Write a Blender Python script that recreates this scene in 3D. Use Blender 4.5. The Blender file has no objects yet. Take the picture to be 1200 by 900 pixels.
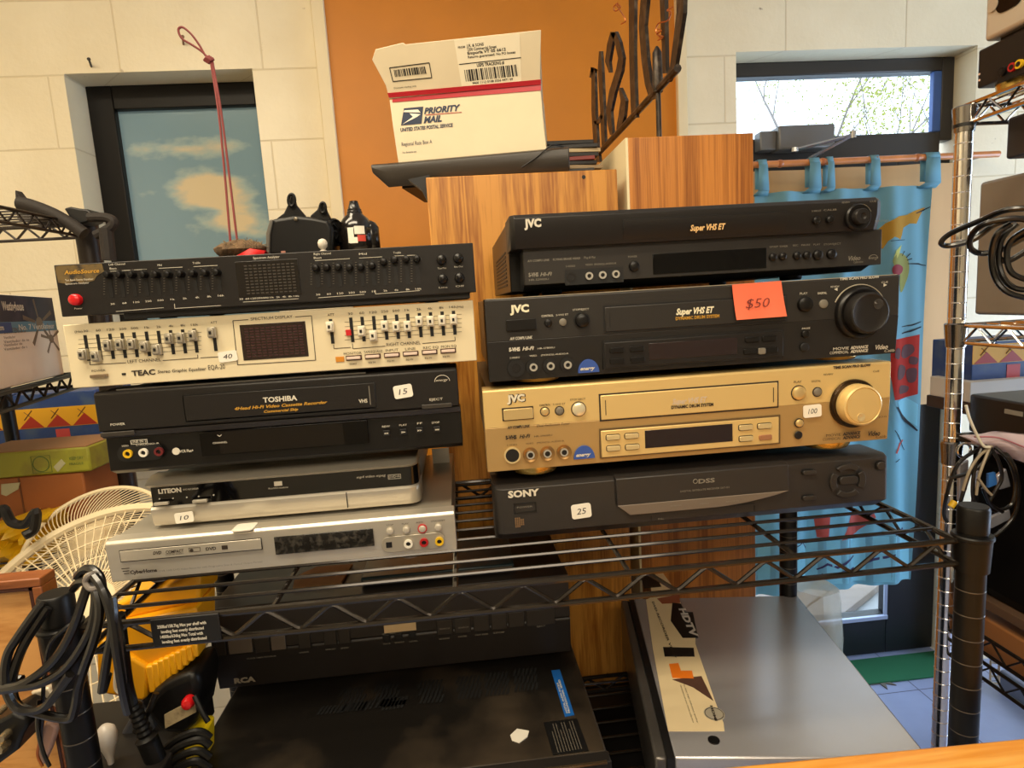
import bpy, bmesh, math, random
from mathutils import Vector, Matrix
random.seed(7)
COL = bpy.context.scene.collection
PI = math.pi
# ------------------------------------------------------------------ camera
YAW, PIT, ROL, FPX = .0798362, .1368552, -.0612861, 701.95
cy, sy, cp, sp = math.cos(YAW), math.sin(YAW), math.cos(PIT), math.sin(PIT)
FW = Vector((sy*cp, cy*cp, -sp)); RT = Vector((cy, -sy, 0)); UP = RT.cross(FW)
R2 = math.cos(ROL)*RT + math.sin(ROL)*UP; U2 = -math.sin(ROL)*RT + math.cos(ROL)*UP
CAM = Vector((0, 0, 1.45))
cd = bpy.data.cameras.new('camera'); cam = bpy.data.objects.new('camera', cd); COL.objects.link(cam)
cd.sensor_fit = 'HORIZONTAL'; cd.sensor_width = 36; cd.lens = FPX*36/1200; cd.clip_start = .02; cd.clip_end = 200
M = Matrix((R2, U2, -FW)).transposed().to_4x4(); M.translation = CAM; cam.matrix_world = M
bpy.context.scene.camera = cam
def ray(px, py): return FW + (px-600)/FPX*R2 - (py-450)/FPX*U2
def atY(px, py, Y): v = ray(px, py); return CAM + v*(Y/v.y)
def atX(px, py, X): v = ray(px, py); return CAM + v*(X/v.x)
def atZ(px, py, Z): v = ray(px, py); return CAM + v*((Z-CAM.z)/v.z)
# ------------------------------------------------------------------ materials
def lin(c):
    return tuple(((x/255)/12.92 if x/255 <= .04045 else ((x/255+.055)/1.055)**2.4) for x in c) + (1,)
MATS = {}
def mat(name, rgb, rough=.5, metal=0, var=0, vscale=20, bump=0, bscale=200, coat=0, emit=0, alpha=1, trans=0, aniso=None, dirt=None, spec=None):
    if name in MATS: return MATS[name]
    m = bpy.data.materials.new(name); m.use_nodes = True; nt = m.node_tree; b = nt.nodes['Principled BSDF']
    b.inputs['Base Color'].default_value = lin(rgb); b.inputs['Roughness'].default_value = rough; b.inputs['Metallic'].default_value = metal
    if coat: b.inputs['Coat Weight'].default_value = coat; b.inputs['Coat Roughness'].default_value = .08
    if spec is not None: b.inputs['Specular IOR Level'].default_value = spec
    if emit: b.inputs['Emission Color'].default_value = lin(rgb); b.inputs['Emission Strength'].default_value = emit
    if trans: b.inputs['Transmission Weight'].default_value = trans
    if alpha < 1: b.inputs['Alpha'].default_value = alpha
    tc = nt.nodes.new('ShaderNodeTexCoord')
    vec = tc.outputs['Object']
    if aniso:
        mp = nt.nodes.new('ShaderNodeMapping'); mp.inputs['Scale'].default_value = aniso; nt.links.new(vec, mp.inputs['Vector']); vec = mp.outputs['Vector']
    if var or dirt:
        n = nt.nodes.new('ShaderNodeTexNoise'); n.inputs['Scale'].default_value = vscale; n.inputs['Detail'].default_value = 5
        nt.links.new(vec, n.inputs['Vector'])
        r = nt.nodes.new('ShaderNodeValToRGB'); c = lin(rgb)
        if dirt:
            r.color_ramp.elements[0].position = .48; r.color_ramp.elements[1].position = .68
            r.color_ramp.elements[0].color = c; r.color_ramp.elements[1].color = lin(dirt)
        else:
            r.color_ramp.elements[0].position = .3; r.color_ramp.elements[1].position = .7
            r.color_ramp.elements[0].color = tuple(x*(1-var) for x in c[:3])+(1,); r.color_ramp.elements[1].color = tuple(min(1, x*(1+var)) for x in c[:3])+(1,)
        nt.links.new(n.outputs['Fac'], r.inputs['Fac']); nt.links.new(r.outputs['Color'], b.inputs['Base Color'])
    if bump:
        n = nt.nodes.new('ShaderNodeTexNoise'); n.inputs['Scale'].default_value = bscale; n.inputs['Detail'].default_value = 3
        nt.links.new(vec, n.inputs['Vector'])
        bp = nt.nodes.new('ShaderNodeBump'); bp.inputs['Strength'].default_value = bump; bp.inputs['Distance'].default_value = .002
        nt.links.new(n.outputs['Fac'], bp.inputs['Height']); nt.links.new(bp.outputs['Normal'], b.inputs['Normal'])
    MATS[name] = m; return m
def thin_glass(name, tint=(245, 250, 252)):
    m = bpy.data.materials.new(name); m.use_nodes = True; nt = m.node_tree; nt.nodes.remove(nt.nodes['Principled BSDF'])
    t_ = nt.nodes.new('ShaderNodeBsdfTransparent'); t_.inputs['Color'].default_value = lin(tint); g = nt.nodes.new('ShaderNodeBsdfGlossy'); g.inputs['Roughness'].default_value = .02
    mx = nt.nodes.new('ShaderNodeMixShader'); mx.inputs[0].default_value = .07; nt.links.new(t_.outputs[0], mx.inputs[1]); nt.links.new(g.outputs[0], mx.inputs[2]); nt.links.new(mx.outputs[0], nt.nodes['Material Output'].inputs['Surface'])
    return m
def wood(name, c1, c2, scale=8, stretch=(1, 1, .06), rough=.42, ringy=6, dark=None):
    if name in MATS: return MATS[name]
    m = bpy.data.materials.new(name); m.use_nodes = True; nt = m.node_tree; b = nt.nodes['Principled BSDF']; b.inputs['Roughness'].default_value = rough
    tc = nt.nodes.new('ShaderNodeTexCoord'); mp = nt.nodes.new('ShaderNodeMapping'); mp.inputs['Scale'].default_value = stretch
    nt.links.new(tc.outputs['Object'], mp.inputs['Vector'])
    n0 = nt.nodes.new('ShaderNodeTexNoise'); n0.inputs['Scale'].default_value = scale; n0.inputs['Detail'].default_value = 2; n0.inputs['Distortion'].default_value = .6
    nt.links.new(mp.outputs['Vector'], n0.inputs['Vector'])
    mu = nt.nodes.new('ShaderNodeMath'); mu.operation = 'MULTIPLY'; mu.inputs[1].default_value = ringy; nt.links.new(n0.outputs['Fac'], mu.inputs[0])
    fr = nt.nodes.new('ShaderNodeMath'); fr.operation = 'PINGPONG'; fr.inputs[1].default_value = .5; nt.links.new(mu.outputs[0], fr.inputs[0])
    n1 = nt.nodes.new('ShaderNodeTexNoise'); n1.inputs['Scale'].default_value = scale*22; n1.inputs['Detail'].default_value = 3
    nt.links.new(mp.outputs['Vector'], n1.inputs['Vector'])
    ad = nt.nodes.new('ShaderNodeMath'); ad.operation = 'ADD'; nt.links.new(fr.outputs[0], ad.inputs[0]); nt.links.new(n1.outputs['Fac'], ad.inputs[1])
    r = nt.nodes.new('ShaderNodeValToRGB'); r.color_ramp.elements[0].position = .42; r.color_ramp.elements[1].position = .95
    r.color_ramp.elements[0].color = lin(c1); r.color_ramp.elements[1].color = lin(c2)
    nt.links.new(ad.outputs[0], r.inputs['Fac']); nt.links.new(r.outputs['Color'], b.inputs['Base Color'])
    bp = nt.nodes.new('ShaderNodeBump'); bp.inputs['Strength'].default_value = .15; bp.inputs['Distance'].default_value = .001
    nt.links.new(ad.outputs[0], bp.inputs['Height']); nt.links.new(bp.outputs['Normal'], b.inputs['Normal'])
    MATS[name] = m; return m
# ------------------------------------------------------------------ frames
class Fr:
    def __init__(s, O, u, v):
        s.O = Vector(O); s.u = Vector(u).normalized(); s.v = Vector(v).normalized(); s.n = s.u.cross(s.v)
    def w(s, a, b, d=0): return s.O + s.u*a + s.v*b + s.n*d
    def uv(s, px, py):
        r = ray(px, py); t = (s.O-CAM).dot(s.n)/r.dot(s.n); p = CAM + r*t - s.O
        return p.dot(s.u), p.dot(s.v)
    def px(s, x, y, n=1):  # size of n pixels there
        a = s.uv(x, y); b = s.uv(x+n, y); return math.hypot(a[0]-b[0], a[1]-b[1])
    def vrect(s, x, yt, yb, wpx):
        u, _ = s.uv(x, (yt+yb)/2); k = s.px(x, yt)*wpx/2; return u-k, u+k, s.uv(x, yb)[1], s.uv(x, yt)[1]
    def rect(s, tl, br):
        a = s.uv(*tl); b = s.uv(*br); return min(a[0], b[0]), max(a[0], b[0]), min(a[1], b[1]), max(a[1], b[1])
def FY(Y): return Fr((0, Y, 0), (1, 0, 0), (0, 0, 1))
W = FY(0)
# ------------------------------------------------------------------ mesh builder
_txt = {}
def text_mesh(s, bold, shear):
    k = (s, bold, shear)
    if k not in _txt:
        c = bpy.data.curves.new('t', 'FONT'); c.body = s; c.size = 1; c.offset = bold; c.shear = shear; c.resolution_u = 2; c.fill_mode = 'FRONT' if hasattr(c, 'fill_mode') else c.fill_mode
        o = bpy.data.objects.new('t', c); COL.objects.link(o)
        dg = bpy.context.evaluated_depsgraph_get(); me = o.evaluated_get(dg).to_mesh()
        vs = [v.co.copy() for v in me.vertices]; fs = [tuple(p.vertices) for p in me.polygons]
        o.evaluated_get(dg).to_mesh_clear(); bpy.data.objects.remove(o); bpy.data.curves.remove(c)
        x0 = min(v.x for v in vs); x1 = max(v.x for v in vs); _txt[k] = (vs, fs, x0, x1)
    return _txt[k]
class MB:
    def __init__(s): s.v = []; s.f = []; s.m = []; s.mats = []; s.cur = 0
    def mat(s, m):
        if m not in s.mats: s.mats.append(m)
        s.cur = s.mats.index(m); return s
    def add(s, vs, fs):
        o = len(s.v); s.v += [Vector(x) for x in vs]; s.f += [tuple(i+o for i in f) for f in fs]; s.m += [s.cur]*len(fs); return s
    def box(s, F, u0, u1, v0, v1, d0, d1):
        P = [F.w(a, b, c) for a in (u0, u1) for b in (v0, v1) for c in (d0, d1)]
        return s.add(P, [(0, 1, 3, 2), (4, 6, 7, 5), (0, 4, 5, 1), (2, 3, 7, 6), (0, 2, 6, 4), (1, 5, 7, 3)])
    def wbox(s, x0, x1, y0, y1, z0, z1): return s.box(W, x0, x1, z0, z1, -y1, -y0)
    def prism(s, F, poly, d0, d1):
        n = len(poly)
        if sum(poly[i][0]*poly[(i+1) % n][1]-poly[(i+1) % n][0]*poly[i][1] for i in range(n)) < 0: poly = poly[::-1]
        P = [F.w(a, b, d0) for a, b in poly]+[F.w(a, b, d1) for a, b in poly]
        return s.add(P, [tuple(range(n))[::-1], tuple(range(n, 2*n))]+[(i, (i+1) % n, (i+1) % n+n, i+n) for i in range(n)])
    def prof(s, F, pr, u0, u1, c0=0, c1=0):   # profile [(v,d)] extruded along u
        n = len(pr); P = [F.w(u0, b, d) for b, d in pr]+[F.w(u1, b, d) for b, d in pr]
        return s.add(P, [tuple(range(n)), tuple(range(n, 2*n))[::-1]]+[(i, i+n, (i+1) % n+n, (i+1) % n) for i in range(n)])
    def rrect(s, F, u0, u1, v0, v1, r, d0, d1, seg=4):
        r = min(r, (u1-u0)/2, (v1-v0)/2); poly = []
        for cx_, cy_, a in ((u1-r, v1-r, 0), (u0+r, v1-r, 1), (u0+r, v0+r, 2), (u1-r, v0+r, 3)):
            for k in range(seg+1): t = (a+k/seg)*PI/2; poly.append((cx_+r*math.cos(t), cy_+r*math.sin(t)))
        return s.prism(F, poly, d0, d1)
    def lathe(s, F, c, pr, seg=24, cap=True):  # profile [(r,d)] around F.n through c
        P = []
        for r, d in pr:
            for k in range(seg): t = 2*PI*k/seg; P.append(F.w(c[0]+r*math.cos(t), c[1]+r*math.sin(t), d))
        fs = []
        for i in range(len(pr)-1):
            for k in range(seg): a = i*seg+k; b = i*seg+(k+1) % seg; fs.append((a, b, b+seg, a+seg))
        if cap: fs += [tuple(range(seg))[::-1], tuple(range((len(pr)-1)*seg, len(pr)*seg))]
        return s.add(P, fs)
    def cyl(s, F, c, r, d0, d1, seg=20, r2=None): return s.lathe(F, c, [(r, d0), (r if r2 is None else r2, d1)], seg)
    def knob(s, F, c, r, d0, d1, seg=20):
        h = d1-d0; return s.lathe(F, c, [(r, d0), (r, d0+h*.6), (r*.92, d0+h*.85), (r*.7, d1), (r*.3, d1+h*.06)], seg)
    def ring(s, F, c, r0, r1, d0, d1, seg=20):
        return s.lathe(F, c, [(r0, d0), (r1, d0), (r1, d1), (r0, d1), (r0, d0)], seg, cap=False)
    def tube(s, pts, r, seg=8, closed=False, cap=True):
        pts = [Vector(p) for p in pts]; n = len(pts); P = []; up = None
        for i, p in enumerate(pts):
            if closed: t = pts[(i+1) % n]-pts[i-1]
            else: t = pts[min(i+1, n-1)]-pts[max(i-1, 0)]
            t = t.normalized() if t.length > 1e-9 else Vector((0, 0, 1))
            if up is None: up = Vector((0, 0, 1)) if abs(t.z) < .9 else Vector((1, 0, 0))
            a = t.cross(up).normalized(); up = a.cross(t).normalized()
            rr = r[i] if isinstance(r, (list, tuple)) else r
            for k in range(seg): th = 2*PI*k/seg; P.append(p+a*math.cos(th)*rr+up*math.sin(th)*rr)
        fs = []
        for i in range(n if closed else n-1):
            for k in range(seg): j = (i+1) % n; fs.append((i*seg+k, i*seg+(k+1) % seg, j*seg+(k+1) % seg, j*seg+k))
        if not closed and cap: fs += [tuple(range(seg))[::-1], tuple(range((n-1)*seg, n*seg))]
        return s.add(P, fs)
    def text(s, F, u, v, w, h, st, bold=0.0, shear=0.0, d=.0005, flip=False):
        vs, fs, x0, x1 = text_mesh(st, bold, shear); k = w/(x1-x0) if w else h/.72
        hh = h/.72
        return s.add([F.w(u+(p.x-x0)*k, v+p.y*hh, d) for p in vs], fs)
    def ptext(s, F, a, b, h, st, bold=0.0, shear=0.0, d=.0005):   # a,b: baseline start and end in photo pixels, h cap height in pixels
        A = F.uv(*a); B = F.uv(*b); return s.text(F, A[0], (A[1]+B[1])/2, B[0]-A[0], F.px(a[0], a[1])*h, st, bold, shear, d)
    def build(s, name, m=None, parent=None, bevel=0, smooth=35, seg=2, sub=0):
        me = bpy.data.meshes.new(name)
        vs = s.v
        if parent is not None:
            inv = root_of(parent).inverted(); vs = [inv @ p for p in vs]; o = bpy.data.objects.new(name, me)
        else:
            x0 = [min(p[i] for p in vs) for i in range(3)]; x1 = [max(p[i] for p in vs) for i in range(3)]
            c = Vector(((x0[0]+x1[0])/2, (x0[1]+x1[1])/2, x0[2])); vs = [p-c for p in vs]; o = bpy.data.objects.new(name, me); o.location = c
        me.from_pydata([tuple(p) for p in vs], [], s.f)
        if s.mats:
            for mm in s.mats: me.materials.append(mm)
            me.polygons.foreach_set('material_index', s.m)
        else: me.materials.append(m)
        bm = bmesh.new(); bm.from_mesh(me); bmesh.ops.recalc_face_normals(bm, faces=bm.faces) if not getattr(s, 'keep', False) else None; bm.to_mesh(me); bm.free()
        me.update(); me.shade_smooth(); me.set_sharp_from_angle(angle=math.radians(smooth))
        COL.objects.link(o)
        if parent is not None: o.parent = parent
        if bevel:
            b = o.modifiers.new('Bevel', 'BEVEL'); b.width = bevel; b.segments = seg; b.limit_method = 'ANGLE'; b.angle_limit = math.radians(40); b.harden_normals = False
        if sub:
            b = o.modifiers.new('Subdivision', 'SUBSURF'); b.levels = sub; b.render_levels = sub
        return o
def root_of(o):
    while o.parent is not None: o = o.parent
    return Matrix.LocRotScale(o.location, o.rotation_euler, None)
def tag(o, label, cat, group=None, kind=None):
    if label: o['label'] = label
    if cat: o['category'] = cat
    if group: o['group'] = group
    if kind: o['kind'] = kind
    return o
def thing(name, loc, label, cat, group=None):
    o = bpy.data.objects.new(name, None); o.location = loc; o.empty_display_size = .02; COL.objects.link(o); return tag(o, label, cat, group)
def struct(mb, name, m=None, parent=None, **k):
    o = mb.build(name, m, parent, **k)
    if parent is None: o['kind'] = 'structure'
    return o
def part(mb, name, m, parent, label=None, **k):
    o = mb.build(name, m, parent, **k)
    if label: o['label'] = label
    return o
def smooth_pts(pts, closed=False, k=6):
    pts = [Vector(p) for p in pts]; n = len(pts); out = []
    for i in range(n if closed else n-1):
        if closed: a, b, c, d = pts[i-1], pts[i], pts[(i+1) % n], pts[(i+2) % n]
        else: a, b, c, d = pts[max(i-1, 0)], pts[i], pts[i+1], pts[min(i+2, n-1)]
        for j in range(k):
            t = j/k; out.append(.5*((2*b)+(c-a)*t+(2*a-5*b+4*c-d)*t*t+(3*b-a-3*c+d)*t**3))
    if not closed: out.append(pts[-1])
    return out
# materials
BLK = mat('black plastic', (30, 27, 25), .4, spec=.33, bump=.08, bscale=900)
BLK2 = mat('black satin plastic', (17, 15, 14), .32, spec=.35)
BLKD = mat('deep black', (9, 8, 8), .5)
GLS = mat('dark display glass', (7, 6, 6), .15, spec=.25)
GLSR = mat('smoked red display glass', (30, 12, 12), .1, coat=.5)
WHT = mat('white print', (215, 208, 190), .6)
GRY = mat('grey print', (130, 124, 112), .6)
DRK = mat('dark print', (48, 38, 28), .6)
GLD = mat('gold print', (212, 160, 60), .45, metal=.3)
STK = mat('white sticker paper', (240, 234, 218), .6)
PEN = mat('ballpoint ink', (60, 55, 60), .6)
CRM = mat('champagne faceplate', (228, 214, 178), .42, metal=.12, bump=.03, bscale=600, aniso=(.05, 1, 1))
SLV = mat('brushed silver', (200, 192, 176), .3, metal=.5, var=.04, vscale=120, aniso=(.03, 1, 1))
SLVD = mat('silver painted metal', (178, 170, 154), .36, metal=.5)
GOLD = mat('gold faceplate', (226, 194, 128), .34, metal=.35, bump=.02, bscale=500, aniso=(.05, 1, 1))
GOLDD = mat('gold lower faceplate', (186, 154, 100), .36, metal=.4, bump=.02, bscale=500)
CHR = mat('chrome', (225, 222, 218), .12, metal=1)
JW = mat('white jack', (230, 225, 210), .4); JY = mat('yellow jack', (222, 178, 30), .4); JR = mat('red jack', (170, 28, 30), .4)
# ================================================================== ROOM
def block_mat():
    m = bpy.data.materials.new('painted block wall'); m.use_nodes = True; nt = m.node_tree; b = nt.nodes['Principled BSDF']; b.inputs['Roughness'].default_value = .55
    tc = nt.nodes.new('ShaderNodeTexCoord'); g = nt.nodes.new('ShaderNodeNewGeometry'); sx = nt.nodes.new('ShaderNodeSeparateXYZ'); nt.links.new(g.outputs['Position'], sx.inputs[0])
    cx_ = nt.nodes.new('ShaderNodeCombineXYZ'); ad = nt.nodes.new('ShaderNodeMath'); ad.operation = 'ADD'
    nt.links.new(sx.outputs['X'], ad.inputs[0]); nt.links.new(sx.outputs['Y'], ad.inputs[1]); nt.links.new(ad.outputs[0], cx_.inputs[0])
    az = nt.nodes.new('ShaderNodeMath'); az.operation = 'ADD'; az.inputs[1].default_value = -JOINT; nt.links.new(sx.outputs['Z'], az.inputs[0]); nt.links.new(az.outputs[0], cx_.inputs[1])
    br = nt.nodes.new('ShaderNodeTexBrick'); br.inputs['Scale'].default_value = 1; br.inputs['Brick Width'].default_value = .406; br.inputs['Row Height'].default_value = .203
    br.inputs['Mortar Size'].default_value = .0035; br.inputs['Mortar Smooth'].default_value = .6; nt.links.new(cx_.outputs[0], br.inputs['Vector'])
    n = nt.nodes.new('ShaderNodeTexNoise'); n.inputs['Scale'].default_value = 60; n.inputs['Detail'].default_value = 6; nt.links.new(tc.outputs['Object'], n.inputs['Vector'])
    n2 = nt.nodes.new('ShaderNodeTexNoise'); n2.inputs['Scale'].default_value = 3; n2.inputs['Detail'].default_value = 4; nt.links.new(tc.outputs['Object'], n2.inputs['Vector'])
    r = nt.nodes.new('ShaderNodeValToRGB'); r.color_ramp.elements[0].color = lin((226, 212, 180)); r.color_ramp.elements[1].color = lin((238, 226, 196)); r.color_ramp.elements[0].position = .35; r.color_ramp.elements[1].position = .65
    nt.links.new(n2.outputs['Fac'], r.inputs['Fac'])
    # scuffs
    n3 = nt.nodes.new('ShaderNodeTexNoise'); n3.inputs['Scale'].default_value = 14; n3.inputs['Detail'].default_value = 8; nt.links.new(tc.outputs['Object'], n3.inputs['Vector'])
    r3 = nt.nodes.new('ShaderNodeValToRGB'); r3.color_ramp.elements[0].position = .72; r3.color_ramp.elements[1].position = .76; nt.links.new(n3.outputs['Fac'], r3.inputs['Fac'])
    mx = nt.nodes.new('ShaderNodeMixRGB'); mx.inputs['Color2'].default_value = lin((120, 96, 66)); nt.links.new(r3.outputs['Color'], mx.inputs['Fac']); nt.links.new(r.outputs['Color'], mx.inputs['Color1'])
    mj = nt.nodes.new('ShaderNodeMixRGB'); mj.inputs['Color2'].default_value = lin((214, 198, 164)); nt.links.new(br.outputs['Fac'], mj.inputs['Fac']); nt.links.new(mx.outputs['Color'], mj.inputs['Color1'])
    nt.links.new(mj.outputs['Color'], b.inputs['Base Color'])
    h = nt.nodes.new('ShaderNodeMath'); h.operation = 'MULTIPLY_ADD'; h.inputs[1].default_value = -1.3; nt.links.new(br.outputs['Fac'], h.inputs[0]); nt.links.new(n.outputs['Fac'], h.inputs[2])
    bp = nt.nodes.new('ShaderNodeBump'); bp.inputs['Strength'].default_value = .4; bp.inputs['Distance'].default_value = .003; nt.links.new(h.outputs[0], bp.inputs['Height']); nt.links.new(bp.outputs['Normal'], b.inputs['Normal'])
    return m
WY = 1.95
JOINT = atY(20, 90, WY).z
BLOCK = block_mat()
FRM = mat('black window frame', (13, 9, 6), .45, spec=.25)
DGR = mat('dark grey aluminium frame', (58, 54, 50), .4, metal=.3)
TRIM = mat('cream painted trim', (226, 208, 168), .5, var=.04, vscale=6)
ORG = mat('orange wall paint', (196, 118, 2), .5, var=.07, vscale=5, bump=.1, bscale=120)
WIN = (atY(75, 90, WY).x, atY(301, 130, WY).x, 1.36, atY(200, 83, WY).z)   # left window opening
DO = (atY(863, 120, WY).x, atY(1143, 120, WY).x, 0, atY(1000, 57, WY).z)   # door opening
XL, XR, ZC, YB = -1.9, 2.9, 2.75, -1.7
w = MB()
T = .17
for x0, x1, z0, z1 in ((XL-.2, WIN[0], 0, ZC), (WIN[0], WIN[1], 0, WIN[2]), (WIN[0], WIN[1], WIN[3], ZC), (WIN[1], DO[0], 0, ZC), (DO[0], DO[1], DO[3], ZC), (DO[1], XR+.2, 0, ZC)):
    w.wbox(x0, x1, WY, WY+T, z0, z1)
struct(w, 'wall_back', BLOCK)
struct(MB().wbox(XL-.15, XL, YB, WY, 0, ZC), 'wall_left', BLOCK)
struct(MB().wbox(XR, XR+.15, YB, .1, 0, ZC).wbox(XR, XR+.15, .1, 1.75, 0, .25).wbox(XR, XR+.15, .1, 1.75, 2.2, ZC).wbox(XR, XR+.15, 1.75, WY, 0, ZC), 'wall_right', BLOCK)
w3 = struct(MB().wbox(XR+.05, XR+.09, .1, .15, .25, 2.2).wbox(XR+.05, XR+.09, 1.7, 1.75, .25, 2.2).wbox(XR+.05, XR+.09, .15, 1.7, .25, .3).wbox(XR+.05, XR+.09, .15, 1.7, 2.15, 2.2), 'added_window', FRM)  # unseen window, added to let bluish daylight onto the floor
struct(MB().wbox(XR+.066, XR+.072, .15, 1.7, .3, 2.15), 'window_pane', thin_glass('added window glass'), parent=w3)
struct(MB().wbox(XL, XR, YB-.15, YB, 0, ZC), 'wall_front', mat('plain wall', (190, 175, 145), .7))
struct(MB().wbox(XL, XR, YB, WY+T, ZC, ZC+.1), 'ceiling', mat('ceiling white', (215, 208, 195), .8))
# floor: painted grey blue boards with leaf stain
def floor_mat():
    m = mat('worn blue grey floor paint', (140, 150, 182), .34, var=.1, vscale=5, bump=.15, bscale=60)
    nt = m.node_tree; b = nt.nodes['Principled BSDF']; src = b.inputs['Base Color'].links[0].from_socket
    g = nt.nodes.new('ShaderNodeNewGeometry'); br = nt.nodes.new('ShaderNodeTexBrick'); br.inputs['Scale'].default_value = 1; br.inputs['Brick Width'].default_value = .305; br.inputs['Row Height'].default_value = .305; br.offset = 0
    br.inputs['Mortar Size'].default_value = .002; nt.links.new(g.outputs['Position'], br.inputs['Vector'])
    mx = nt.nodes.new('ShaderNodeMixRGB'); mx.inputs['Color2'].default_value = lin((84, 86, 104)); nt.links.new(br.outputs['Fac'], mx.inputs['Fac']); nt.links.new(src, mx.inputs['Color1']); nt.links.new(mx.outputs['Color'], b.inputs['Base Color'])
    return m
struct(MB().wbox(XL, XR, YB, WY+T, -.08, 0), 'floor', floor_mat())
# orange painted board and its trims
ox0, ox1 = atY(389, 90, WY).x, atY(790, 90, WY).x
struct(MB().wbox(ox0, ox1, WY-.012, WY-.001, 0, ZC-.005), 'wall_center', ORG)
struct(MB().wbox(atY(374, 90, WY).x, ox0, WY-.03, WY-.001, 0, ZC-.005), 'trim_1', TRIM, bevel=.003)
struct(MB().wbox(ox1, ox1+.032, WY-.03, WY-.001, 0, ZC-.005), 'trim_2', TRIM, bevel=.003)
# left window
def sky_film():
    m = bpy.data.materials.new('cloudy sky film'); m.use_nodes = True; nt = m.node_tree; N = nt.nodes.new; L = nt.links.new; b = nt.nodes['Principled BSDF']; b.inputs['Roughness'].default_value = .12
    g = N('ShaderNodeNewGeometry'); n = N('ShaderNodeTexNoise'); n.inputs['Scale'].default_value = 9; n.inputs['Detail'].default_value = 8; mp = N('ShaderNodeMapping'); mp.inputs['Scale'].default_value = (.7, 1, 1.5); L(g.outputs['Position'], mp.inputs[0]); L(mp.outputs[0], n.inputs['Vector'])
    def blob(px, py, rx, rz):
        c = atY(px, py, WY+.12); v = N('ShaderNodeVectorMath'); v.operation = 'SUBTRACT'; v.inputs[1].default_value = c; L(g.outputs['Position'], v.inputs[0])
        w_ = N('ShaderNodeVectorMath'); w_.operation = 'MULTIPLY'; w_.inputs[1].default_value = (1/rx, 0, 1/rz); L(v.outputs[0], w_.inputs[0]); l = N('ShaderNodeVectorMath'); l.operation = 'LENGTH'; L(w_.outputs[0], l.inputs[0])
        o = N('ShaderNodeMath'); o.operation = 'SUBTRACT'; o.inputs[0].default_value = 1; L(l.outputs['Value'], o.inputs[1]); return o
    a1 = blob(246, 228, .20, .085); a2 = blob(262, 260, .17, .06); a3 = blob(215, 175, .22, .035); h3 = N('ShaderNodeMath'); h3.operation = 'MULTIPLY_ADD'; h3.inputs[1].default_value = .55; h3.inputs[2].default_value = -.1; L(a3.outputs[0], h3.inputs[0])
    x1 = N('ShaderNodeMath'); x1.operation = 'MAXIMUM'; L(a1.outputs[0], x1.inputs[0]); L(a2.outputs[0], x1.inputs[1]); x2 = N('ShaderNodeMath'); x2.operation = 'MAXIMUM'; L(x1.outputs[0], x2.inputs[0]); L(h3.outputs[0], x2.inputs[1])
    k = N('ShaderNodeMath'); k.operation = 'MULTIPLY_ADD'; k.inputs[1].default_value = 2.2; L(n.outputs['Fac'], k.inputs[0]); sh = N('ShaderNodeMath'); sh.operation = 'ADD'; sh.inputs[1].default_value = -1.1; L(x2.outputs[0], sh.inputs[0]); L(sh.outputs[0], k.inputs[2])
    r = N('ShaderNodeValToRGB'); e = r.color_ramp.elements; e[0].position = .05; e[0].color = lin((116, 142, 152)); e[1].position = .62; e[1].color = lin((202, 184, 148)); e.new(.28).color = lin((150, 166, 162))
    L(k.outputs[0], r.inputs['Fac']); L(r.outputs['Color'], b.inputs['Base Color']); L(r.outputs['Color'], b.inputs['Emission Color']); b.inputs['Emission Strength'].default_value = .08
    return m
fy = WY+.10
f1 = MB(); X0, X1, Z0, Z1 = WIN; fw = .075
for a in ((X0, X0+fw, Z0, Z1), (X1-.03, X1, Z0, Z1), (X0+fw, X1-.03, Z1-.07, Z1), (X0+fw, X1-.03, Z0, Z0+.05)): f1.wbox(a[0], a[1], fy, fy+.05, a[2], a[3])
wf = struct(f1, 'window_1', FRM, bevel=.003)
struct(MB().wbox(X0+fw, X1-.03, fy+.022, fy+.028, Z0+.05, Z1-.07), 'window_pane', sky_film(), parent=wf)
# door with transom, right
dy = WY+.09
CAMG = thin_glass('clear glass')
X0, X1, Z0, Z1 = DO
zt = atY(1000, 158, dy).z            # underside of transom glass
ztop = atY(1000, 86, dy).z           # top of transom glass
t = MB()
t.wbox(X0, X0+.03, dy, dy+.05, zt-.03, Z1); t.wbox(X1-.045, X1, dy, dy+.05, zt-.03, Z1); t.wbox(X0+.03, X1-.045, dy, dy+.05, ztop, Z1); t.wbox(X0+.03, X1-.045, dy, dy+.05, zt-.085, zt-.0)
win2 = struct(t, 'window_2', DGR, bevel=.004)
struct(MB().wbox(X0+.03, X1-.045, dy+.022, dy+.028, zt, ztop), 'window_pane', CAMG, parent=win2)
BLJ = mat('blue painted jamb', (62, 98, 168), .45)
struct(MB().wbox(X1-.075, X1-.045, dy-.0, dy+.02, zt, ztop), 'trim_3', BLJ, bevel=.003)
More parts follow.
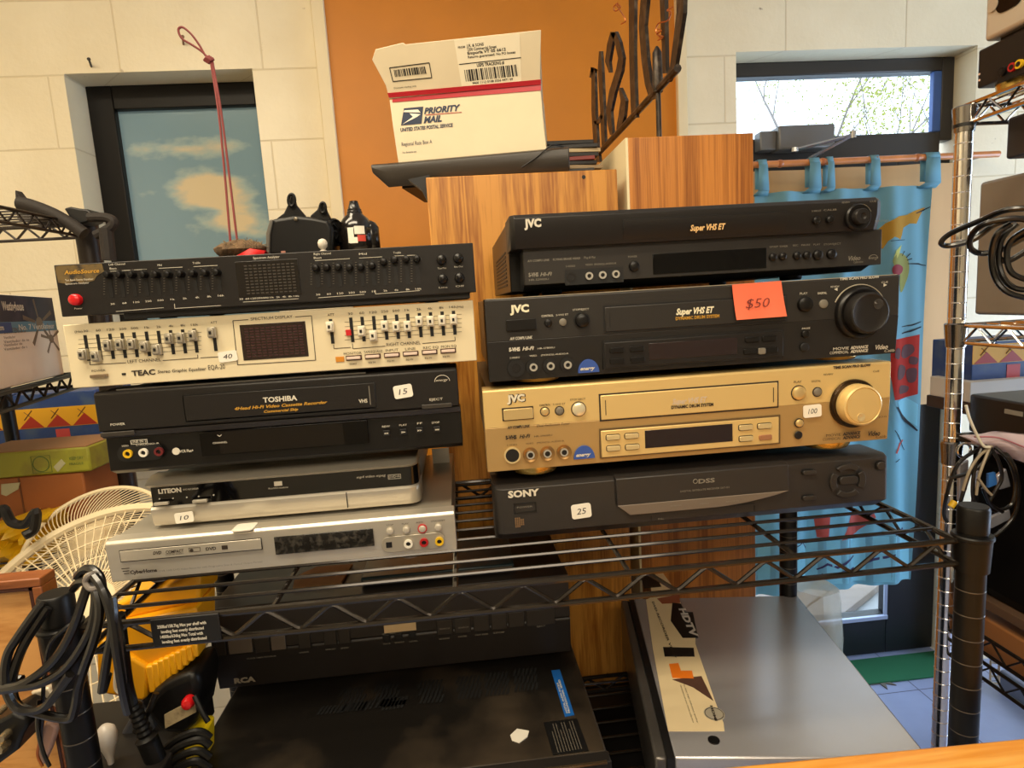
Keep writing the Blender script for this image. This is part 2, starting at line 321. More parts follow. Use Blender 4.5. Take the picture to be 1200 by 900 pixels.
# door leaf
dz = zt-.09
DRM = mat('black painted door', (22, 22, 28), .4)
dl = MB(); kx0, kx1 = X0, X1
kp = atY(1030, 717, dy+.02).z        # top of the kick panel
for a in ((X0+.005, X0+.09, .01, dz), (X1-.2, X1-.005, .01, dz), (X0+.09, X1-.2, dz-.12, dz), (X0+.09, X1-.2, .01, kp)): dl.wbox(a[0], a[1], dy, dy+.045, a[2], a[3])
door = struct(dl, 'door_1', DRM, bevel=.003)
struct(MB().wbox(X0+.09, X1-.2, dy+.02, dy+.026, kp, dz-.12), 'door_pane', CAMG, parent=door)
SILL = mat('pale sill and reflex', (170, 180, 205), .35, metal=.4)
struct(MB().wbox(X0+.09, X1-.2, dy-.012, dy+.0, kp-.014, kp+.002).wbox(X1-.2-.012, X1-.2, dy-.008, dy, kp, dz-.12), 'door_sill_reflex', SILL, parent=door, bevel=.001)  # sill, plus an upright strip standing in for a white reflection
# outside ground, ramp, tree
struct(MB().wbox(-4, 14, WY+T, 22, -.12, -.04), 'ground_outside', mat('pale concrete', (168, 172, 178), .8, var=.1, vscale=3))
rp = thing('wooden_ramp', atY(1010, 700, 2.5)*0+Vector((1.8, 2.5, -.04)), 'weathered wooden boards lying on the ground outside the glass door', 'boards')
mb = MB(); RF = Fr((1.7, 2.42, -.035), (.85, .55, 0), (-.55, .85, 0))
for k in range(3): part(MB().box(RF, -.3, 1.0, k*.14, k*.14+.13, .0, .035), 'board', mat('grey weathered wood', (142, 130, 122), .8, var=.2, vscale=12, aniso=(.2, 1, 1)), rp, bevel=.003)
pb = MB().wbox(2.2, 2.9, 3.0, 3.5, -.04, .42)
tag(pb.build('storage_tub', mat('teal plastic', (60, 150, 150), .5), bevel=.02), 'teal plastic tub standing outside beyond the glass door', 'tub')
TX0 = atY(1005, 110, 7).x
tr = thing('tree', (TX0, 7, -.04), 'yellow-green leafy tree seen through the transom window', 'tree')
mb = MB(); bark = mat('grey bark', (120, 110, 104), .8); rnd = random.Random(3); tips = []
def branch(p, d, L, r, lev):
    pts = [p]; q = p.copy(); dd = d.copy()
    for i in range(4):
        dd = (dd+Vector((rnd.uniform(-.2, .2), rnd.uniform(-.2, .2), rnd.uniform(-.05, .2)))).normalized(); q = q+dd*L/4; pts.append(q.copy())
    mb.tube(pts, [r*(1-i*.18) for i in range(5)], 5)
    if lev == 0: tips.extend(pts[1:]); return
    for i in range(4):
        a = rnd.uniform(0, 2*PI); branch(pts[1+i % 4], (dd+Vector((math.cos(a), math.sin(a), .2))*.9).normalized(), L*.62, r*.5, lev-1)
branch(Vector((TX0, 7, -.04)), Vector((0, 0, 1)), 3.4, .04, 3)
part(mb, 'trunk', bark, tr)
lf = MB(); lf.keep = True
for p in tips:
    for k in range(26):
        c = p+Vector([rnd.gauss(0, .2) for _ in range(3)]); a = Vector([rnd.gauss(0, 1) for _ in range(3)]).normalized()*.022; b_ = a.cross(Vector([rnd.gauss(0, 1) for _ in range(3)])).normalized()*.012
        lf.add([c-a, c-b_, c+a, c+b_], [(0, 1, 2, 3)])
part(lf, 'foliage', mat('yellow green leaves', (150, 152, 60), .6), tr)
# door closer
dc = thing('door_closer', atY(935, 170, 1.97), 'grey door closer with folded steel arm above the curtained door', 'door closer')
F = FY(dy-.002); a = F.rect((902, 153), (966, 178)); CLG = mat('grey closer housing', (112, 110, 108), .4, metal=.3)
part(MB().box(F, a[0], a[1], a[2], a[3], .001, .06), 'housing', CLG, dc, bevel=.006)
b0 = F.uv(890, 168); part(MB().box(F, b0[0]-.02, a[0], a[2]+.004, a[3]-.012, .001, .045), 'end_cap', CLG, dc, bevel=.004)
pv = Vector((atY(930, 178, 1.97).x, 1.965, a[2])); STEEL = mat('polished steel arm', (190, 190, 192), .25, metal=.9)
p1 = atY(1000, 158, 1.9); p2 = atY(948, 186, 1.96)
part(MB().tube([pv+Vector((0, -.0, -.006)), p1], .006, 6).tube([p1, p2], .006, 6).tube([p1+Vector((0, 0, -.01)), p1+Vector((0, 0, .012))], .009, 10).tube([pv+Vector((0, 0, -.012)), pv+Vector((0, 0, .001))], .012, 10), 'arm', STEEL, dc)
# rod
rodY = 1.88
ra, rb = atY(876, 192, rodY), atY(1170, 182, rodY)
rod = thing('curtain_rod', (ra+rb)/2, 'jointed bamboo curtain rod across the top of the door', 'curtain rod')
ra.z = rb.z = (ra.z+rb.z)/2
RODM = mat('varnished bamboo', (196, 122, 62), .35, var=.2, vscale=20, coat=.3)
pts = [ra+(rb-ra)*i/24 for i in range(25)]
part(MB().tube(pts, .0105, 12), 'pole', RODM, rod)
nb = MB()
for i in (3, 7, 12, 16, 21):
    c = pts[i]; nb.tube([c-Vector((.008, 0, 0)), c-Vector((.002, 0, 0)), c+Vector((.002, 0, 0)), c+Vector((.008, 0, 0))], [.0105, .0125, .0125, .0105], 12)
part(nb, 'bamboo_node', mat('bamboo node', (168, 96, 46), .4), rod)
for c in (pts[1], pts[23]): part(MB().tube([c+Vector((0, .012, 0)), Vector((c.x, WY+ (.0 if c is pts[23] else .09), c.z))], .004, 8), 'bracket', STEEL, rod)
# curtain
CUY = 1.885
def wave(x, z, off=0): return CUY+.012*math.sin(x*34)+.006*math.sin(x*71+z*3)+off
zrod = ra.z
ztc = atY(980, 222, CUY).z; zbc = atY(1000, 688, CUY).z
cxl = atY(886, 300, CUY).x; cxr_t = atY(1094, 220, CUY).x; cxr_b = atY(1071, 640, CUY).x
cur = thing('curtain', (1.2, CUY, zbc), 'light blue tab-top curtain printed with an underwater picture, hanging over the door', 'curtain')
def cmat(name, rgb, tr_=.45):
    m = bpy.data.materials.new(name); m.use_nodes = True; nt = m.node_tree; b = nt.nodes['Principled BSDF']; b.inputs['Base Color'].default_value = lin(rgb); b.inputs['Roughness'].default_value = .85
    t_ = nt.nodes.new('ShaderNodeBsdfTranslucent'); t_.inputs['Color'].default_value = lin(rgb); mx = nt.nodes.new('ShaderNodeMixShader'); mx.inputs[0].default_value = tr_
    nt.links.new(b.outputs[0], mx.inputs[1]); nt.links.new(t_.outputs[0], mx.inputs[2]); nt.links.new(mx.outputs[0], nt.nodes['Material Output'].inputs['Surface']); return m
CUR = cmat('blue cotton cloth', (132, 182, 198))
g = MB(); nx, nz = 70, 40; P = []
for j in range(nz+1):
    tz = j/nz; z = zbc+(ztc-zbc)*tz; xr = cxr_b+(cxr_t-cxr_b)*tz
    for i in range(nx+1):
        x = cxl+(xr-cxl)*i/nx; P.append(Vector((x, wave(x, z), z)))
def sheet(P, nx, nz, th=.0012):
    g = MB(); n = len(P); fs = []
    Q = P+[p+Vector((0, th, 0)) for p in P]
    for j in range(nz):
        for i in range(nx):
            a = j*(nx+1)+i; fs.append((a, a+1, a+nx+2, a+nx+1)); fs.append((n+a, n+a+nx+1, n+a+nx+2, n+a+1))
    for i in range(nx): a = i; fs.append((a, a+n, a+n+1, a+1)); a = nz*(nx+1)+i; fs.append((a, a+1, a+1+n, a+n))
    for j in range(nz): a = j*(nx+1); b_ = a+nx+1; fs.append((a, b_, b_+n, a+n)); a += nx; b_ = a+nx+1; fs.append((a, a+n, b_+n, b_))
    g.add(Q, fs); return g
part(sheet(P, nx, nz), 'cloth_panel', CUR, cur)
for xa in ((886, 896), (945, 957), (966, 973), (1016, 1026), (1080, 1096)):
    s_ = MB(); X_a = atY(xa[0], 205, CUY).x; X_b = atY(xa[1], 205, CUY).x
    zz = [ztc-.008, ztc+.004, zrod-.004, zrod+.0125, zrod+.0125, zrod-.004, ztc+.012]
    yy = [wave((X_a+X_b)/2, ztc)-.004, rodY-.0155, rodY-.0145, rodY-.008, rodY+.01, rodY+.0135, rodY+.012]
    fl = [.012, .004, 0, 0, 0, 0, 0]
    for k in range(6):
        A = [(X_a-fl[k], yy[k], zz[k]), (X_b+fl[k], yy[k], zz[k]), (X_b+fl[k+1], yy[k+1], zz[k+1]), (X_a-fl[k+1], yy[k+1], zz[k+1])]
        s_.add([Vector(p) for p in A], [(0, 1, 2, 3)])
    o = part(s_, 'tab', CUR, cur); so = o.modifiers.new('Solid', 'SOLIDIFY'); so.thickness = .0012
def cprint(name, polys, m, off=-.0014, rnd_=False):
    """flat print following the folds of the cloth"""
    bm = bmesh.new()
    for poly in polys:
        if rnd_: poly = [(q.x, q.y) for q in smooth_pts([(p[0], p[1], 0) for p in poly], True, 4)]
        vs = [bm.verts.new(atY(p[0], p[1], CUY)) for p in poly]; bm.faces.new(vs)
    bmesh.ops.triangulate(bm, faces=bm.faces)
    for _ in range(4):
        ed = [e for e in bm.edges if e.calc_length() > .018]
        if not ed: break
        bmesh.ops.subdivide_edges(bm, edges=ed, cuts=1, use_grid_fill=True); bmesh.ops.triangulate(bm, faces=bm.faces)
    q = MB(); q.keep = True; bm.verts.index_update(); q.add([Vector((v.co.x, wave(v.co.x, v.co.z)+off, v.co.z)) for v in bm.verts], [[v.index for v in f.verts] for f in bm.faces]); bm.free()
    return part(q, name, m, cur)
def line_poly(pts, wpx):
    L = []; R_ = []
    for i, p in enumerate(pts):
        a = pts[max(i-1, 0)]; b_ = pts[min(i+1, len(pts)-1)]; dx, dy_ = b_[0]-a[0], b_[1]-a[1]; l = math.hypot(dx, dy_); w_ = wpx/2*(1 if 0 < i < len(pts)-1 else .5)
        L.append((p[0]-dy_/l*w_, p[1]+dx/l*w_)); R_.append((p[0]+dy_/l*w_, p[1]-dx/l*w_))
    return [[L[i], L[i+1], R_[i+1], R_[i]] for i in range(len(pts)-1)]
YEL = cmat('ochre print', (206, 150, 50)); REDC = cmat('red print', (196, 44, 24)); BLC = cmat('black print on cloth', (28, 26, 30), .15); OLV = cmat('olive print', (168, 164, 92)); PNK = cmat('salmon print', (206, 92, 80)); LBL = cmat('pale cyan print', (150, 214, 230)); PUR = cmat('dark violet print', (60, 52, 92), .2)
cprint('fin_print', [[(1036, 262), (1050, 254), (1062, 252), (1072, 247), (1088, 242), (1076, 252), (1075, 262), (1066, 262), (1058, 267), (1056, 275), (1053, 281), (1044, 278), (1038, 283), (1034, 292), (1028, 284), (1028, 272)]], YEL)
cprint('line_print', line_poly([(1074, 250), (1085, 246), (1092, 242)], 1.6)+line_poly([(1040, 283), (1060, 281)], 1.2)+line_poly([(1064, 309), (1078, 309), (1088, 311)], 1.8)+line_poly([(1056, 383), (1070, 381), (1082, 377)], 1.5)+line_poly([(1056, 391), (1068, 388), (1082, 383)], 2.2)
       + line_poly([(1056, 300), (1060, 294)], 2)+line_poly([(1062, 302), (1067, 297)], 2)+line_poly([(1063, 305), (1069, 303)], 2)+line_poly([(1047, 476), (1060, 490), (1076, 505)], 4)+line_poly([(1044, 503), (1055, 517), (1062, 528)], 1.6)+line_poly([(1045, 540), (1052, 537)], 2), BLC, -.0022)
cprint('creature_print', [[(1042, 306), (1046, 299), (1056, 297), (1064, 303), (1066, 314), (1064, 326), (1058, 340), (1053, 342), (1051, 330), (1053, 320), (1045, 314)]], OLV, rnd_=True)
cprint('horn_print', [[(1043, 302), (1046, 294), (1055, 287), (1051, 297), (1047, 303)]], cmat('pale yellow print', (222, 214, 120)), -.0016)
cprint('mouth_print', [[(1042, 313), (1048, 310), (1057, 313), (1056, 319), (1048, 323), (1042, 321)]], mat('dark red cloth print', (120, 24, 30), .8), -.0018, True)
for _p in ([(1060, 405), (1070, 404), (1072, 412), (1062, 420), (1055, 416)], [(1050, 428), (1062, 430), (1060, 442), (1048, 444)], [(1064, 434), (1075, 432), (1074, 446), (1066, 448)], [(1046, 408), (1053, 410), (1050, 420), (1044, 418)], [(1068, 418), (1077, 420), (1075, 427), (1067, 426)], [(1052, 452), (1066, 453), (1064, 460), (1051, 461)]): cprint('dark_spot_print', [_p], mat('dark maroon print', (70, 20, 16), .8), -.0024, True)
cprint('reef_print', [[(1040, 398), (1060, 396), (1080, 392), (1078, 430), (1077, 462), (1060, 467), (1044, 468), (1040, 440)]], REDC)
cprint('wave_print', [[(1048, 470), (1064, 466), (1077, 474), (1076, 500), (1064, 492), (1052, 480)]], LBL)
cprint('wave_print', [[(890, 640), (1068, 625), (1068, 680), (890, 686)]], LBL)
cprint('salmon_print', line_poly([(1046, 530), (1052, 520), (1060, 516)], 4), PNK, -.0018)
cprint('salmon_print', [[(955, 606), (972, 604), (970, 628), (958, 630)]], PNK, -.0018)
cprint('salmon_print', [[(996, 604), (1022, 598), (1026, 606), (1006, 626), (984, 632)]], PNK, -.0018)
cprint('violet_print', line_poly([(958, 668), (968, 660), (980, 664), (992, 656), (1004, 652)], 3)+line_poly([(962, 672), (975, 674), (988, 668), (1010, 666)], 3)+line_poly([(1010, 664), (1022, 655), (1036, 652), (1046, 648)], 3)+line_poly([(930, 640), (942, 636), (948, 646)], 2)+line_poly([(1046, 626), (1060, 620), (1064, 630)], 2), PUR, -.0022)
# tan paper sheet behind the curtain
TY = 1.965; x0, x1 = atY(872, 210, TY).x, atY(1130, 210, TY).x; P = []
zt0, zb0 = atY(1000, 196, TY).z, atY(1100, 472, TY).z
for j in range(13):
    z = zb0+(zt0-zb0)*j/12
    for i in range(41):
        x = x0+(x1-x0)*i/40; P.append(Vector((x, TY+.006*math.sin(x*22+1), z)))
tag(sheet(P, 40, 12).build('paper_sheet', mat('brown kraft paper', (206, 164, 112), .75, var=.08, vscale=8, aniso=(1, 1, .2))), 'tan paper sheet taped behind the blue curtain on the door', 'paper sheet')
# green mat
tag(MB().wbox(1.25, 1.78, 1.88, 2.02, .0005, .008).build('door_mat', mat('green turf', (20, 92, 58), .9, bump=.6, bscale=400), bevel=.002), 'thin green mat on the floor in front of the door', 'mat')
# dried leaf on the floor
lc = atZ(1033, 799, 0)
lp = [(0, .045), (.012, .02), (.045, .018), (.02, .0), (.035, -.03), (.005, -.015), (-.01, -.045), (-.015, -.012), (-.05, -.012), (-.025, .008), (-.035, .03), (-.01, .02)]
tag(MB().prism(Fr((lc.x, lc.y, .001), (1, 0, 0), (0, 1, 0)), lp, 0, .003).build('dried_leaf', mat('dry leaf', (96, 92, 84), .7)), 'dry grey-brown leaf lying alone on the blue floor', 'leaf')

for (px_, py_), nm_, m_ in (((107, 78), 'wall_nail', DGR), ((215, 52), 'wall_nail', mat('rusty nail', (120, 84, 60), .6))):
    p = atY(px_, py_, WY); tag(MB().tube([p, p+Vector((.012, -.03, .008))], .003, 8).tube([p+Vector((.012, -.03, .008)), p+Vector((.0125, -.032, .0085))], .005, 8).build(nm_, m_), 'dark nail in the wall above the window corner' if px_ < 200 else 'rusty nail in the wall behind the cord loop', 'nail')
# ================================================================== DEVICES
def sticker(F, px, py, wpx, hpx, st, parent, rot=0, d=.0012, name='price_sticker'):
    u, v = F.uv(px, py); k = F.px(px, py); w_, h_ = wpx*k/2, hpx*k/2
    c, s_ = math.cos(rot), math.sin(rot); G = Fr(F.w(u, v, d), F.u*c+F.v*s_, -F.u*s_+F.v*c)
    o = part(MB().rrect(G, -w_, w_, -h_, h_, h_*.35, -.0007, .0003), name, STK, parent, 'white handwritten price sticker' if st else 'small white sticker')
    if st: part(MB().text(G, -w_*.5, -h_*.4, w_*1.0, h_*.85, st, 0, .2, .0005), 'handwriting', PEN, o)
    return o
def feet(F, r, h, v, us, ds, m, parent, name='foot'):
    B = Fr(F.w(0, v, 0), F.u, -F.n)     # n points up
    for u in us:
        for d in ds: part(MB().cyl(B, (u, d), r, -h, .002, 24, r*.94) if False else MB().lathe(B, (u, d), [(r*.9, -h), (r, -h*.6), (r, .001)], 24), name, m, parent)
def jack(F, c, r, parent, ringm, hole=BLKD, plate=None):
    if plate: part(MB().lathe(F, c, [(r*1.6, .0), (r*1.6, .0006), (r*1.0, .0008)], 24), 'socket_dish', plate, parent)
    o = part(MB().ring(F, c, r*.55, r, 0, .003, 20), 'socket', ringm, parent)
    part(MB().cyl(F, c, r*.54, -.0005, .0012, 16), 'socket_hole', hole, o)
    return o
def button(F, px, py, wpx, hpx, m, parent, h=.0025, name='button', rr=.45, bev=.0004):
    u, v = F.uv(px, py); k = F.px(px, py); return part(MB().rrect(F, u-wpx*k/2, u+wpx*k/2, v-hpx*k/2, v+hpx*k/2, hpx*k*rr/1.0*.5, -.0005, h), name, m, parent, bevel=bev)
def rbutton(F, px, py, rpx, m, parent, h=.003, name='button'):
    u, v = F.uv(px, py); return part(MB().knob(F, (u, v), rpx*F.px(px, py), -.0005, h), name, m, parent)
def outline(mb, F, u0, u1, v0, v1, t, d=.0005):
    for a in ((u0, u1, v0, v0+t), (u0, u1, v1-t, v1), (u0, u0+t, v0, v1), (u1-t, u1, v0, v1)): mb.box(F, a[0], a[1], a[2], a[3], -.0003, d)
    return mb
def door_slot(F, tl, br, parent, m, name='cassette_door', gap=BLKD, label=None, rise=.0012):
    a = F.rect(tl, br); part(MB().box(F, a[0]-.0012, a[1]+.0012, a[2]-.0012, a[3]+.0012, -.001, .0003), 'door_gap', gap, parent)
    return part(MB().box(F, a[0], a[1], a[2], a[3], -.001, rise), name, m, parent, label, bevel=.0006), a
YR = .60
# ---------------- left stack: black equalizer (top)
def corners(F, TL, TR, BL, BR):
    a, b, c, d = F.uv(*TL), F.uv(*TR), F.uv(*BL), F.uv(*BR)
    return (a[0]+c[0])/2, (b[0]+d[0])/2, (c[1]+d[1])/2, (a[1]+b[1])/2
F = FY(.59); u0, u1, v0, v1 = corners(F, (64, 310), (555, 285), (71, 371), (557, 343))
EQ = thing('graphic_equalizer', F.w((u0+u1)/2, v0-.012, 0), 'black graphic equalizer with red power button and scraped corner, top of the left stack', 'equalizer')
part(MB().box(F, u0, u1, v0, v1, -.004, 0), 'front_panel', BLK, EQ, bevel=.0008)
vq = FY(.6).uv(320, 365.5)[1]+.0014
part(MB().box(F, u0+.004, u1-.004, v0+.0005, v1-.002, -.17, -.004), 'body', BLK2, EQ, bevel=.001)
part(MB().box(F, F.uv(141, 372)[0], u1-.006, vq, v0+.001, -.165, -.006), 'lower_chassis', BLKD, EQ, bevel=.001)
feet(F, .008, .0012, vq, (u0+.08, u1-.05), (.03, .15), BLKD, EQ)
t = MB().mat(WHT)
a = F.rect((66, 314), (121, 335))
sc = MB(); rnd = random.Random(2)
base = [(u0+.001, v1-.001), (u0+.042, v1-.001), (u0+.043, v1-.008), (u0+.036, v1-.012), (u0+.033, v1-.016), (u0+.022, v1-.0175), (u0+.016, v1-.015), (u0+.010, v1-.0175), (u0+.002, v1-.016)]
part(MB().prism(F, base, -.0002, .0004), 'scraped_patch', mat('scraped gold brown patch', (104, 84, 44), .7, dirt=(34, 30, 26), vscale=110), EQ, 'scraped gold-brown corner patch')
gt = MB().ptext(F, (76, 322), (117, 319), 5, 'AudioSource', .02, .2, .0007)
part(gt, 'gold_lettering', GLD, EQ)
t.ptext(F, (77, 330), (110, 327.5), 2.4, 'Ten Band Stereo Equalizer', 0); t.ptext(F, (77, 334), (105, 332), 2.4, 'Spectrum Analyzer', 0)
t.ptext(F, (88, 363), (97, 362), 2.5, 'Power'); t.ptext(F, (128, 311.5), (147, 310), 2.5, 'Left Channel'); t.ptext(F, (129, 316), (137, 315.5), 2.5, 'Bass'); t.ptext(F, (185, 312), (190, 311.7), 2.5, 'Mid'); t.ptext(F, (226, 309.5), (235, 309), 2.5, 'Treble')
t.ptext(F, (297, 304), (328, 302), 3, 'Spectrum Analyzer'); t.ptext(F, (368, 299), (388, 298), 2.5, 'Right Channel'); t.ptext(F, (368, 303.5), (377, 303), 2.5, 'Bass'); t.ptext(F, (421, 299), (430, 298.5), 2.5, 'Mid'); t.ptext(F, (461, 297.5), (470, 297), 2.5, 'Treble')
def pl(mb, F, A, B, wpx=.5, d=.0004):
    a = F.uv(*A); b = F.uv(*B); k = F.px(*A)*wpx; dx, dy_ = b[0]-a[0], b[1]-a[1]; l = math.hypot(dx, dy_); nx_, ny_ = -dy_/l*k/2, dx/l*k/2
    mb.prism(F, [(a[0]+nx_, a[1]+ny_), (a[0]-nx_, a[1]-ny_), (b[0]-nx_, b[1]-ny_), (b[0]+nx_, b[1]+ny_)], -.0003, d)
for A, B in (((129, 318), (172, 315.5)), ((186, 314.5), (214, 313)), ((227, 312.5), (255, 311)), ((136, 365), (192, 360.5)), ((205, 361.5), (259, 358)), ((205, 361.5), (204.6, 356)), ((285, 354), (350, 350)), ((369, 305.5), (410, 303)), ((421, 302.5), (448, 301)), ((462, 300), (488, 299)), ((373, 349), (427, 345)), ((440, 344.5), (492, 340.5)), ((440, 344.5), (439.7, 340))): pl(t, F, A, B)
def freqs(xs, ys, names, h):
    for x, y, s_ in zip(xs, ys, names): t.ptext(F, (x-1.2*len(s_), y), (x+1.2*len(s_), y-.15), h, s_)
LX = [127.5, 141.3, 155.3, 169.3, 183.5, 197.7, 212, 226.5, 240.6, 254.4]; LK = [321.2, 321, 321, 321, 320.8, 320.6, 320.2, 319.6, 319, 318.2]
RX = [374.3, 382.5+.0, 395.8, 409, 421.8, 435.3, 448.8, 462, 475, 487.3]; RX = [370, 382.7, 396, 409.3, 422.3, 435.5, 448.9, 461.7, 475.2, 487.6]
RK = [313.3, 312.5, 312, 312.8, 312, 310.5, 306, 303.7, 302.8, 302.5]
nm = ['30', '60', '120', '250', '500', '1k', '2k', '4k', '8k', '16k']
tk = MB()
for grp, K, ytop, ybot, yf in ((LX, LK, 0, 0, 0), (RX, RK, 0, 0, 0)):
    for i, (x, ky) in enumerate(zip(grp, K)):
        yt = (317.5-.0508*(x-130)*1.0) if grp is LX else (306-.03*(x-370)); hh = 31 if grp is LX else 30.5
        sx_ = x+2; a = F.vrect(sx_, yt, yt+hh, 4.4)
        part(MB().box(F, a[0], a[1], a[2], a[3], -.0005, .0004), 'slider_track', BLKD, EQ)
        u, v = F.uv(x+.8, ky+1); part(MB().lathe(F, (u, v), [(.0035, -.0004), (.0035, .005), (.0028, .0075), (.0012, .008)], 14), 'slider_knob', BLK2, EQ)
        for j in range(9):
            yy = yt+3+j*3.0; pl(tk, F, (x-6.2, yy+.1), (x-4.2, yy), .6)
        if grp is LX: t.ptext(F, (x+5-1.2*len(nm[i]), 357.5-.078*(x-127)), (x+5+1.2*len(nm[i]), 357-.078*(x-127)), 2.2, nm[i])
        else: t.ptext(F, (x+3-1.2*len(nm[i]), 346.5-.058*(x-370)), (x+3+1.2*len(nm[i]), 346-.058*(x-370)), 2.2, nm[i])
part(tk, 'scale_ticks', mat('dim scale print', (96, 90, 80), .6), EQ)
u, v = F.uv(90.3, 351.3); pb_ = part(MB().knob(F, (u, v), .0053, -.0004, .006), 'power_button', mat('glossy red button', (205, 28, 32), .2), EQ, 'round red button')
a = F.rect((275, 307), (353.5, 345)); d_ = part(MB().box(F, a[0], a[1], a[2], a[3], -.001, .0006), 'spectrum_display', mat('smoked display', (20, 17, 16), .2), EQ, bevel=.0004)
q = MB()
for i in range(11):
    for j in range(10):
        uu = a[0]+.008+i*(a[1]-a[0]-.014)/10.2; vv = a[2]+.003+j*(a[3]-a[2]-.007)/9.3; q.box(F, uu, uu+.0028, vv, vv+.0011, .0004, .0009)
part(q, 'display_segments', mat('dim grey segments', (58, 52, 44), .5), d_)
for i, s_ in enumerate(['30', '60', '120', '250', '500', '1k', '2k', '4k', '8k', '16k']): x = 283+i*7.2; t.ptext(F, (x-1.1*len(s_), 351.5-.055*(x-283)), (x+1.1*len(s_), 351.3-.055*(x-283)), 2, s_)
for (x, y), (s1) in (((517.5, 304.5), 'Tape Mon'), ((537, 302.7), 'Rec Out'), ((519, 327), 'Line'), ((538.5, 325.5), 'Off')):
    u, v = F.uv(x, y); part(MB().lathe(F, (u, v), [(.0048, -.0004), (.0048, .003), (.004, .006), (.002, .0075), (.0006, .0078)], 20), 'push_knob', BLK2, EQ)
    t.ptext(F, (x-4.5, y+11), (x+5.5, y+10.4), 2, s1)
part(t, 'lettering', WHT, EQ)
# ---------------- champagne equalizer
F = FY(.6); u0, u1, v0, v1 = corners(F, (75, 381.5), (555, 351), (84, 457), (558, 421))
TE = thing('graphic_equalizer', F.w((u0+u1)/2, v0-.006, 0), 'champagne-silver graphic equalizer with white tick lines, second in the left stack, priced 40', 'equalizer')
part(MB().box(F, u0, u1, v0, v1, -.005, 0), 'front_panel', CRM, TE, bevel=.0008)
part(MB().box(F, u0+.006, u1-.006, v0+.001, v1-.001, -.2, -.005), 'body', BLK, TE, bevel=.001)
feet(F, .008, .007, v0+.001, (u0+.06, u1-.06), (.04, .16), BLKD, TE)
t = MB()
TX = [101, 115.6, 130, 144.2, 158, 172.5, 186.5, 200.8, 214.8, 228.3]; TK = [415, 417, 404.3, 403.3, 402.8, 405.8, 409.2, 396.5, 395.8, 393]
TR_ = [410.8, 424, 437.5, 450.8, 464.3, 477.3, 491, 504, 517.5, 530.8]; TRK = [None, 387.8, 393, 381.8, 382.5, 382, 376.3, 376.3, 375.5, 374.3]
KN = mat('silver slider cap', (176, 168, 150), .35, metal=.5); KNW = mat('cream slider cap', (226, 218, 196), .4)
def tslot(x, yt, yb, ky, km):
    a = F.vrect(x+2, yt, yb, 3.9); part(MB().box(F, a[0], a[1], a[2], a[3], -.0005, .0004), 'slider_track', BLKD, TE)
    if ky is None: return
    u, v = F.uv(x+1, ky); o = part(MB().box(F, u-.0036, u+.0036, v-.0052, v+.0052, .001, .006).box(F, u-.0028, u+.0028, v-.004, v+.004, .006, .009), 'slider_cap', km, TE, bevel=.0007)
    part(MB().box(F, u-.0011, u+.0011, v-.0015, v+.0015, .008, .0095), 'cap_mark', BLKD, o)
for x, ky in zip(TX, TK): tslot(x-1, 392.5-.058*(x-101), 423-.077*(x-101), ky, KN)
for x, ky in zip(TR_, TRK): tslot(x-.5, 372-.066*(x-411), 401-.073*(x-411), ky, KNW)
tslot(249.5, 383, 411.5, 389.5, KN); tslot(386.8, 373.8, 402.8, 382.7, KNW)
u, v = F.uv(410.5, 389.5); part(MB().box(F, u-.0036, u+.0012, v-.0028, v+.0028, 0, .004), 'slider_stub', mat('red slider stub', (200, 30, 34), .4), TE, 'red stub of a slider whose cap is missing')
for j in range(5):
    pl(t, F, (92, 398+j*5.2), (236, 389.3+j*5), .35, .0003); pl(t, F, (404, 377.6+j*5.2), (541, 368.2+j*5.1), .35, .0003)
for k in range(10):
    x = TX[k]; y = 389.2-.058*(x-101); t.ptext(F, (x-1.4*len(nm[k]), y), (x+1.4*len(nm[k]), y-.2), 2.8, nm[k])
    x = TR_[k]; y = 369-.066*(x-411); t.ptext(F, (x-1.4*len(nm[k]), y), (x+1.4*len(nm[k]), y-.2), 2.8, nm[k])
t.ptext(F, (88, 390), (97, 389.5), 2.8, '(Hz)'); t.ptext(F, (247, 379.5), (255, 379), 3, 'ATT'); t.ptext(F, (384, 370.5), (392, 370), 3, 'ATT'); t.ptext(F, (535, 361), (543, 360.5), 2.6, '(Hz)')
t.ptext(F, (150, 425.5), (189, 423), 4, 'LEFT CHANNEL'); t.ptext(F, (453, 406), (493, 403), 4, 'RIGHT CHANNEL')
for A, B in (((105.5, 423.5), (105.7, 427.5)), ((105.7, 427.5), (148, 425)), ((191, 422.4), (232, 419.5)), ((232, 419.5), (231.7, 415.5)), ((235, 419.3), (256, 418)), ((413, 402.5), (413.5, 408.6)), ((413.5, 408.6), (451.5, 405.6)), ((495, 402.5), (533.5, 399.2)), ((533.5, 399.2), (533, 394.5)), ((391, 404), (391.3, 408.5)), ((391.3, 408.5), (411, 407))): pl(t, F, A, B, .7)
t.ptext(F, (155, 440.5), (182.5, 438.4), 6.4, 'TEAC', .04); t.ptext(F, (185, 438), (242, 433.2), 4, 'Stereo Graphic Equalizer', .01, .2); t.ptext(F, (244.5, 433.4), (264, 432), 6, 'EQA-20', .0); t.ptext(F, (108, 436), (124, 434.8), 2.6, 'POWER')
for x, y, s_ in ((403, 416, 'MONITOR'), (426.5, 414, 'TAPE/EQUALIZ'), (452, 412.3, 'INPUT'), (475, 410.8, 'LINE'), (496, 409.2, 'REC EQ'), (517, 407.8, 'MON EQ')): t.ptext(F, (x, y), (x+3*len(s_) if len(s_) < 8 else x+22, y-1.3), 3, s_)
t.ptext(F, (294, 375.7), (343, 372.4), 3.6, 'SPECTRUM DISPLAY')
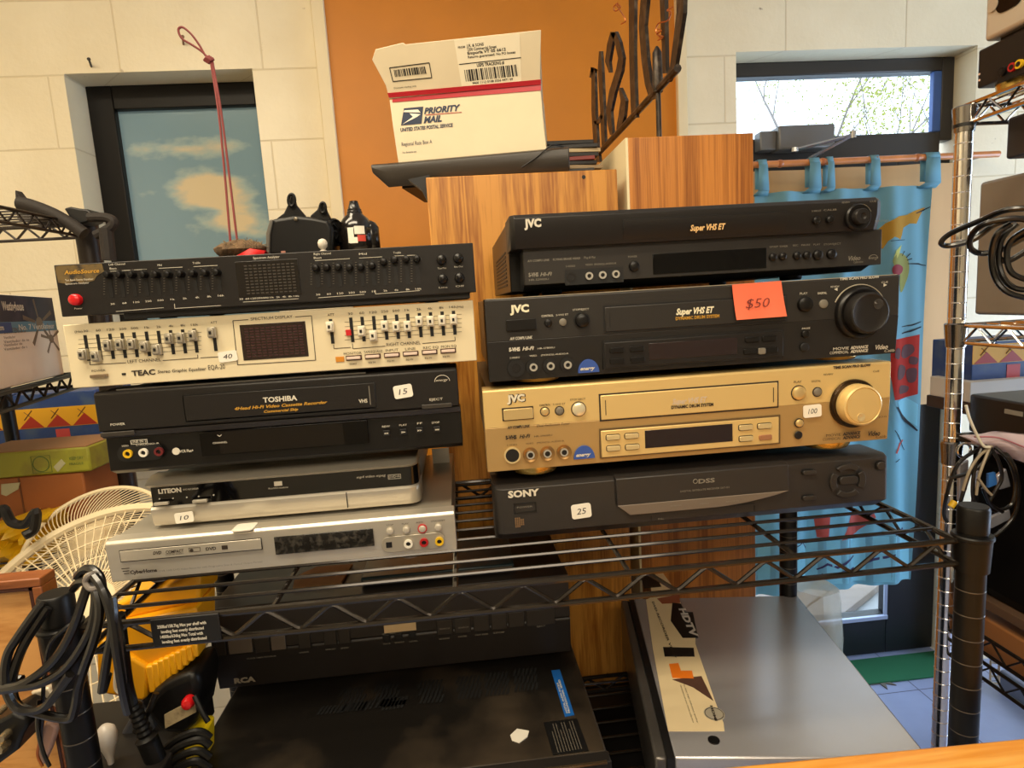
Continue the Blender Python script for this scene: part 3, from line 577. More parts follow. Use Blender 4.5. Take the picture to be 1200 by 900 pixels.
for A, B in (((273, 375.8), (291, 374.6)), ((346, 371.4), (365, 370)), ((273, 375.8), (278.5, 427.5)), ((365, 370), (370, 422)), ((278.5, 427.5), (370, 422))): pl(t, F, A, B, .8)
for x in (410, 432, 454, 476, 498, 519): t.ptext(F, (x, 427.6-.08*(x-410)), (x+8, 427-.08*(x-410)), 2, 'SOURCE' if x == 410 else 'EQ IN')
part(t, 'lettering', DRK, TE)
a = F.rect((280.5, 381), (362, 417.5)); d_ = part(MB().box(F, a[0], a[1], a[2], a[3], -.001, .0006), 'spectrum_display', GLSR, TE, bevel=.0004)
q = MB()
for i in range(11):
    for j in range(11): uu = a[0]+.004+i*(a[1]-a[0]-.008)/10.6; vv = a[2]+.003+j*(a[3]-a[2]-.006)/10.6; q.box(F, uu, uu+.0036, vv, vv+.0012, .0004, .0008)
part(q, 'display_segments', mat('dark red segments', (60, 28, 30), .4), d_)
button(F, 117.5, 440.3, 19.5, 4.2, mat('steel key', (150, 132, 108), .3, metal=.7), TE, .004, 'power_button')
button(F, 145.3, 438.3, 4.6, 2.6, BLKD, TE, .001, 'indicator_lamp')
button(F, 398.5, 421, 10, 6.4, mat('amber lamp', (206, 134, 40), .4), TE, .0008, 'amber_lamp', .1)
KEY = mat('cream key', (222, 200, 184), .35)
for x, y in ((414.8, 419.3), (437, 417.6), (459.4, 416), (481.3, 414.3), (503.5, 412.6), (525.3, 411)):
    u, v = F.uv(x, y); part(MB().box(F, u-.0077, u+.0077, v-.0024, v+.0024, -.0002, .0008), 'key_surround', mat('brown key surround', (74, 44, 34), .4), TE)
    part(MB().box(F, u-.0066, u+.0066, v-.0012, v+.0014, .0006, .004), 'button', KEY, TE, bevel=.0004)
sticker(F, 267.5, 417.5, 22, 13, '40', TE, .08)
# ---------------- black VCR, fourth of the left stack
F = FY(.6); u0, u1, v0, v1 = corners(F, (109, 460), (535, 431), (121, 558), (539, 523))
vm = F.uv(320, 497)[1]; u0 = F.uv(110, 470)[0]; u1 = F.uv(537.5, 470)[0]
TO = thing('video_recorder', F.w((u0+u1)/2, v0-.006, 0), 'black video recorder with gold commercial-skip lettering in the left stack, priced 15', 'video recorder')
vb = F.uv(322, 491.5)[1]
part(MB().prof(F, [(vb, 0), (v1-.002, 0), (v1, -.003), (v1, -.05), (vb, -.05)], u0, u1), 'upper_panel', BLK, TO, bevel=.0012)
vr0, vr1 = F.uv(322, 500)[1], F.uv(322, 492)[1]
part(MB().prof(F, [(vr0, -.004), (vr0+.001, -.001), (vr1-.001, .0005), (vr1, -.004)], u0+.002, u1+.001), 'ridge_strip', mat('dark satin strip', (60, 56, 52), .28, metal=.4), TO, 'raised satin strip below the cassette door')
vlow = F.uv(322, 541)[1]
part(MB().prof(F, [(vr0+.001, -.004), (vr0+.001, -.05), (vlow-.002, -.05), (vlow-.002, -.012), (vlow+.003, -.003)], u0+.003, u1+.001), 'lower_panel', BLK2, TO, bevel=.0008)
part(MB().box(F, u0+.01, u1-.012, vlow-.001, v1-.001, -.29, -.05), 'body', BLK, TO, bevel=.002)
feet(F, .011, .008, vlow-.001, (u0+.05, u1-.05), (.08, .24), BLKD, TO)
cd_, a = door_slot(F, (215, 465), (438, 479.2), TO, BLK)
a = (F.uv(215, 465)[0], F.uv(440, 460)[0], F.uv(320, 486)[1], F.uv(320, 456.5)[1])
for o in (cd_,): bpy.data.objects.remove(o)
part(MB().box(F, a[0]-.001, a[1]+.001, a[2]-.001, a[3]+.001, -.001, .0003), 'door_gap', BLKD, TO); part(MB().box(F, a[0], a[1], a[2], a[3], -.001, .0014), 'cassette_door', BLK, TO, bevel=.0007)
part(MB().box(F, a[1]-.006, a[1]-.0053, a[2]+.003, a[3]-.003, .001, .0018), 'door_mark', GRY, TO)  # grey line painted in place of a vertical light reflex on the door
t = MB().ptext(F, (309, 471.3), (349, 468.8), 6.2, 'TOSHIBA', .03, 0, .0016).ptext(F, (421, 472), (431, 471.3), 4.5, 'VHS', .02, 0, .0016).ptext(F, (503.5, 469.6), (519, 468.5), 2.8, '\u25b2EJECT' if False else 'EJECT').ptext(F, (130, 499), (147, 497.8), 3, 'POWER', .01)
t.ptext(F, (143, 523.5), (151, 523), 2.2, 'VIDEO').ptext(F, (160, 522.5), (187, 519.8), 2.2, 'L-AUDIO-R').ptext(F, (154, 519.3), (172, 518), 3.2, 'LINE IN 2').ptext(F, (211, 530.5), (227, 529), 3.5, 'VCR Plus+', .02)
u_, v_ = F.uv(206.5, 528.8); t.lathe(F, (u_, v_), [(.0036, 0), (.0036, .0006)], 16)
outline(t, F, *F.rect((153, 516), (173, 519.5)), .0003)
t.ptext(F, (250, 520), (267, 518.6), 2.2, 'CHANNEL', 0, 0, .0012).ptext(F, (255, 511.6), (261, 511.2), 2.5, 'V', 0, 0, .0012)
for x, y, s_ in ((448, 501, 'REW'), (468, 499.3, 'PLAY'), (489, 497.3, 'FF'), (506, 496.5, 'STOP')): t.ptext(F, (x, y), (x+9 if s_ != 'FF' else x+6, y-.6), 2.4, s_)
u_, v_ = F.uv(518, 444.5); arc = [F.w(u_+.0075*math.cos(k*PI/10), v_-.002+.0062*math.sin(k*PI/10), .0005) for k in range(11)]; t.tube(arc, .0003, 4); t.ptext(F, (511, 447), (525, 446), 3, 'energy', 0, .4)
part(t, 'lettering', WHT, TO, 'white lettering')
t = MB().ptext(F, (275.5, 480.6), (384, 472.4), 3.8, '4Head Hi-Fi Video Cassette Recorder', .025, .3, .0016).ptext(F, (310, 483.5), (350, 480.5), 3.2, 'Commercial Skip', .025, .3, .0016)
part(t, 'gold_lettering', GLD, TO, 'gold lettering')
r_ = F.rect((145, 524), (192, 538)); part(MB().rrect(F, F.uv(137, 530)[0], F.uv(192, 530)[0], F.uv(164, 540)[1], F.uv(164, 521.5)[1], .009, -.001, -.0002+.0006), 'socket_recess', BLKD, TO)
for x, y, m in ((151, 531.3, JY), (169.2, 530, JW), (187.2, 528.7, mat('maroon jack', (104, 30, 32), .35))): jack(F, F.uv(x, y), .0042, TO, m)
a = F.rect((234, 511), (431, 517)); a = (F.uv(235, 520)[0], F.uv(431, 505)[0], F.uv(333, 527)[1], F.uv(333, 499.5)[1])
dp = part(MB().box(F, a[0], a[1], a[2], a[3], -.001, .0004), 'display_window', GLS, TO, bevel=.0003)
part(MB().box(F, a[0]+.018, a[1]-.024, a[2]+.001, a[3]-.001, .0003, .0007), 'display_insert', mat('dim brown display', (22, 18, 15), .15, spec=.3), dp)
for x, y in ((453, 507.5), (472.5, 506), (491.8, 504), (511.8, 503)): button(F, x, y, 8, 7, BLKD, TO, .0012, 'button', .2)
t = MB()
for x, y, s_ in ((450.5, 509, '<<'), (470.5, 507.5, '>'), (489.3, 505.5, '>>'), (510, 504.5, '=')): t.ptext(F, (x, y), (x+5, y-.3), 2.6, s_, .03, 0, .0015)
part(t, 'symbols', WHT, TO)
button(F, 139, 508, 40, 5.4, mat('dark satin key', (66, 62, 58), .3, metal=.4), TO, .0025, 'power_button', .3); button(F, 512, 475.5, 35, 5, mat('dark satin key', (66, 62, 58), .3, metal=.4), TO, .0025, 'eject_button', .3)
sticker(F, 472.5, 458.5, 22, 15.5, '15', TO, .1)
ta = part(MB().prism(Fr(F.w(0, v1+.0002, 0), F.u, -F.n), [(u0+.02, .003), (u1-.09, .003), (u1-.1, .016), (u0+.035, .016)], 0, .0012), 'top_strip', mat('grey top strip', (98, 94, 88), .3, metal=.3), TO, 'lighter strip along the top edge')
# ---------------- small silver recorder
Fl = FY(.625); u0 = Fl.uv(172, 590)[0]; u1 = Fl.uv(489.5, 560)[0]; v1 = Fl.uv(328, 549.5)[1]; v0 = Fl.uv(330, 604)[1]
LO = thing('disc_recorder', Fl.w((u0+u1)/2, v0-.003, 0), 'slim silver disc recorder with glossy black band, narrower than the deck below, priced 10', 'disc recorder')
va = Fl.uv(328, 559.5)[1]; vb = Fl.uv(328, 582)[1]
def rr_prof(F, pr, u0, u1, m, name, parent, rad=.012):   # rounded right end made by scaling profile depth at the ends
    mb = MB(); n = len(pr); K = [(u0, -.004), (u0+.002, 0), (u1-rad, 0)]+[(u1-rad+rad*math.sin(k*PI/10), -rad*(1-math.cos(k*PI/10))) for k in range(1, 6)]
    P = [F.w(u, b, d+o) for u, o in K for b, d in pr]; fs = [tuple(range(n)), tuple(range((len(K)-1)*n, len(K)*n))[::-1]]
    for k in range(len(K)-1):
        for i in range(n): j = (i+1) % n; fs.append((k*n+i, k*n+n+i, k*n+n+j, k*n+j))
    mb.add(P, fs); return part(mb, name, m, parent)
rr_prof(Fl, [(va, -.001), (va+.003, .003), (v1-.003, -.002), (v1, -.012), (v1, -.03), (va, -.03)], u0, u1, SLV, 'upper_lip', LO)
rr_prof(Fl, [(vb-.001, -.0015), (va+.001, -.0015), (va+.001, -.03), (vb-.001, -.03)], u0+.003, u1, mat('glossy black band', (10, 9, 9), .07, coat=.5), 'black_band', LO)
rr_prof(Fl, [(v0, -.002), (v0+.004, .0005), (vb-.002, .0025), (vb, 0), (vb, -.03), (v0, -.03)], u0+.002, u1+.001, SLV, 'lower_lip', LO)
part(MB().box(Fl, u0+.004, u1-.002, v0+.002, v1-.001, -.25, -.03), 'body', SLVD, LO, bevel=.003)
feet(Fl, .008, .004, v0+.002, (u0+.03, u1-.03), (.05, .2), BLKD, LO)
G = FY(.625+.0015)
t = MB().ptext(G, (186, 578.3), (213, 576.3), 5.5, 'LITEON', .05, 0, .0005).ptext(G, (215, 574.5), (233, 573.2), 2, 'DVD RECORDER').ptext(G, (418, 560.5), (452, 558), 3, 'mp4 video mpeg', .0, .2).ptext(G, (315, 573.3), (338, 571.5), 2, 'ReWritable')
outline(t, G, *G.rect((454.5, 556.5), (470, 560.5)), .0004); t.ptext(G, (456, 560.2), (469, 559.2), 3, 'DVD+R')
t.box(G, *G.rect((321, 564.5), (331, 568.8)), -.0003, .0005)
for x, y in ((187, 584.5), (203, 583.8), (219, 582.7), (233, 581.6), (250.5, 580)): u_, v_ = G.uv(x, y); t.cyl(G, (u_, v_), .0008, 0, .0006, 8)
part(t, 'lettering', WHT, LO, 'white lettering')
u_, v_ = Fl.uv(407.5, 589)[0], 0; part(MB().box(Fl, u_-.0004, u_+.0004, v0+.003, vb-.001, 0, .0028), 'seam', BLKD, LO)
for x, y in ((190, 589.5), (235, 586.5)): button(FY(.622), x, y, 17, 3.5, SLV, LO, .003, 'button')
sticker(FY(.621), 216.5, 606, 22, 13, '10', LO, .06)
# ---------------- silver DVD recorder at the bottom of the left stack
F = FY(.6); u0, u1, v0, v1 = corners(F, (122, 635), (532, 600), (129, 684), (536, 646))
CY = thing('disc_recorder', F.w((u0+u1)/2, v0-.009, 0), 'wide silver disc recorder with red, white and yellow sockets, bottom of the left stack', 'disc recorder')
part(MB().prof(F, [(v0, -.003), (v1-.003, 0), (v1, -.003), (v1, -.02), (v0, -.02)], u0, u1), 'front_panel', SLV, CY, bevel=.0008)
part(MB().box(F, u0+.003, u1-.003, v0+.002, v1-.0005, -.25, -.02), 'body', SLVD, CY, bevel=.001)
feet(F, .012, .009, v0+.002, (u0+.04, u1-.05), (.02, .2), mat('grey foot', (150, 142, 128), .4, metal=.4), CY)
a = F.rect((140, 645), (307, 643.5)); a = (F.uv(140.5, 652)[0], F.uv(307, 638)[0], F.uv(223, 651.5)[1], F.uv(223, 637.8)[1])
part(MB().box(F, a[0], a[1], a[2], a[3], -.004, .0003), 'tray_gap', BLKD, CY); part(MB().box(F, a[0]+.0006, a[1]-.0006, a[2]+.0006, a[3]-.0006, -.004, .0008), 'disc_tray', SLV, CY, bevel=.0004)
t = MB().ptext(F, (180, 649.5), (190, 648.7), 4, 'DVD', .03, .3, .0011).ptext(F, (195, 648.3), (216, 646.6), 4, 'COMPACT', .02, 0, .0011).ptext(F, (242, 644.6), (254, 643.7), 4, 'DVD', .03, 0, .0011).ptext(F, (195, 650.3), (216, 648.6), 1.6, 'DIGITAL AUDIO', .0, 0, .0011)
outline(t, F, *F.rect((221.5, 641.8), (235.5, 645.5)), .0003, .0012); t.box(F, *F.rect((260, 639), (267.5, 643)), 0, .0012); u_, v_ = F.uv(225, 644.5); t.cyl(F, (u_, v_), .0018, 0, .0013, 8)
for k in range(3): u_, v_ = F.uv(142.5, 666.5+k*3); t.box(F, u_+k*.0012, u_+.0075, v_-.0004, v_+.0004, 0, .0004)
t.ptext(F, (153, 672.3), (184.5, 669.6), 4.4, 'CyberHome', .05)
t2 = MB().ptext(F, (187, 669.6), (308, 659.3), 2.4, 'DVR 1600 DVD Video Recorder with Progressive Scan & Optical Output Format', 0)
part(t, 'lettering', DRK, CY); part(t2, 'small_lettering', GRY, CY)
a = (F.uv(322, 640)[0], F.uv(438, 630)[0], F.uv(380, 645)[1], F.uv(380, 624.3)[1])
part(MB().box(F, a[0], a[1], a[2], a[3], -.001, .0005), 'display_window', mat('scratched display', (26, 24, 22), .15, dirt=(70, 66, 60), vscale=160), CY, bevel=.0005)
BT = mat('pale grey button', (196, 188, 172), .35, metal=.3)
u_, v_ = F.uv(495, 619.3); part(MB().ring(F, (u_, v_), .0037, .0048, 0, .0012), 'record_ring', mat('red ring', (196, 36, 44), .35), CY, 'red ring')
for x, y in ((457, 622.4), (476, 620.8), (495, 619.3), (513.5, 617.8)): rbutton(F, x, y, 4.3, BT, CY, .0025)
part(MB().rrect(F, F.uv(447, 637)[0], F.uv(521, 634)[0], F.uv(484, 645)[1], F.uv(484, 626.5)[1], .0075, -.0005, .0005), 'socket_recess', SLVD, CY, bevel=.0003)
for x, y, m in ((478.7, 637), (497, 635.4), (515, 634)) and ((478.7, 636.6, JW), (497, 635, JR), (515, 633.7, JY)): jack(F, F.uv(x, y), .0045, CY, m)
button(F, 456, 638.3, 7, 7, BLKD, CY, .001, 'video_socket', .1)
t = MB()
for x, y, s_ in ((453, 616.2, 'STOP'), (471, 614.7, 'PLAY'), (488, 613.2, 'REC'), (505, 611.3, 'STANDBY')): t.ptext(F, (x, y), (x+8 if s_ != 'STANDBY' else x+17, y-.8), 1.8, s_)
part(t, 'button_lettering', DRK, CY)
TF = Fr((0, 0, F.w(0, v1)[2]+.0001), (1, 0, 0), (0, 1, 0)); sticker(TF, 287, 618, 22, 22, '', CY, .0, .0005)
# ---------------- right stack : top VCR
F = FY(YR); u0, u1 = F.uv(598, 262)[0], F.uv(1041.5, 240)[0]; v1 = F.uv(820, 240.5)[1]
J1 = thing('video_recorder', F.w((u0+u1)/2, 1.4545, 0), 'black video recorder with overhanging upper half and small jog wheel, top of the right stack', 'video recorder')
vm1 = F.uv(820, 262.5)[1]; vm2 = F.uv(820, 280)[1]; vm3 = F.uv(820, 287)[1]
G1 = Fr(F.w(0, 0, 0), F.u, F.v)
up = [(vm2, -.006), (vm1, 0), (v1-.004, 0), (v1, -.004), (v1, -.06), (vm2, -.06)]
mb = MB(); K = [(u0, -.006), (u0+.004, 0), (u1-.012, 0), (u1, -.012)]
n = len(up); P = [F.w(u, b, d+(o if d > -.05 else 0)) for u, o in K for b, d in up]; fs = [tuple(range(n)), tuple(range(3*n, 4*n))[::-1]]+[(k*n+i, k*n+n+i, k*n+n+(i+1) % n, k*n+(i+1) % n) for k in range(3) for i in range(n)]
mb.add(P, fs); part(mb, 'upper_panel', BLK, J1, bevel=.0006)
vl0 = F.uv(820, 322)[1]; FL2 = FY(YR+.012)
lu0, lu1 = FL2.uv(614, 318)[0], FL2.uv(1033, 298)[0]
part(MB().box(FL2, lu0, lu1, vl0, vm2+.001, -.05, 0), 'lower_panel', mat('charcoal lower panel', (44, 41, 38), .42, spec=.35), J1, bevel=.0008)
vbase = 1.4555
part(MB().prof(F, [(vbase+.004, -.03), (vl0+.001, -.014), (vl0+.001, -.05), (vbase+.004, -.05)], lu0, lu1-.01), 'base_strip', BLKD, J1)
part(MB().box(F, u0-.001+.002, u1-.006, vbase+.004, v1-.001, -.33, -.05), 'body', BLK2, J1, bevel=.001)
q = MB()
SF = Fr((F.w(u0+.001, 0, 0)[0]-.0003, .7, 0), (0, 1, 0), (0, 0, 1))
for k in range(9): q.box(Fr((F.w(u0, 0)[0], 0, 0), (0, -1, 0), (0, 0, 1)), -.86, -.68, vbase+.012+k*.0045, vbase+.0142+k*.0045, -.002, .0012) if False else q.wbox(u0+.0003, u0+.002, .69, .86, vbase+.012+k*.0045, vbase+.0142+k*.0045)
part(q, 'side_vent', BLKD, J1)
feet(F, .012, .0048, vbase+.004, (u0+.05, u1-.06), (.08, .28), BLKD, J1)
a = (F.uv(730, 270)[0], F.uv(923, 262)[0], F.uv(827, 281)[1]+.003, F.uv(827, 252)[1])
q = MB(); outline(q, F, a[0], a[1], vm1-.0005, a[3], .0006, .0006); part(q, 'door_gap', BLKD, J1)
part(MB().prof(F, [(vm2+.004, -.0042), (vm1, .0012), (a[3]-.001, .0012), (a[3]-.001, -.003), (vm2+.004, -.006)], a[0]+.0008, a[1]-.0008), 'cassette_door', BLK, J1)
def jvc(F, A, B, h, m, parent, d=.0008):
    part(MB().ptext(F, A, B, h, 'JVC', .055, 0, d), 'maker_lettering', m, parent)
jvc(F, (614.3, 266.5), (634.3, 265.3), 9, WHT, J1)
t = MB().ptext(F, (808, 270.8), (849.5, 268.8), 6.6, 'Super VHS ET', .035, .3, .002); part(t, 'gold_lettering', mat('pale gold print', (226, 184, 122), .5), J1)
t = MB().ptext(FL2, (618, 307.3), (644, 305.8), 2.6, "A/V COMPU LINK", .02, .2).ptext(FL2, (648, 305.6), (680, 303.6), 2.4, 'FLYING ERASE HEAD', .02).ptext(FL2, (684, 303.3), (698, 302.5), 2.6, 'Plug & Play', 0, .3)
t.ptext(FL2, (619.5, 324.5), (631, 323.8), 4.5, 'S-VHS', .05).ptext(FL2, (633, 323.7), (647, 322.8), 4.2, 'Hi-Fi', .03, .3).ptext(FL2, (620, 329.5), (643, 328), 2.4, 'HR-S3900U').ptext(FL2, (663, 313.3), (674, 312.6), 2.2, 'S-VIDEO').ptext(FL2, (686, 311.8), (722, 309.2), 2.2, 'VIDEO  (MONO)L-AUDIO-R').ptext(FL2, (736, 302.3), (746.5, 301.5), 2.3, 'POWER')
for x, y, s_ in ((901.5, 290.5, 'SP/EP'), (913, 290, 'TIMER'), (929, 288.8, 'REC'), (939, 288.3, 'PAUSE'), (953, 287.8, 'PLAY'), (965, 287.3, 'STOP/EJECT')): t.ptext(FL2, (x, y), (x+2*len(s_), y-.5), 2, s_)
t.ptext(F, (951, 248.5), (962, 248), 2, 'S-VHS ET').ptext(F, (965, 247.5), (980, 246.5), 2, 'CALIB', .0).ptext(F, (986.5, 238.5), (995.5, 238), 2, 'REVIEW').ptext(F, (1019, 237.2), (1026.5, 236.8), 2, 'CUE').ptext(F, (1025, 260.5), (1041, 259.3), 1.8, 'SHUTTLE')
t.ptext(FL2, (994, 305.5), (1008, 304.5), 5, 'Video', .02, .3).ptext(FL2, (1000, 308.6), (1011, 307.8), 2.5, 'Calibration').ptext(FL2, (1018, 304), (1029, 303.2), 3.4, 'energy', .0, .5)
u_, v_ = FL2.uv(1023, 303); t.tube([FL2.w(u_+.005*math.cos(k*PI/10), v_+.004*math.sin(k*PI/10), .0005) for k in range(11)], .0003, 4)
part(t, 'lettering', GRY, J1)
a = (FL2.uv(662, 325)[0], FL2.uv(730.5, 322)[0], FL2.uv(696, 332.5)[1], FL2.uv(696, 314.5)[1]); part(MB().box(FL2, a[0], a[1], a[2], a[3], -.0005, .0004), 'socket_recess', BLKD, J1)
u_, v_ = FL2.uv(669.5, 324.7); part(MB().ring(FL2, (u_, v_), .003, .005, 0, .001), 'video_socket', BLK, J1)
for x, y in ((690, 323.5), (705.7, 322.4), (721.2, 321.4)): jack(FL2, FL2.uv(x, y), .0039, J1, mat('silver socket rim', (200, 196, 186), .3, metal=.6))
rbutton(FL2, 742.7, 312, 6, BLK2, J1, .004, 'power_button')
a = (FL2.uv(765, 310)[0], FL2.uv(898, 300)[0], FL2.uv(832, 318)[1], FL2.uv(832, 294)[1]); part(MB().box(FL2, a[0], a[1], a[2], a[3], -.001, .0006), 'display_window', GLS, J1, bevel=.0004)
for x, y, r_ in ((904.7, 301.4, 4.2), (916.2, 300.6, 4.2), (933, 299.7, 4.5), (944.6, 299.2, 4.5), (957.3, 298.8, 5.6), (973.3, 297.8, 5.4)): rbutton(FL2, x, y, r_, BLK2, J1, .004)
for x, y in ((956, 258.3), (972, 257.3)): rbutton(F, x, y, 4.3, BLK2, J1, .003)
u_, v_ = F.uv(1004, 254.8); wh = part(MB().lathe(F, (u_, v_), [(.0135, -.0004), (.0135, .003), (.0122, .0045), (.0116, .0045), (.0085, .0035), (.0082, .0035)], 36), 'shuttle_ring', BLK2, J1)
part(MB().lathe(F, (u_, v_), [(.0082, .003), (.008, .009), (.0072, .0102), (.0035, .0102), (.002, .009)], 32), 'jog_wheel', BLK, wh)
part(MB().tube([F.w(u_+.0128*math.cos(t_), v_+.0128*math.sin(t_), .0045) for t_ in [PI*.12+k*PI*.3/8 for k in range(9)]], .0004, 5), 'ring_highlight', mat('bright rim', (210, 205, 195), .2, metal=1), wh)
# ---------------- shared layout of the two big decks
def big_deck(F, C4, name_label, gold, logo_y):
    TL, TR, BL, BR = C4; u0, u1, v0, v1 = corners(F, TL, TR, BL, BR)
    up, lo, pr = (GOLD, GOLDD, DRK) if gold else (mat('charcoal upper faceplate', (42, 39, 36), .38, spec=.4, bump=.06, bscale=800), mat('black lower faceplate', (26, 24, 22), .42), mat('cream print', (206, 200, 182), .55))
    D = thing('video_recorder', F.w((u0+u1)/2, v0-.01, 0), name_label, 'video recorder')
    return D, u0, u1, v0, v1, up, lo, pr
def two_tone(F, D, u0, u1, v0, v1, vm, up, lo, r=.006):
    part(MB().prof(F, [(vm, 0), (v1-.0015, 0), (v1, -.0015), (v1, -.03), (vm, -.03)], u0, u1), 'upper_faceplate', up, D, bevel=.0006)
    part(MB().prof(F, [(v0, -.003), (vm, -.0), (vm, -.03), (v0, -.03)], u0, u1), 'lower_faceplate', lo, D, bevel=.0004)
RIM = mat('silver socket rim', (200, 196, 186), .3, metal=.6); GRB = mat('grey round button', (118, 112, 100), .4)
BADGE = mat('blue energy badge', (52, 84, 160), .45)
# black big deck
F = FY(YR); D, u0, u1, v0, v1, up, lo, pr = big_deck(F, ((567, 352), (1051, 321), (574, 448), (1055, 414)), 'big black video recorder with large jog wheel and orange note marked $50 on its front', False, 0)
J2 = D; vm = F.uv(810, 385.5)[1]
two_tone(F, D, u0, u1, v0, v1, vm, up, lo)
part(MB().box(F, u0+.004, u1-.004, v0+.004, v1-.001, -.32, -.03), 'body', BLK2, D, bevel=.001)
feet(F, .025, .0065, v0+.001+.002, (u0+.052, u1-.056), (.028, .27), mat('brass foot', (150, 118, 60), .3, metal=.8), D)
part(MB().box(F, u0+.002, u1-.002, v1-.0002, v1+.0004, -.012, -.001), 'top_edge_trim', mat('pale edge trim', (196, 186, 164), .3, metal=.4), D)
jvc(F, (597.5, 366.5), (620, 365), 8.5, mat('cream bold print', (236, 228, 196), .5), D)
button(F, 610.5, 380.5, 35, 12.5, BLK2, D, .004, 'power_button', .25)
rbutton(F, 642.3, 378.5, 4.6, BLK2, D, .003); rbutton(F, 659.5, 377.6, 4.4, GRB, D, .002)
u_, v_ = F.uv(681.8, 375.3); part(MB().ring(F, (u_, v_), .0072, .0084, 0, .001, 28), 'eject_surround', BLKD, D); part(MB().knob(F, (u_, v_), .0071, 0, .006, 28), 'eject_button', BLK2, D)
def vdoor(F, D, x0, x1, yt, yb, xm, m, gapm, bright):
    a = (F.uv(x0, yt)[0], F.uv(x1, yt)[0], F.uv(xm, yb)[1], F.uv(xm, yt)[1])
    part(MB().box(F, a[0]-.0016, a[1]+.0016, a[2]-.0016, a[3]+.0016, -.001, .0004), 'door_gap', gapm, D); part(MB().box(F, a[0], a[1], a[2], a[3], -.001, .0016), 'cassette_door', m, D, bevel=.0008)
    if bright: part(MB().box(F, a[0]-.001, a[1]+.001, a[2]-.0024, a[2]-.0016, 0, .001), 'door_lip', bright, D)
    part(MB().box(F, a[0]+.0045, a[0]+.0052, a[2]+.005, a[3]-.005, .0016, .002), 'door_mark', gapm, D); part(MB().box(F, a[1]-.0052, a[1]-.0045, a[2]+.005, a[3]-.005, .0016, .002), 'door_mark', gapm, D)
    return a
vdoor(F, D, 707.5, 920.5, 0, 0, 0, BLK, BLKD, mat('pale edge trim', (196, 186, 164), .3)) if False else None
a = vdoor(F, D, 708, 920.5, 353.5, 382.2, 814, mat('charcoal upper faceplate', (42, 39, 36)), BLKD, None)
t = MB().ptext(F, (791.5, 368.7), (836, 366), 7, 'Super VHS ET', .04, .3, .0021).ptext(F, (575+22, 389+6.6), (624, 394), 3.4, 'A/V COMPU LINK', .03, .2) if False else MB()
t.ptext(F, (791.5, 369), (836, 366), 7, 'Super VHS ET', .04, .3, .0021)
part(t, 'large_lettering', mat('cream bold print', (236, 228, 196), .5), D)
t = MB().ptext(F, (791, 375.2), (842, 371.8), 3.6, 'DYNAMIC DRUM SYSTEM', .03, 0, .0021); part(t, 'gold_lettering', GLD, D)
def deck_print(F, pr, o):   # o: offsets for rows, in photo pixels: lists of (A,B,h,str,bold,shear)
    t = MB()
    for A, B, h, s_, bo, sh in o: t.ptext(F, A, B, h, s_, bo, sh, .0006)
    return t
t = deck_print(F, pr, [((602.5, 382.5), (617, 381.5), 3, 'POWER', .01, 0), ((597.5, 398.6), (624, 396.8), 3.4, 'A/V COMPU LINK', .03, .25), ((634.5, 371.6), (648.5, 370.7), 2.4, 'CONTROL', .02, 0), ((651.5, 370.4), (666, 369.4), 2.2, 'S-VHS ET', 0, 0), ((671, 364.3), (690, 363), 2.2, 'STOP/EJECT', 0, 0),
    ((596.5, 411.8), (609.5, 411), 4.2, 'S-VHS', .06, 0), ((612, 410.8), (626, 409.7), 4.2, 'Hi-Fi', .03, .35), ((630, 409.4), (650, 408), 2, 'HR-S7800U', 0, 0), ((597.5, 420.5), (609, 419.7), 2.2, 'S-VIDEO', 0, 0), ((620.5, 418), (629, 417.5), 2, 'VIDEO', 0, 0), ((634, 417.2), (666, 415), 2, '(MONO)L-AUDIO-R', 0, 0),
    ((937, 345.4), (946, 344.8), 2.6, 'PLAY', 0, 0), ((958, 345), (968.5, 344.3), 2.3, 'DIGITAL', .02, 0), ((983.5, 328.6), (1030, 325.6), 3, 'TIME SCAN PRO SLOW', .03, 0), ((973, 337.2), (983, 336.6), 2, 'REVIEW', 0, 0), ((1032.5, 332), (1040, 331.4), 2, 'CUE', 0, 0), ((939.5, 386), (949, 385.4), 2, 'PAUSE', 0, 0), ((976, 410.5), (994.5, 409.3), 3.2, 'MOVIE', 0, 0), ((996, 409.2), (1017, 407.7), 3.2, 'ADVANCE', .05, .2), ((972, 415.2), (994, 413.8), 3.2, 'COMMERCIAL', 0, 0), ((996, 413.5), (1017, 412.2), 3.2, 'ADVANCE', .05, .2), ((1025.5, 409.5), (1040, 408.5), 5, 'Video', .03, .3), ((1036, 412.6), (1048, 411.8), 3, 'Calib', 0, .2)])
t.add([F.w(*F.uv(x, y), .0006) for x, y in ((977, 339), (981, 337), (981, 341))], [(0, 1, 2)]).add([F.w(*F.uv(x, y), .0006) for x, y in ((1039, 334), (1035, 332), (1035, 336))], [(0, 1, 2)])
part(t, 'lettering', pr, D)
def pod(F, D, x0, x1, yt, yb, xm, m, dark):
    a = (F.uv(x0, (yt+yb)/2)[0], F.uv(x1, (yt+yb)/2)[0], F.uv(xm, yb)[1], F.uv(xm, yt)[1])
    part(MB().box(F, a[0]-.0014, a[1]+.002, a[2]-.001, a[3]+.002, -.003, .0006), 'pod_surround', dark, D); part(MB().box(F, a[0], a[1], a[2], a[3], -.003, .0016), 'control_pod', m, D, bevel=.0008)
FP = FY(YR-.0016)
pod(F, D, 708, 917, 394.5, 424.5, 814, BLK, BLKD)
for x, y in ((722.5, 410.3), (746, 408.6), (723, 423.2), (747, 421.3), (881, 397.8), (901, 396.6), (879.5, 411.5), (902.5, 410)): button(FP, x, y, 16.5, 6, BLK2, D, .002, 'button', .5)
button(FP, 891.8, 411.3, 8.5, 7, GRB, D, .0026, 'button', .5)
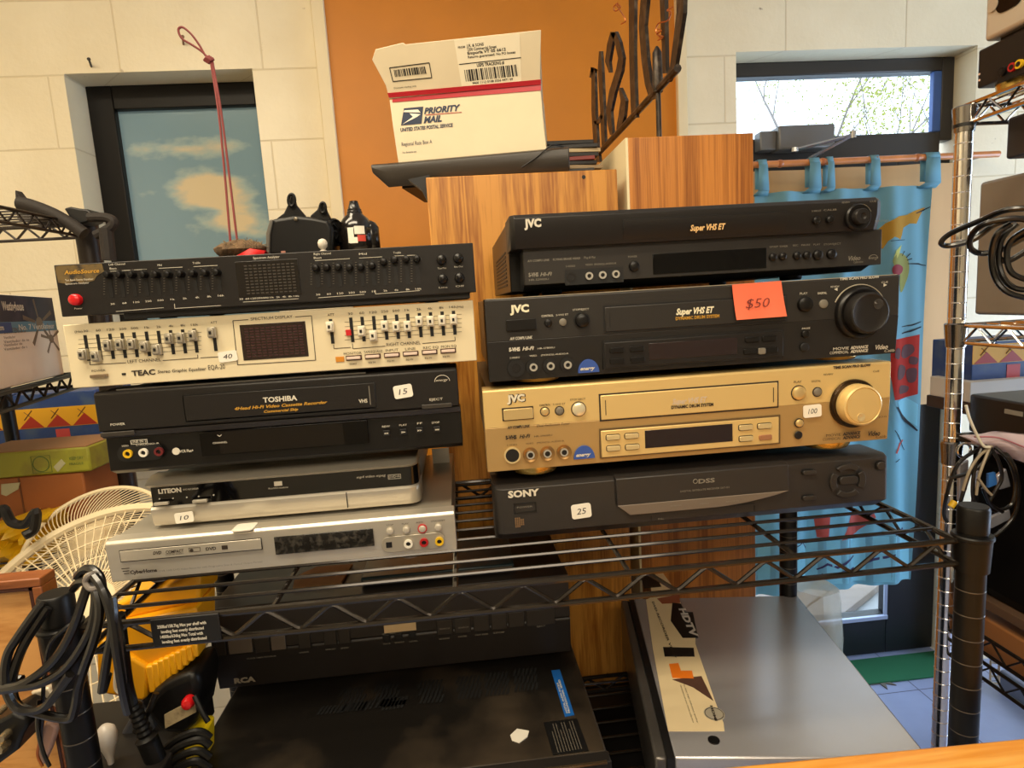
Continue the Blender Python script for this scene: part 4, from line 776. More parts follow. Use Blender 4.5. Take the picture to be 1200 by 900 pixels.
a = (FP.uv(760.5, 413)[0], FP.uv(864, 405)[0], FP.uv(812, 418.5)[1], FP.uv(812, 399)[1]); part(MB().box(FP, a[0], a[1], a[2], a[3], -.0006, .0004), 'display_window', GLSR, D, bevel=.0003)
u_, v_ = F.uv(605, 431.5); part(MB().ring(F, (u_, v_), .0045, .0088, -.003, .0006, 28), 'video_socket', BLKD, D); part(MB().cyl(F, (u_, v_), .0044, -.003, .0002, 20), 'socket_pins', BLK, D)
for x, y in ((625, 430.3), (645, 428.9), (665, 427.5)):
    c = F.uv(x, y); part(MB().cyl(F, c, .0075, -.004, -.0002, 24), 'socket_dish', BLKD, D); jack(FY(YR+.0005), FY(YR+.0005).uv(x, y), .004, D, RIM)
def badge(F, D, x, y):
    c = F.uv(x, y+7.5); r = F.px(x, y)*12.3; o = part(MB().prism(F, [(c[0]+r*math.cos(k*PI/16), c[1]+r*1.25*math.sin(k*PI/16)) for k in range(17)], -.0032, .0004), 'energy_badge', BADGE, D, 'blue half-round energy badge')
    part(MB().text(F, c[0]-r*.8, c[1]+r*.25, r*1.4, r*.35, 'energy', .03, .4, .0008), 'badge_lettering', WHT, o)
badge(F, D, 690, 429)
def star(F, D): pass
rbutton(F, 942.5, 356.4, 8.6, BLK2, D, .005, 'play_button'); rbutton(F, 964.7, 356.2, 5, GRB, D, .002); rbutton(F, 943.6, 391.5, 4.6, BLK2, D, .002); rbutton(F, 943, 407, 5, BLKD, D, .0006, 'sensor_window')
a_ = F.uv(942.8, 356.6); 
u_, v_ = F.uv(1006.5, 366.5); R_ = .0272
jw = part(MB().lathe(F, (u_, v_), [(R_, -.003), (R_, .004), (R_*.97, .006), (R_*.9, .0075), (R_*.8, .007), (R_*.78, .006)], 56), 'shuttle_ring', BLK2, D)
part(MB().lathe(F, (u_, v_), [(R_*.78, .004), (R_*.78, .0155), (R_*.75, .018), (R_*.7, .0185), (R_*.66, .0178), (R_*.3, .0178), (R_*.02, .0178)], 56), 'jog_wheel', BLK, jw)
dm = (u_+R_*.3, v_+R_*.32); part(MB().lathe(F, dm, [(R_*.2, .0174), (R_*.2, .0183), (R_*.15, .0183), (R_*.08, .0179), (.0002, .0178)], 24), 'finger_dimple', mat('glossy dimple', (46, 42, 40), .08, coat=.8), jw)
part(MB().tube([F.w(u_+(R_+.0022)*math.cos(t_), v_+(R_+.0022)*math.sin(t_), .0006) for t_ in [PI*.14+k*PI*.72/24 for k in range(25)]], .0006, 5), 'scale_arc', mat('pale edge trim', (196, 186, 164), .3, metal=.4), D)
# orange note
NF = FY(YR-.003); no = [NF.uv(*p) for p in ((858, 333.5), (915.5, 329), (920, 370.5), (861.5, 375))]
mb = MB(); G2 = Fr(NF.w(*no[3]), NF.w(*no[2])-NF.w(*no[3]), NF.w(*no[0])-NF.w(*no[3]))
P = []; nn = 10
for j in range(nn+1):
    for i in range(nn+1):
        a0 = Vector(no[0]).lerp(Vector(no[1]), i/nn); b0 = Vector(no[3]).lerp(Vector(no[2]), i/nn); p = b0.lerp(a0, j/nn); P.append(NF.w(p[0], p[1], .0035*(1-j/nn)**2+.0006*math.sin(i*.9)*(1-j/nn)))
n_ = sheet(P, nn, nn, .0004)
NOTE = tag(n_.build('sticky_note', mat('orange note paper', (238, 112, 78), .6)), 'orange sticky note with $50 written on it, stuck on the big black deck', 'note')
part(MB().ptext(FY(YR-.0062), (874, 362.5), (902, 358.5), 11, '$50', -.01, .2, 0), 'handwriting', mat('dark red ink', (110, 40, 34), .6), NOTE)
# gold deck
F = FY(YR); D, u0, u1, v0, v1, up, lo, pr = big_deck(F, ((565, 458), (1041, 423.5), (580, 552.5), (1045, 516)), 'gold-coloured video recorder with large gold jog wheel in the right stack, priced 100', True, 0)
u0 = F.uv(566, 470)[0]; vm = F.uv(810, 484)[1]
two_tone(F, D, u0, u1, v0, v1, vm, up, lo)
part(MB().box(F, u0+.004, u1-.004, v0+.004, v1-.001, -.32, -.03), 'body', mat('dark bronze cover', (70, 60, 44), .4, metal=.4), D, bevel=.001)
feet(F, .0265, .0095, v0+.002, (u0+.052, u1-.056), (.030, .26), mat('polished brass foot', (206, 172, 92), .25, metal=.9), D)
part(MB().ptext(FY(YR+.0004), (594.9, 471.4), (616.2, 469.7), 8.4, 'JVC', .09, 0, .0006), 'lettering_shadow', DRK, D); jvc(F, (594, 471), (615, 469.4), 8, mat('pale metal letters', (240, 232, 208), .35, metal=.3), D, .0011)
KG = mat('gold key', (220, 192, 134), .3, metal=.6)
part(MB().box(F, *(lambda a: (a[0], a[1], a[2], a[3]))((F.uv(588.3, 484)[0], F.uv(625.2, 484)[0], F.uv(607, 492.2)[1], F.uv(607, 477)[1])), -.0005, .0005), 'key_surround', DRK, D)
button(F, 607, 484.6, 34.5, 12.6, KG, D, .004, 'power_button', .25)
def sring(F, D, x, y, r, m=DRK): u, v = F.uv(x, y); part(MB().ring(F, (u, v), r*F.px(x, y)*.9, (r+1)*F.px(x, y), -.0002, .0006, 24), 'button_surround', m, D)
for x, y, r_, m in ((638.4, 482.2, 4.7, KG), (655.6, 481.3, 4.6, GRB), (678, 479.3, 7.9, mat('silver gold key', (232, 222, 190), .25, metal=.5)), (935.6, 460.4, 7.8, KG), (957.5, 459.3, 4.6, GRB), (936.4, 495.7, 4.4, KG)): sring(F, D, x, y, r_); rbutton(F, x, y, r_, m, D, .004 if r_ > 6 else .0025)
rbutton(F, 935.8, 510, 4.6, BLKD, D, .0006, 'sensor_window')
vdoor(F, D, 703, 910.5, 455.8, 484.2, 806, GOLD, DRK, None)
t = MB().ptext(F, (787, 473.5), (828, 470.7), 6.4, 'Super VHS ET', .03, .3, .0021); part(t, 'faded_lettering', mat('faded lilac print', (208, 190, 166), .5), D, 'faded pale lettering')
t = MB().ptext(F, (786, 478.7), (835, 475.3), 3.6, 'DYNAMIC DRUM SYSTEM', .04, 0, .0021)
for A, B, h, s_, bo, sh in [((594.5, 502.5), (621, 500.6), 3.2, 'A/V COMPU LINK', .04, .25), ((629, 500.2), (668, 497.4), 3, 'Dual Reduction Tuner', 0, .3), ((632, 476), (645, 475.2), 2.2, 'CONTROL', .02, 0), ((648, 474.8), (662.5, 473.8), 2, 'S-VHS ET', 0, 0), ((668, 469.5), (686, 468.2), 2.2, 'STOP EJECT', 0, 0), ((599, 487.2), (614, 486.1), 2.8, 'POWER', -.01, 0),
    ((592.5, 515), (605.5, 514), 4.4, 'S-VHS', .06, 0), ((608.5, 513.7), (621.5, 512.6), 4.4, 'Hi-Fi', .03, .35), ((626, 512.3), (647, 510.8), 2.2, 'HR-S9600U', 0, 0), ((594, 522.8), (606, 521.9), 2.2, 'S-VIDEO', 0, 0), ((616, 520.8), (625, 520.2), 2, 'VIDEO', 0, 0), ((629, 519.8), (661, 517.3), 2, '(MONO)L-AUDIO-R', 0, 0),
    ((930, 449), (939, 448.3), 2.6, 'PLAY', 0, 0), ((951, 448), (961.5, 447.2), 2.2, 'DIGITAL', 0, 0), ((976, 432.3), (1020, 429), 3, 'TIME SCAN PRO SLOW', .05, 0), ((965, 440), (976, 439.2), 2, 'REVIEW', 0, 0), ((1022.5, 436.2), (1030, 435.6), 2, 'CUE', 0, 0), ((968, 511.7), (985, 510.4), 3, 'MOVIE', 0, 0), ((987, 510.2), (1008, 508.6), 3.4, 'ADVANCE', .06, .2), ((964, 516.4), (985, 514.8), 3, 'COMMERCIAL', 0, 0), ((987, 514.6), (1008, 513), 3.4, 'ADVANCE', .06, .2), ((1017, 511), (1031, 509.9), 5.5, 'Video', .03, .3), ((1026, 513.4), (1038, 512.5), 3, 'Calib', 0, .2), ((1029, 489.5), (1038.5, 488.8), 1.8, 'JOG', 0, 0)]: t.ptext(F, A, B, h, s_, bo, sh, .0006)
part(t, 'lettering', DRK, D)
pod(F, D, 704, 912, 496.5, 527.5, 808, GOLD, mat('bronze shadow line', (96, 76, 46), .5))
KG2 = mat('pale gold key', (226, 204, 152), .3, metal=.5)
for x, y in ((718.2, 512.3), (740, 510.6), (718.8, 525.2), (740.8, 523.6), (873.5, 500.7), (895.5, 499), (874, 513.8)): 
    u, v = FP.uv(x, y); k = FP.px(x, y); part(MB().rrect(FP, u-8.6*k, u+8.6*k, v-3.6*k, v+3.6*k, .0022, -.0005, .0003), 'key_surround', DRK, D); button(FP, x, y, 15.5, 5.6, KG2, D, .0022, 'button', .5)
button(FP, 896.5, 512.3, 14.5, 5.8, mat('bronze record key', (176, 126, 92), .35, metal=.4), D, .0022, 'record_button', .5)
a = (FP.uv(755.8, 515)[0], FP.uv(858.5, 508)[0], FP.uv(807, 521.3)[1], FP.uv(807, 500.5)[1]); part(MB().box(FP, a[0], a[1], a[2], a[3], -.0006, .0004), 'display_window', GLSR, D, bevel=.0003)
DISH = mat('bronze socket dish', (158, 122, 74), .3, metal=.7)
u_, v_ = F.uv(600.5, 533.7); part(MB().ring(F, (u_, v_), .007, .0086, -.003, .0008, 28), 'video_socket', KG2, D); part(MB().cyl(F, (u_, v_), .0071, -.003, .0002, 20), 'socket_hole', BLKD, D)
for x, y in ((621.7, 533.2), (641.6, 531.6), (661.2, 530)):
    c = F.uv(x, y); part(MB().lathe(F, c, [(.0078, -.003), (.0078, .0008), (.0068, .0006), (.0045, -.0008)], 28), 'socket_dish', DISH, D); part(MB().ring(F, c, .0028, .0042, -.003, .0012, 20), 'socket', RIM, D); part(MB().cyl(F, c, .0028, -.003, .001, 14), 'socket_hole', BLKD, D)
badge(F, D, 685, 530)
u_, v_ = F.uv(999.5, 472.5); R_ = .0262
jw = part(MB().lathe(F, (u_, v_), [(R_, -.003), (R_, .003), (R_*.96, .0045), (R_*.83, .0045)], 56), 'shuttle_ring', mat('dark bronze ring', (64, 52, 40), .22, metal=.8), D)
part(MB().lathe(F, (u_, v_), [(R_*.84, .002), (R_*.84, .0135), (R_*.8, .0165), (R_*.74, .0175), (R_*.715, .0165), (R_*.69, .0165), (R_*.68, .0172), (R_*.3, .0175), (R_*.02, .0175)], 56), 'jog_wheel', GOLD, jw)
dm = (u_-R_*.1, v_-R_*.45); part(MB().lathe(F, dm, [(R_*.17, .017), (R_*.17, .018), (R_*.13, .018), (R_*.07, .0176), (.0002, .0175)], 24), 'finger_dimple', KG2, jw)
sticker(F, 951.3, 481.5, 21, 14, '100', D, .03)
# ---------------- black satellite receiver at the bottom of the right stack
F = FY(YR); u0, u1 = F.uv(579, 590)[0], F.uv(1042.5, 550)[0]; v1 = F.uv(650, 566.3)[1]; vc = F.uv(650, 621)[1]; v0 = 1.1965
S = thing('satellite_receiver', F.w((u0+u1)/2, v0, 0), 'wide black satellite receiver with curved grey strip, bottom of the right stack, priced 25', 'receiver')
SB = mat('charcoal plastic', (42, 38, 35), .42, bump=.08, bscale=900)
def sony_shell(ua, ub, ra_, rb_, d0=0, name='front_panel'):
    pr = [(v0, -.018), (vc, 0), (v1-.003, -.001), (v1, -.006), (v1, -.05), (v0, -.05)]
    mb = MB(); K = ([(ua+(ra_*(1-math.cos(k*PI/8)) if ra_ else 0), -(ra_*1.3*(1-math.sin(k*PI/8)))) for k in range(5)] if ra_ else [(ua, 0)])+([(ub-(rb_*(1-math.sin(k*PI/8))), -(rb_*1.3*(1-math.cos(k*PI/8)))) for k in range(5)] if rb_ else [(ub, 0)])
    n = len(pr); P = [F.w(u, b, d+d0+(o if d > -.04 else 0)) for u, o in K for b, d in pr]
    fs = [tuple(range(n)), tuple(range((len(K)-1)*n, len(K)*n))[::-1]]+[(k*n+i, k*n+n+i, k*n+n+(i+1) % n, k*n+(i+1) % n) for k in range(len(K)-1) for i in range(n)]
    mb.add(P, fs); return part(mb, name, SB, S, bevel=.0008)
ug = F.uv(722, 580)[0]; ug2 = F.uv(925, 560)[0]
sony_shell(u0, u1, .010, .005)
part(MB().box(F, u0+.006, u1-.012, v0+.002, v1-.001, -.33, -.05), 'body', BLK, S, bevel=.002)
# raised centre with the taupe arc
cu0, cu1 = ug, F.uv(923, 570)[0]; vt_ = F.uv(820, 551)[1]+.0; vband = F.uv(820, 584)[1]; vbb = F.uv(820, 594.5)[1]
part(MB().prof(F, [(vband, 0), (vband, .003), (v1-.001, .002), (v1+.0012, -.003), (v1+.0012, -.06), (v1-.002, -.06), (v1-.002, 0)], cu0, cu1), 'centre_panel', SB, S, bevel=.0008)
part(MB().box(F, cu0-.0012, cu0, vband+.002, v1, -.004, .0003), 'panel_gap', BLKD, S)
N = 14; arc = [(cu0+(cu1-cu0)*k/N, vband+.001) for k in range(N+1)]; low = []
for k in range(N+1):
    tt = k/N; low.append((cu1-(cu1-cu0)*tt, vband-.0105*min(1, math.sin(min(tt, 1-tt*.0)*PI*.5*2.2) if tt < .455 else 1 if tt < .93 else math.cos((tt-.93)/.07*PI/2))))
part(MB().prism(F, arc+low[1:-1], -.001, .0036), 'curved_strip', mat('taupe plastic strip', (112, 100, 88), .4), S, 'curved taupe strip', bevel=.0006)
for x, yt, yb in ((763, 604, 634), (884, 592, 622)):
    a = F.uv(x, yt); b_ = F.uv(x, yb); part(MB().box(F, a[0]-.0006, a[0]+.0006, max(b_[1], vc), a[1], -.001, .0003), 'flap_groove', BLKD, S)
part(MB().box(F, F.uv(763, 600)[0], F.uv(884, 600)[0], vbb-.0015, vbb-.0005, -.001, .0003), 'flap_groove', BLKD, S)
t = MB().ptext(F, (595.5, 583.2), (632, 580), 8, 'SONY', .045, 0, .0006); part(t, 'maker_lettering', WHT, S)
t = MB().ptext(F, (817, 565.3), (836, 563.8), 5, 'DSS', .03, 0, .0036).ptext(F, (796, 575.5), (853, 571), 2.2, 'DIGITAL SATELLITE RECEIVER SAT-B3', 0, 0, .0036); u_, v_ = F.uv(813.5, 563); t.ring(F, (u_, v_), .002, .0026, .003, .0036, 14)
t.ptext(F, (784, 592.3), (797, 591.3), 1.8, 'ANTENNA', 0, 0, .004).ptext(F, (819, 589.8), (829, 589), 1.8, 'MENU', 0, 0, .004).ptext(F, (849, 587.4), (864, 586.2), 1.8, 'FAVORITE', 0, 0, .004).ptext(F, (771, 609), (778, 608.4), 2, 'PULL').ptext(F, (606, 595.6), (624, 594), 2, 'POWER')
part(t, 'lettering', GRY, S)
q = MB(); outline(q, F, *(F.uv(602, 594)[0], F.uv(628, 594)[0], F.uv(615, 600.5)[1], F.uv(615, 589.5)[1]), .0007, .0006); part(q, 'power_button', BLKD, S)
q = MB(); c0 = F.uv(604, 618); k = F.px(604, 618)
for j in range(6):
    for i in range(5 if j not in (0, 5) else 3): q.box(F, c0[0]+i*2.2*k, c0[0]+(i*2.2+1.6)*k, c0[1]+j*2*k, c0[1]+(j*2+1.4)*k, 0, .0004)
part(q, 'printed_emblem', mat('brown emblem print', (128, 98, 66), .6), S, 'small brown printed emblem')
def rimkey(x, y, w_, h_, rr=.5):
    u, v = F.uv(x, y); k = F.px(x, y); part(MB().rrect(F, u-(w_/2+1)*k, u+(w_/2+1)*k, v-(h_/2+1)*k, v+(h_/2+1)*k, .004, -.0005, .0003), 'key_surround', BLKD, S); part(MB().rrect(F, u-w_/2*k, u+w_/2*k, v-h_/2*k, v+h_/2*k, h_/2*k*.95, -.0005, .0028), 'button', SB, S, bevel=.0005)
rimkey(947.5, 553.3, 15, 5); rimkey(947.3, 583, 15, 5); rimkey(1031.5, 545.5, 10, 9); rimkey(993.3, 562.3, 21, 9)
for x, y, a0, a1 in ((992.5, 563, .28, .72), (992.5, 563, 1.28, 1.72), (992.5, 563, .82, 1.18), (992.5, 563, -.18, .18)):
    u, v = F.uv(x, y); k = F.px(x, y); r0, r1 = 13.5*k, 19.5*k; N = 10; el = .98
    poly = [(u+r1*1.06*math.cos(PI*(a0+(a1-a0)*i/N)), v+r1*el*math.sin(PI*(a0+(a1-a0)*i/N))) for i in range(N+1)]+[(u+r0*math.cos(PI*(a1-(a1-a0)*i/N)), v+r0*el*math.sin(PI*(a1-(a1-a0)*i/N))) for i in range(N+1)]
    part(MB().prism(F, poly, -.0005, .0026), 'button', SB, S, bevel=.0005)
sticker(F, 681, 598.5, 23, 17, '25', S, .06)
# ================================================================== BLACK WIRE RACK
ZS = 1.1965
RX0, RX1, RY0, RY1 = -.362, .482, .518, .848
POSTM = mat('black powder coat', (11, 10, 9), .4, spec=.3)
WIRE = mat('black enamel wire', (40, 34, 28), .22, metal=.5, coat=.4)
RK_ = thing('wire_rack', ((RX0+RX1)/2, (RY0+RY1)/2, 0), 'black wire shelving rack with grooved posts carrying both stacks of decks', 'rack')
GRV = mat('groove highlight', (92, 84, 74), .3, metal=.6)
for x in (RX0, RX1):
    for y in (RY0, RY1):
        f = Fr((x, y, 0), (1, 0, 0), (0, 1, 0)); top = ZS+(.031 if x > 0 else .030)
        p = part(MB().lathe(f, (0, 0), [(.0127, .02), (.0127, top-.004)], 24), 'post', POSTM, RK_)
        part(MB().lathe(f, (0, 0), [(.0134, top-.026), (.0136, top-.0025), (.0122, top)], 28), 'post_cap', POSTM, p, bevel=.0006)
        g = MB(); z = .05
        while z < ZS-.05: g.lathe(f, (0, 0), [(.01272, z), (.01295, z+.0006), (.01272, z+.0012)], 24, cap=False); z += .0254
        part(g, 'post_groove', GRV, p); part(MB().lathe(f, (0, 0), [(.014, .0), (.014, .012), (.005, .02), (.005, .03)], 16), 'levelling_foot', POSTM, p)
        for zz in (ZS, .868):
            c = part(MB().lathe(f, (0, 0), [(.0150, zz-.034), (.0165, zz-.002), (.0178, zz-.001), (.0178, zz+.0012), (.0165, zz+.0025), (.0142, zz+.0025)], 28), 'shelf_collar', POSTM, RK_)
def wshelf(zt, front_lbl, xs0, xs1, y0, y1, root, wm, step=.0285, rodr=.0019, low=.0235, zig=.0289):
    b = MB()
    for y in (y0, y1):
        b.tube([(xs0, y, zt-.003), (xs1, y, zt-.003)], .0031, 8); b.tube([(xs0, y, zt-.003-low), (xs1, y, zt-.003-low)], .0029, 8)
    for x in (xs0+.004, xs1-.004): b.tube([(x, y0, zt-.003), (x, y1, zt-.003)], .0031, 8); b.tube([(x, y0, zt-.003-low), (x, y1, zt-.003-low)], .0029, 8)
    part(b, 'edge_rod', wm, root)
    z = MB()
    for y, s_ in ((y0, 1), (y1, -1)):
        n = int((xs1-xs0-.03)/zig); pts = [Vector((xs0+.015+i*zig, y, zt-.004 if i % 2 else zt-.002-low)) for i in range(n+1)]
        q = []
        for i, p in enumerate(pts):
            if 0 < i < n:
                a = p.lerp(pts[i-1], .12); c = p.lerp(pts[i+1], .12); q += [a, p.lerp((a+c)/2, .4), c]
            else: q.append(p)
        z.tube(q, .0021, 6)
    n = int((y1-y0-.03)/zig)
    for x in (xs0+.004, xs1-.004): z.tube([Vector((x, y0+.015+i*zig, zt-.004 if i % 2 else zt-.002-low)) for i in range(n+1)], .0021, 6)
    part(z, 'zigzag_truss', wm, root)
    wv = MB(); y = y0+.0285
    while y < y1-.008: wv.tube([(xs0+.004, y, zt-rodr), (xs1-.004, y, zt-rodr)], rodr, 6); y += step
    part(wv, 'shelf_wires', wm, root)
    c = MB(); x = xs0+.1; k = (xs1-xs0)/5
    for i in range(1, 5): c.tube([(xs0+i*k, y0+.004, zt-.0065), (xs0+i*k, y1-.004, zt-.0065)], .0026, 6)
    part(c, 'cross_brace', wm, root)
wshelf(ZS, 1, RX0+.012, RX1-.012, RY0, RY1, RK_, WIRE)
wshelf(.868, 0, RX0+.012, RX1-.012, RY0, RY1, RK_, WIRE)
F = FY(RY0-.0036); a = (F.uv(178, 740)[0], F.uv(258.5, 735)[0], F.uv(218, 753.5)[1], F.uv(218, 722)[1])
pl_ = part(MB().box(F, a[0], a[1], a[2], a[3], -.0005, .0012), 'load_plate', BLKD, RK_, 'black load-limit plate with white text', bevel=.0006)
t = MB(); hh = (a[3]-a[2])
for i, (s_, sc_, of) in enumerate((('350lbs/158.7kg Max per shelf with', .96, .0), ('leveling feet evenly distributed', .84, .06), ('1400lbs/636kg Max Total with', .84, .03), ('leveling feet evenly distributed', .88, .05))):
    ww = (a[1]-a[0])*.74; t.text(F, a[0]+(a[1]-a[0])*.10+ww*of, a[3]-hh*(.33+.19*i), ww*sc_, hh*.115, s_, .025, 0, .0015)
part(t, 'plate_lettering', WHT, pl_)
tag(MB().wbox(-.31, .44, .54, .83, .0005, .825).wbox(-.29, .42, .5385, .541, .06, .76).build('filler_crate', mat('black crate plastic', (10, 9, 9), .6, spec=.2), bevel=.004), 'black crate added to darken the gap under the lower wire shelf', 'crate')  # put in to hide the lit floor and keep the gap black
# ================================================================== lower black receiver
ZB = .97
TFm = Fr((0, 0, ZB), (1, 0, 0), (0, 1, 0))
bx0, bx1 = -.328, TFm.uv(715, 890)[0]; by0 = TFm.uv(715, 890)[1]
DUST = mat('dusty black metal', (20, 17, 14), .42, dirt=(66, 56, 44), vscale=7, spec=.35)
LD = thing('stereo_receiver', ((bx0+bx1)/2, by0+.17, .871), 'large dusty black receiver with vent slots in its top, on the lower shelf', 'receiver')
part(MB().wbox(bx0, bx1, by0+.012, by0+.335, .878, ZB-.0005), 'top_cover', DUST, LD, bevel=.003)
part(MB().wbox(bx0-.001, bx1+.001, by0-.004, by0+.012, .878, ZB+.001), 'front_panel', BLK, LD, bevel=.0015)
part(MB().wbox(bx0+.002, bx1-.004, by0-.0045, by0-.002, ZB-.001, ZB+.0014), 'bright_edge', mat('bright bronze edge', (150, 128, 98), .25, metal=.9), LD)
Bf = Fr((0, 0, .878), (1, 0, 0), (0, 1, 0))
for x in (bx0+.05, bx1-.05):
    for y in (by0+.04, by0+.29): part(MB().lathe(Bf, (x, y), [(.015, -.0095), (.016, 0)], 20), 'foot', BLKD, LD)
q = MB()
def slots(c0, c1, ya, yb, n, wd=.0032):
    p0 = TFm.uv(*c0); p1 = TFm.uv(*c1)
    for i in range(n):
        x = p0[0]+(p1[0]-p0[0])*i/(n-1); y = p0[1]+(p1[1]-p0[1])*i/(n-1); q.add([Vector((x-wd/2+dx, y+dy_, ZB+.0004)) for dx, dy_ in ((0, 0), (wd, 0), (wd+.004, .015), (.004, .015))], [(0, 1, 2, 3)])
slots((372, 838), (400, 835.5), 0, 0, 7); slots((407, 834), (433, 831.5), 0, 0, 7); slots((446, 828), (472, 826), 0, 0, 7); slots((448, 838-5), (470, 831-1), 0, 0, 6)
for r_ in range(3):
    for c_ in ((400, 826), (440, 822), (492, 817), (537, 812), (570, 808), (604, 803)): slots((c_[0]-r_*1.0, c_[1]-r_*9+8), (c_[0]+24-r_, c_[1]-r_*9+6), 0, 0, 6)
q.keep = True; part(q, 'vent_slots', mat('vent hole', (4, 4, 4), .8), LD)
G = TFm
def tquad(F, P, m, name, parent, d=.0006, label=None):
    poly = [F.uv(*p) for p in P]; return part(MB().prism(F, poly, -.0002, d), name, m, parent, label)
bs = tquad(G, [(646, 786), (656, 785), (673, 838), (662, 840)], mat('blue label', (24, 96, 176), .4), 'blue_label', LD, .0006, 'narrow blue label')
G2 = Fr(G.w(*G.uv(664, 838), 0), G.w(*G.uv(655, 800))-G.w(*G.uv(664, 838)), Vector((-1, 0, 0)))
t = MB(); t.text(G2, .002, .0012, .055, .0035, 'DIGITAL STEREO', .03, 0, .001) if False else None
A_, B_ = Vector((*G.uv(668, 836), 0)), Vector((*G.uv(655.5, 797), 0)); dirv = (B_-A_); G2 = Fr(G.w(A_.x, A_.y), (dirv.x, dirv.y, 0), (dirv.y*-1, dirv.x, 0))
if G2.n.z < 0: G2.v = -G2.v; G2.n = -G2.n
t = MB().text(G2, 0, -.0005, dirv.length, .0022, 'PROFESSIONAL SERIES', .02, 0, .0008).text(G2, 0, .0026, dirv.length*.9, .0022, 'DIGITAL AUDIO SYSTEM', .02, 0, .0008); part(t, 'label_lettering', WHT, bs)
wl = tquad(G, [(637, 847), (676, 842), (690, 880), (648, 885)], BLKD, 'warning_label', LD, .0005, 'black warning label with grey text')
t = MB()
A_, B_ = Vector((*G.uv(652, 883), 0)), Vector((*G.uv(642, 848), 0)); dv = B_-A_; n_ = Vector((dv.y, -dv.x, 0)).normalized()
for k in range(9):
    o_ = A_+n_*(.0022+k*.0032); ln = dv.length*(.95 if k % 3 else .7); e_ = o_+dv.normalized()*ln; w_ = n_*.0005
    t.add([Vector((p.x, p.y, ZB+.0008)) for p in (o_-w_, o_+w_, e_+w_, e_-w_)], [(0, 1, 2, 3)])
t.keep = True; part(t, 'label_lines', mat('dim label print', (92, 86, 76), .6), wl)
tquad(G, [(598, 862), (606, 854.5), (620, 857), (618, 864), (608.5, 871), (600, 868)], STK, 'price_sticker', LD, .0008, 'white price sticker lying askew on the dusty top')
# ================================================================== RCA recorder
zr0 = ZB+.0125; 
d0 = ray(460, 789); YRC = (zr0-1.45)/d0.z*d0.y
F = FY(YRC); u0, u1 = F.uv(250, 775)[0], F.uv(669, 740)[0]; vs = F.uv(460, 745)[1]; v1 = F.uv(460, 693)[1]
RC = thing('video_recorder', F.w((u0+u1)/2, zr0-.012, -.1), 'old black video recorder with a row of grey keys, standing on the large dusty receiver', 'video recorder')
part(MB().prof(F, [(zr0, -.006), (vs-.003, 0), (vs, -.002), (vs, -.03), (zr0, -.03)], u0, u1), 'lower_panel', mat('brown black plastic', (30, 24, 20), .45), RC, bevel=.001)
part(MB().box(F, u0, u1, vs+.001, v1, -.03, 0), 'upper_panel', mat('dim charcoal panel', (38, 32, 28), .42), RC, bevel=.001)
part(MB().box(F, u0+.002, u1-.002, zr0, v1-.001, -.19 if YRC+.19 < RY1+.1 else -.15, -.03), 'body', DUST, RC, bevel=.002)
Bf = Fr((0, 0, zr0), (1, 0, 0), (0, 1, 0))
for x in (u0+.05, u1-.05):
    for y in (YRC+.04, YRC+.15): part(MB().lathe(Bf, (x, y), [(.012, -.012), (.013, .001)], 20), 'foot', BLKD, RC)
KD = mat('dark flush key', (44, 38, 33), .4); KL = mat('greyish flush key', (98, 88, 78), .4)
def key(x0, x1, yt, yb, m, h=.0015): 
    a = (F.uv(x0, (yt+yb)/2)[0], F.uv(x1, (yt+yb)/2)[0], F.uv((x0+x1)/2, yb)[1], F.uv((x0+x1)/2, yt)[1]); part(MB().box(F, a[0]-.0008, a[1]+.0008, a[2]-.0008, a[3]+.0008, -.0005, .0003), 'key_gap', BLKD, RC); return part(MB().box(F, a[0], a[1], a[2], a[3], -.0005, h), 'button', m, RC, bevel=.0005)
def yk(x, y0): return y0-(x-300)*.098
for x0, x1, t_, b_, m in ((254, 265, 751, 768, KD), (268, 296, 749, 766, KL), (299, 316, 748, 765, KD), (318, 335, 746, 762, KL), (350, 364, 742, 760, KD), (380, 394, 739, 756, KD), (397, 410, 737, 754, KD), (512, 530, 727, 744, KD), (533, 551, 725, 742, KD), (555, 573, 722, 740, KD), (576, 593, 720, 738, KD), (596, 614, 718, 735, KD), (617, 650, 715, 733, KD)): key(x0, x1, t_-1, b_-1, m)
a = F.rect((450, 731.5), (487.5, 736)); a = (F.uv(450, 736)[0], F.uv(487.5, 733)[0], F.uv(469, 740)[1], F.uv(469, 731)[1]); part(MB().box(F, a[0], a[1], a[2], a[3], -.0005, .0006), 'paper_label', mat('cream label', (206, 178, 134), .6), RC, 'cream paper label')
for x in (449, 463, 479): key(x, x+8, 744-(x-449)*.1, 751-(x-449)*.1, BLKD, .0008)
t = MB().ptext(F, (275, 800.5), (300, 797.8), 6.5, 'RCA', .055, 0, .0008)
part(t, 'maker_lettering', mat('dull metal letters', (168, 154, 132), .4, metal=.4), RC)
t = MB()
for x, y, s_, w_ in ((290, 771.5, 'CLOCK TIMER PROGRAM', 34), (351, 764.5, 'CHANNEL', 12), (382, 761, 'MEMORY', 12), (400, 759.3, 'SPEED', 9), (448, 743, 'SET', 5), (456, 742, 'CLEAR', 8), (515, 748.6, 'REVERSE', 12), (537, 746, 'PAUSE', 10), (557, 744, 'FAST FWD', 15), (578, 741.6, 'STOP', 13), (515, 737, 'SEARCH', 12), (537, 735.5, 'SEARCH', 12), (629, 734, 'EJECT', 10), (449, 754.5, 'TRACK', 9), (463, 753, 'SHARP', 11), (480, 751.5, 'LEVEL', 10)): t.ptext(F, (x, y), (x+w_, y-w_*.09), 1.8, s_, .01, 0, .0022)
part(t, 'lettering', GRY, RC)
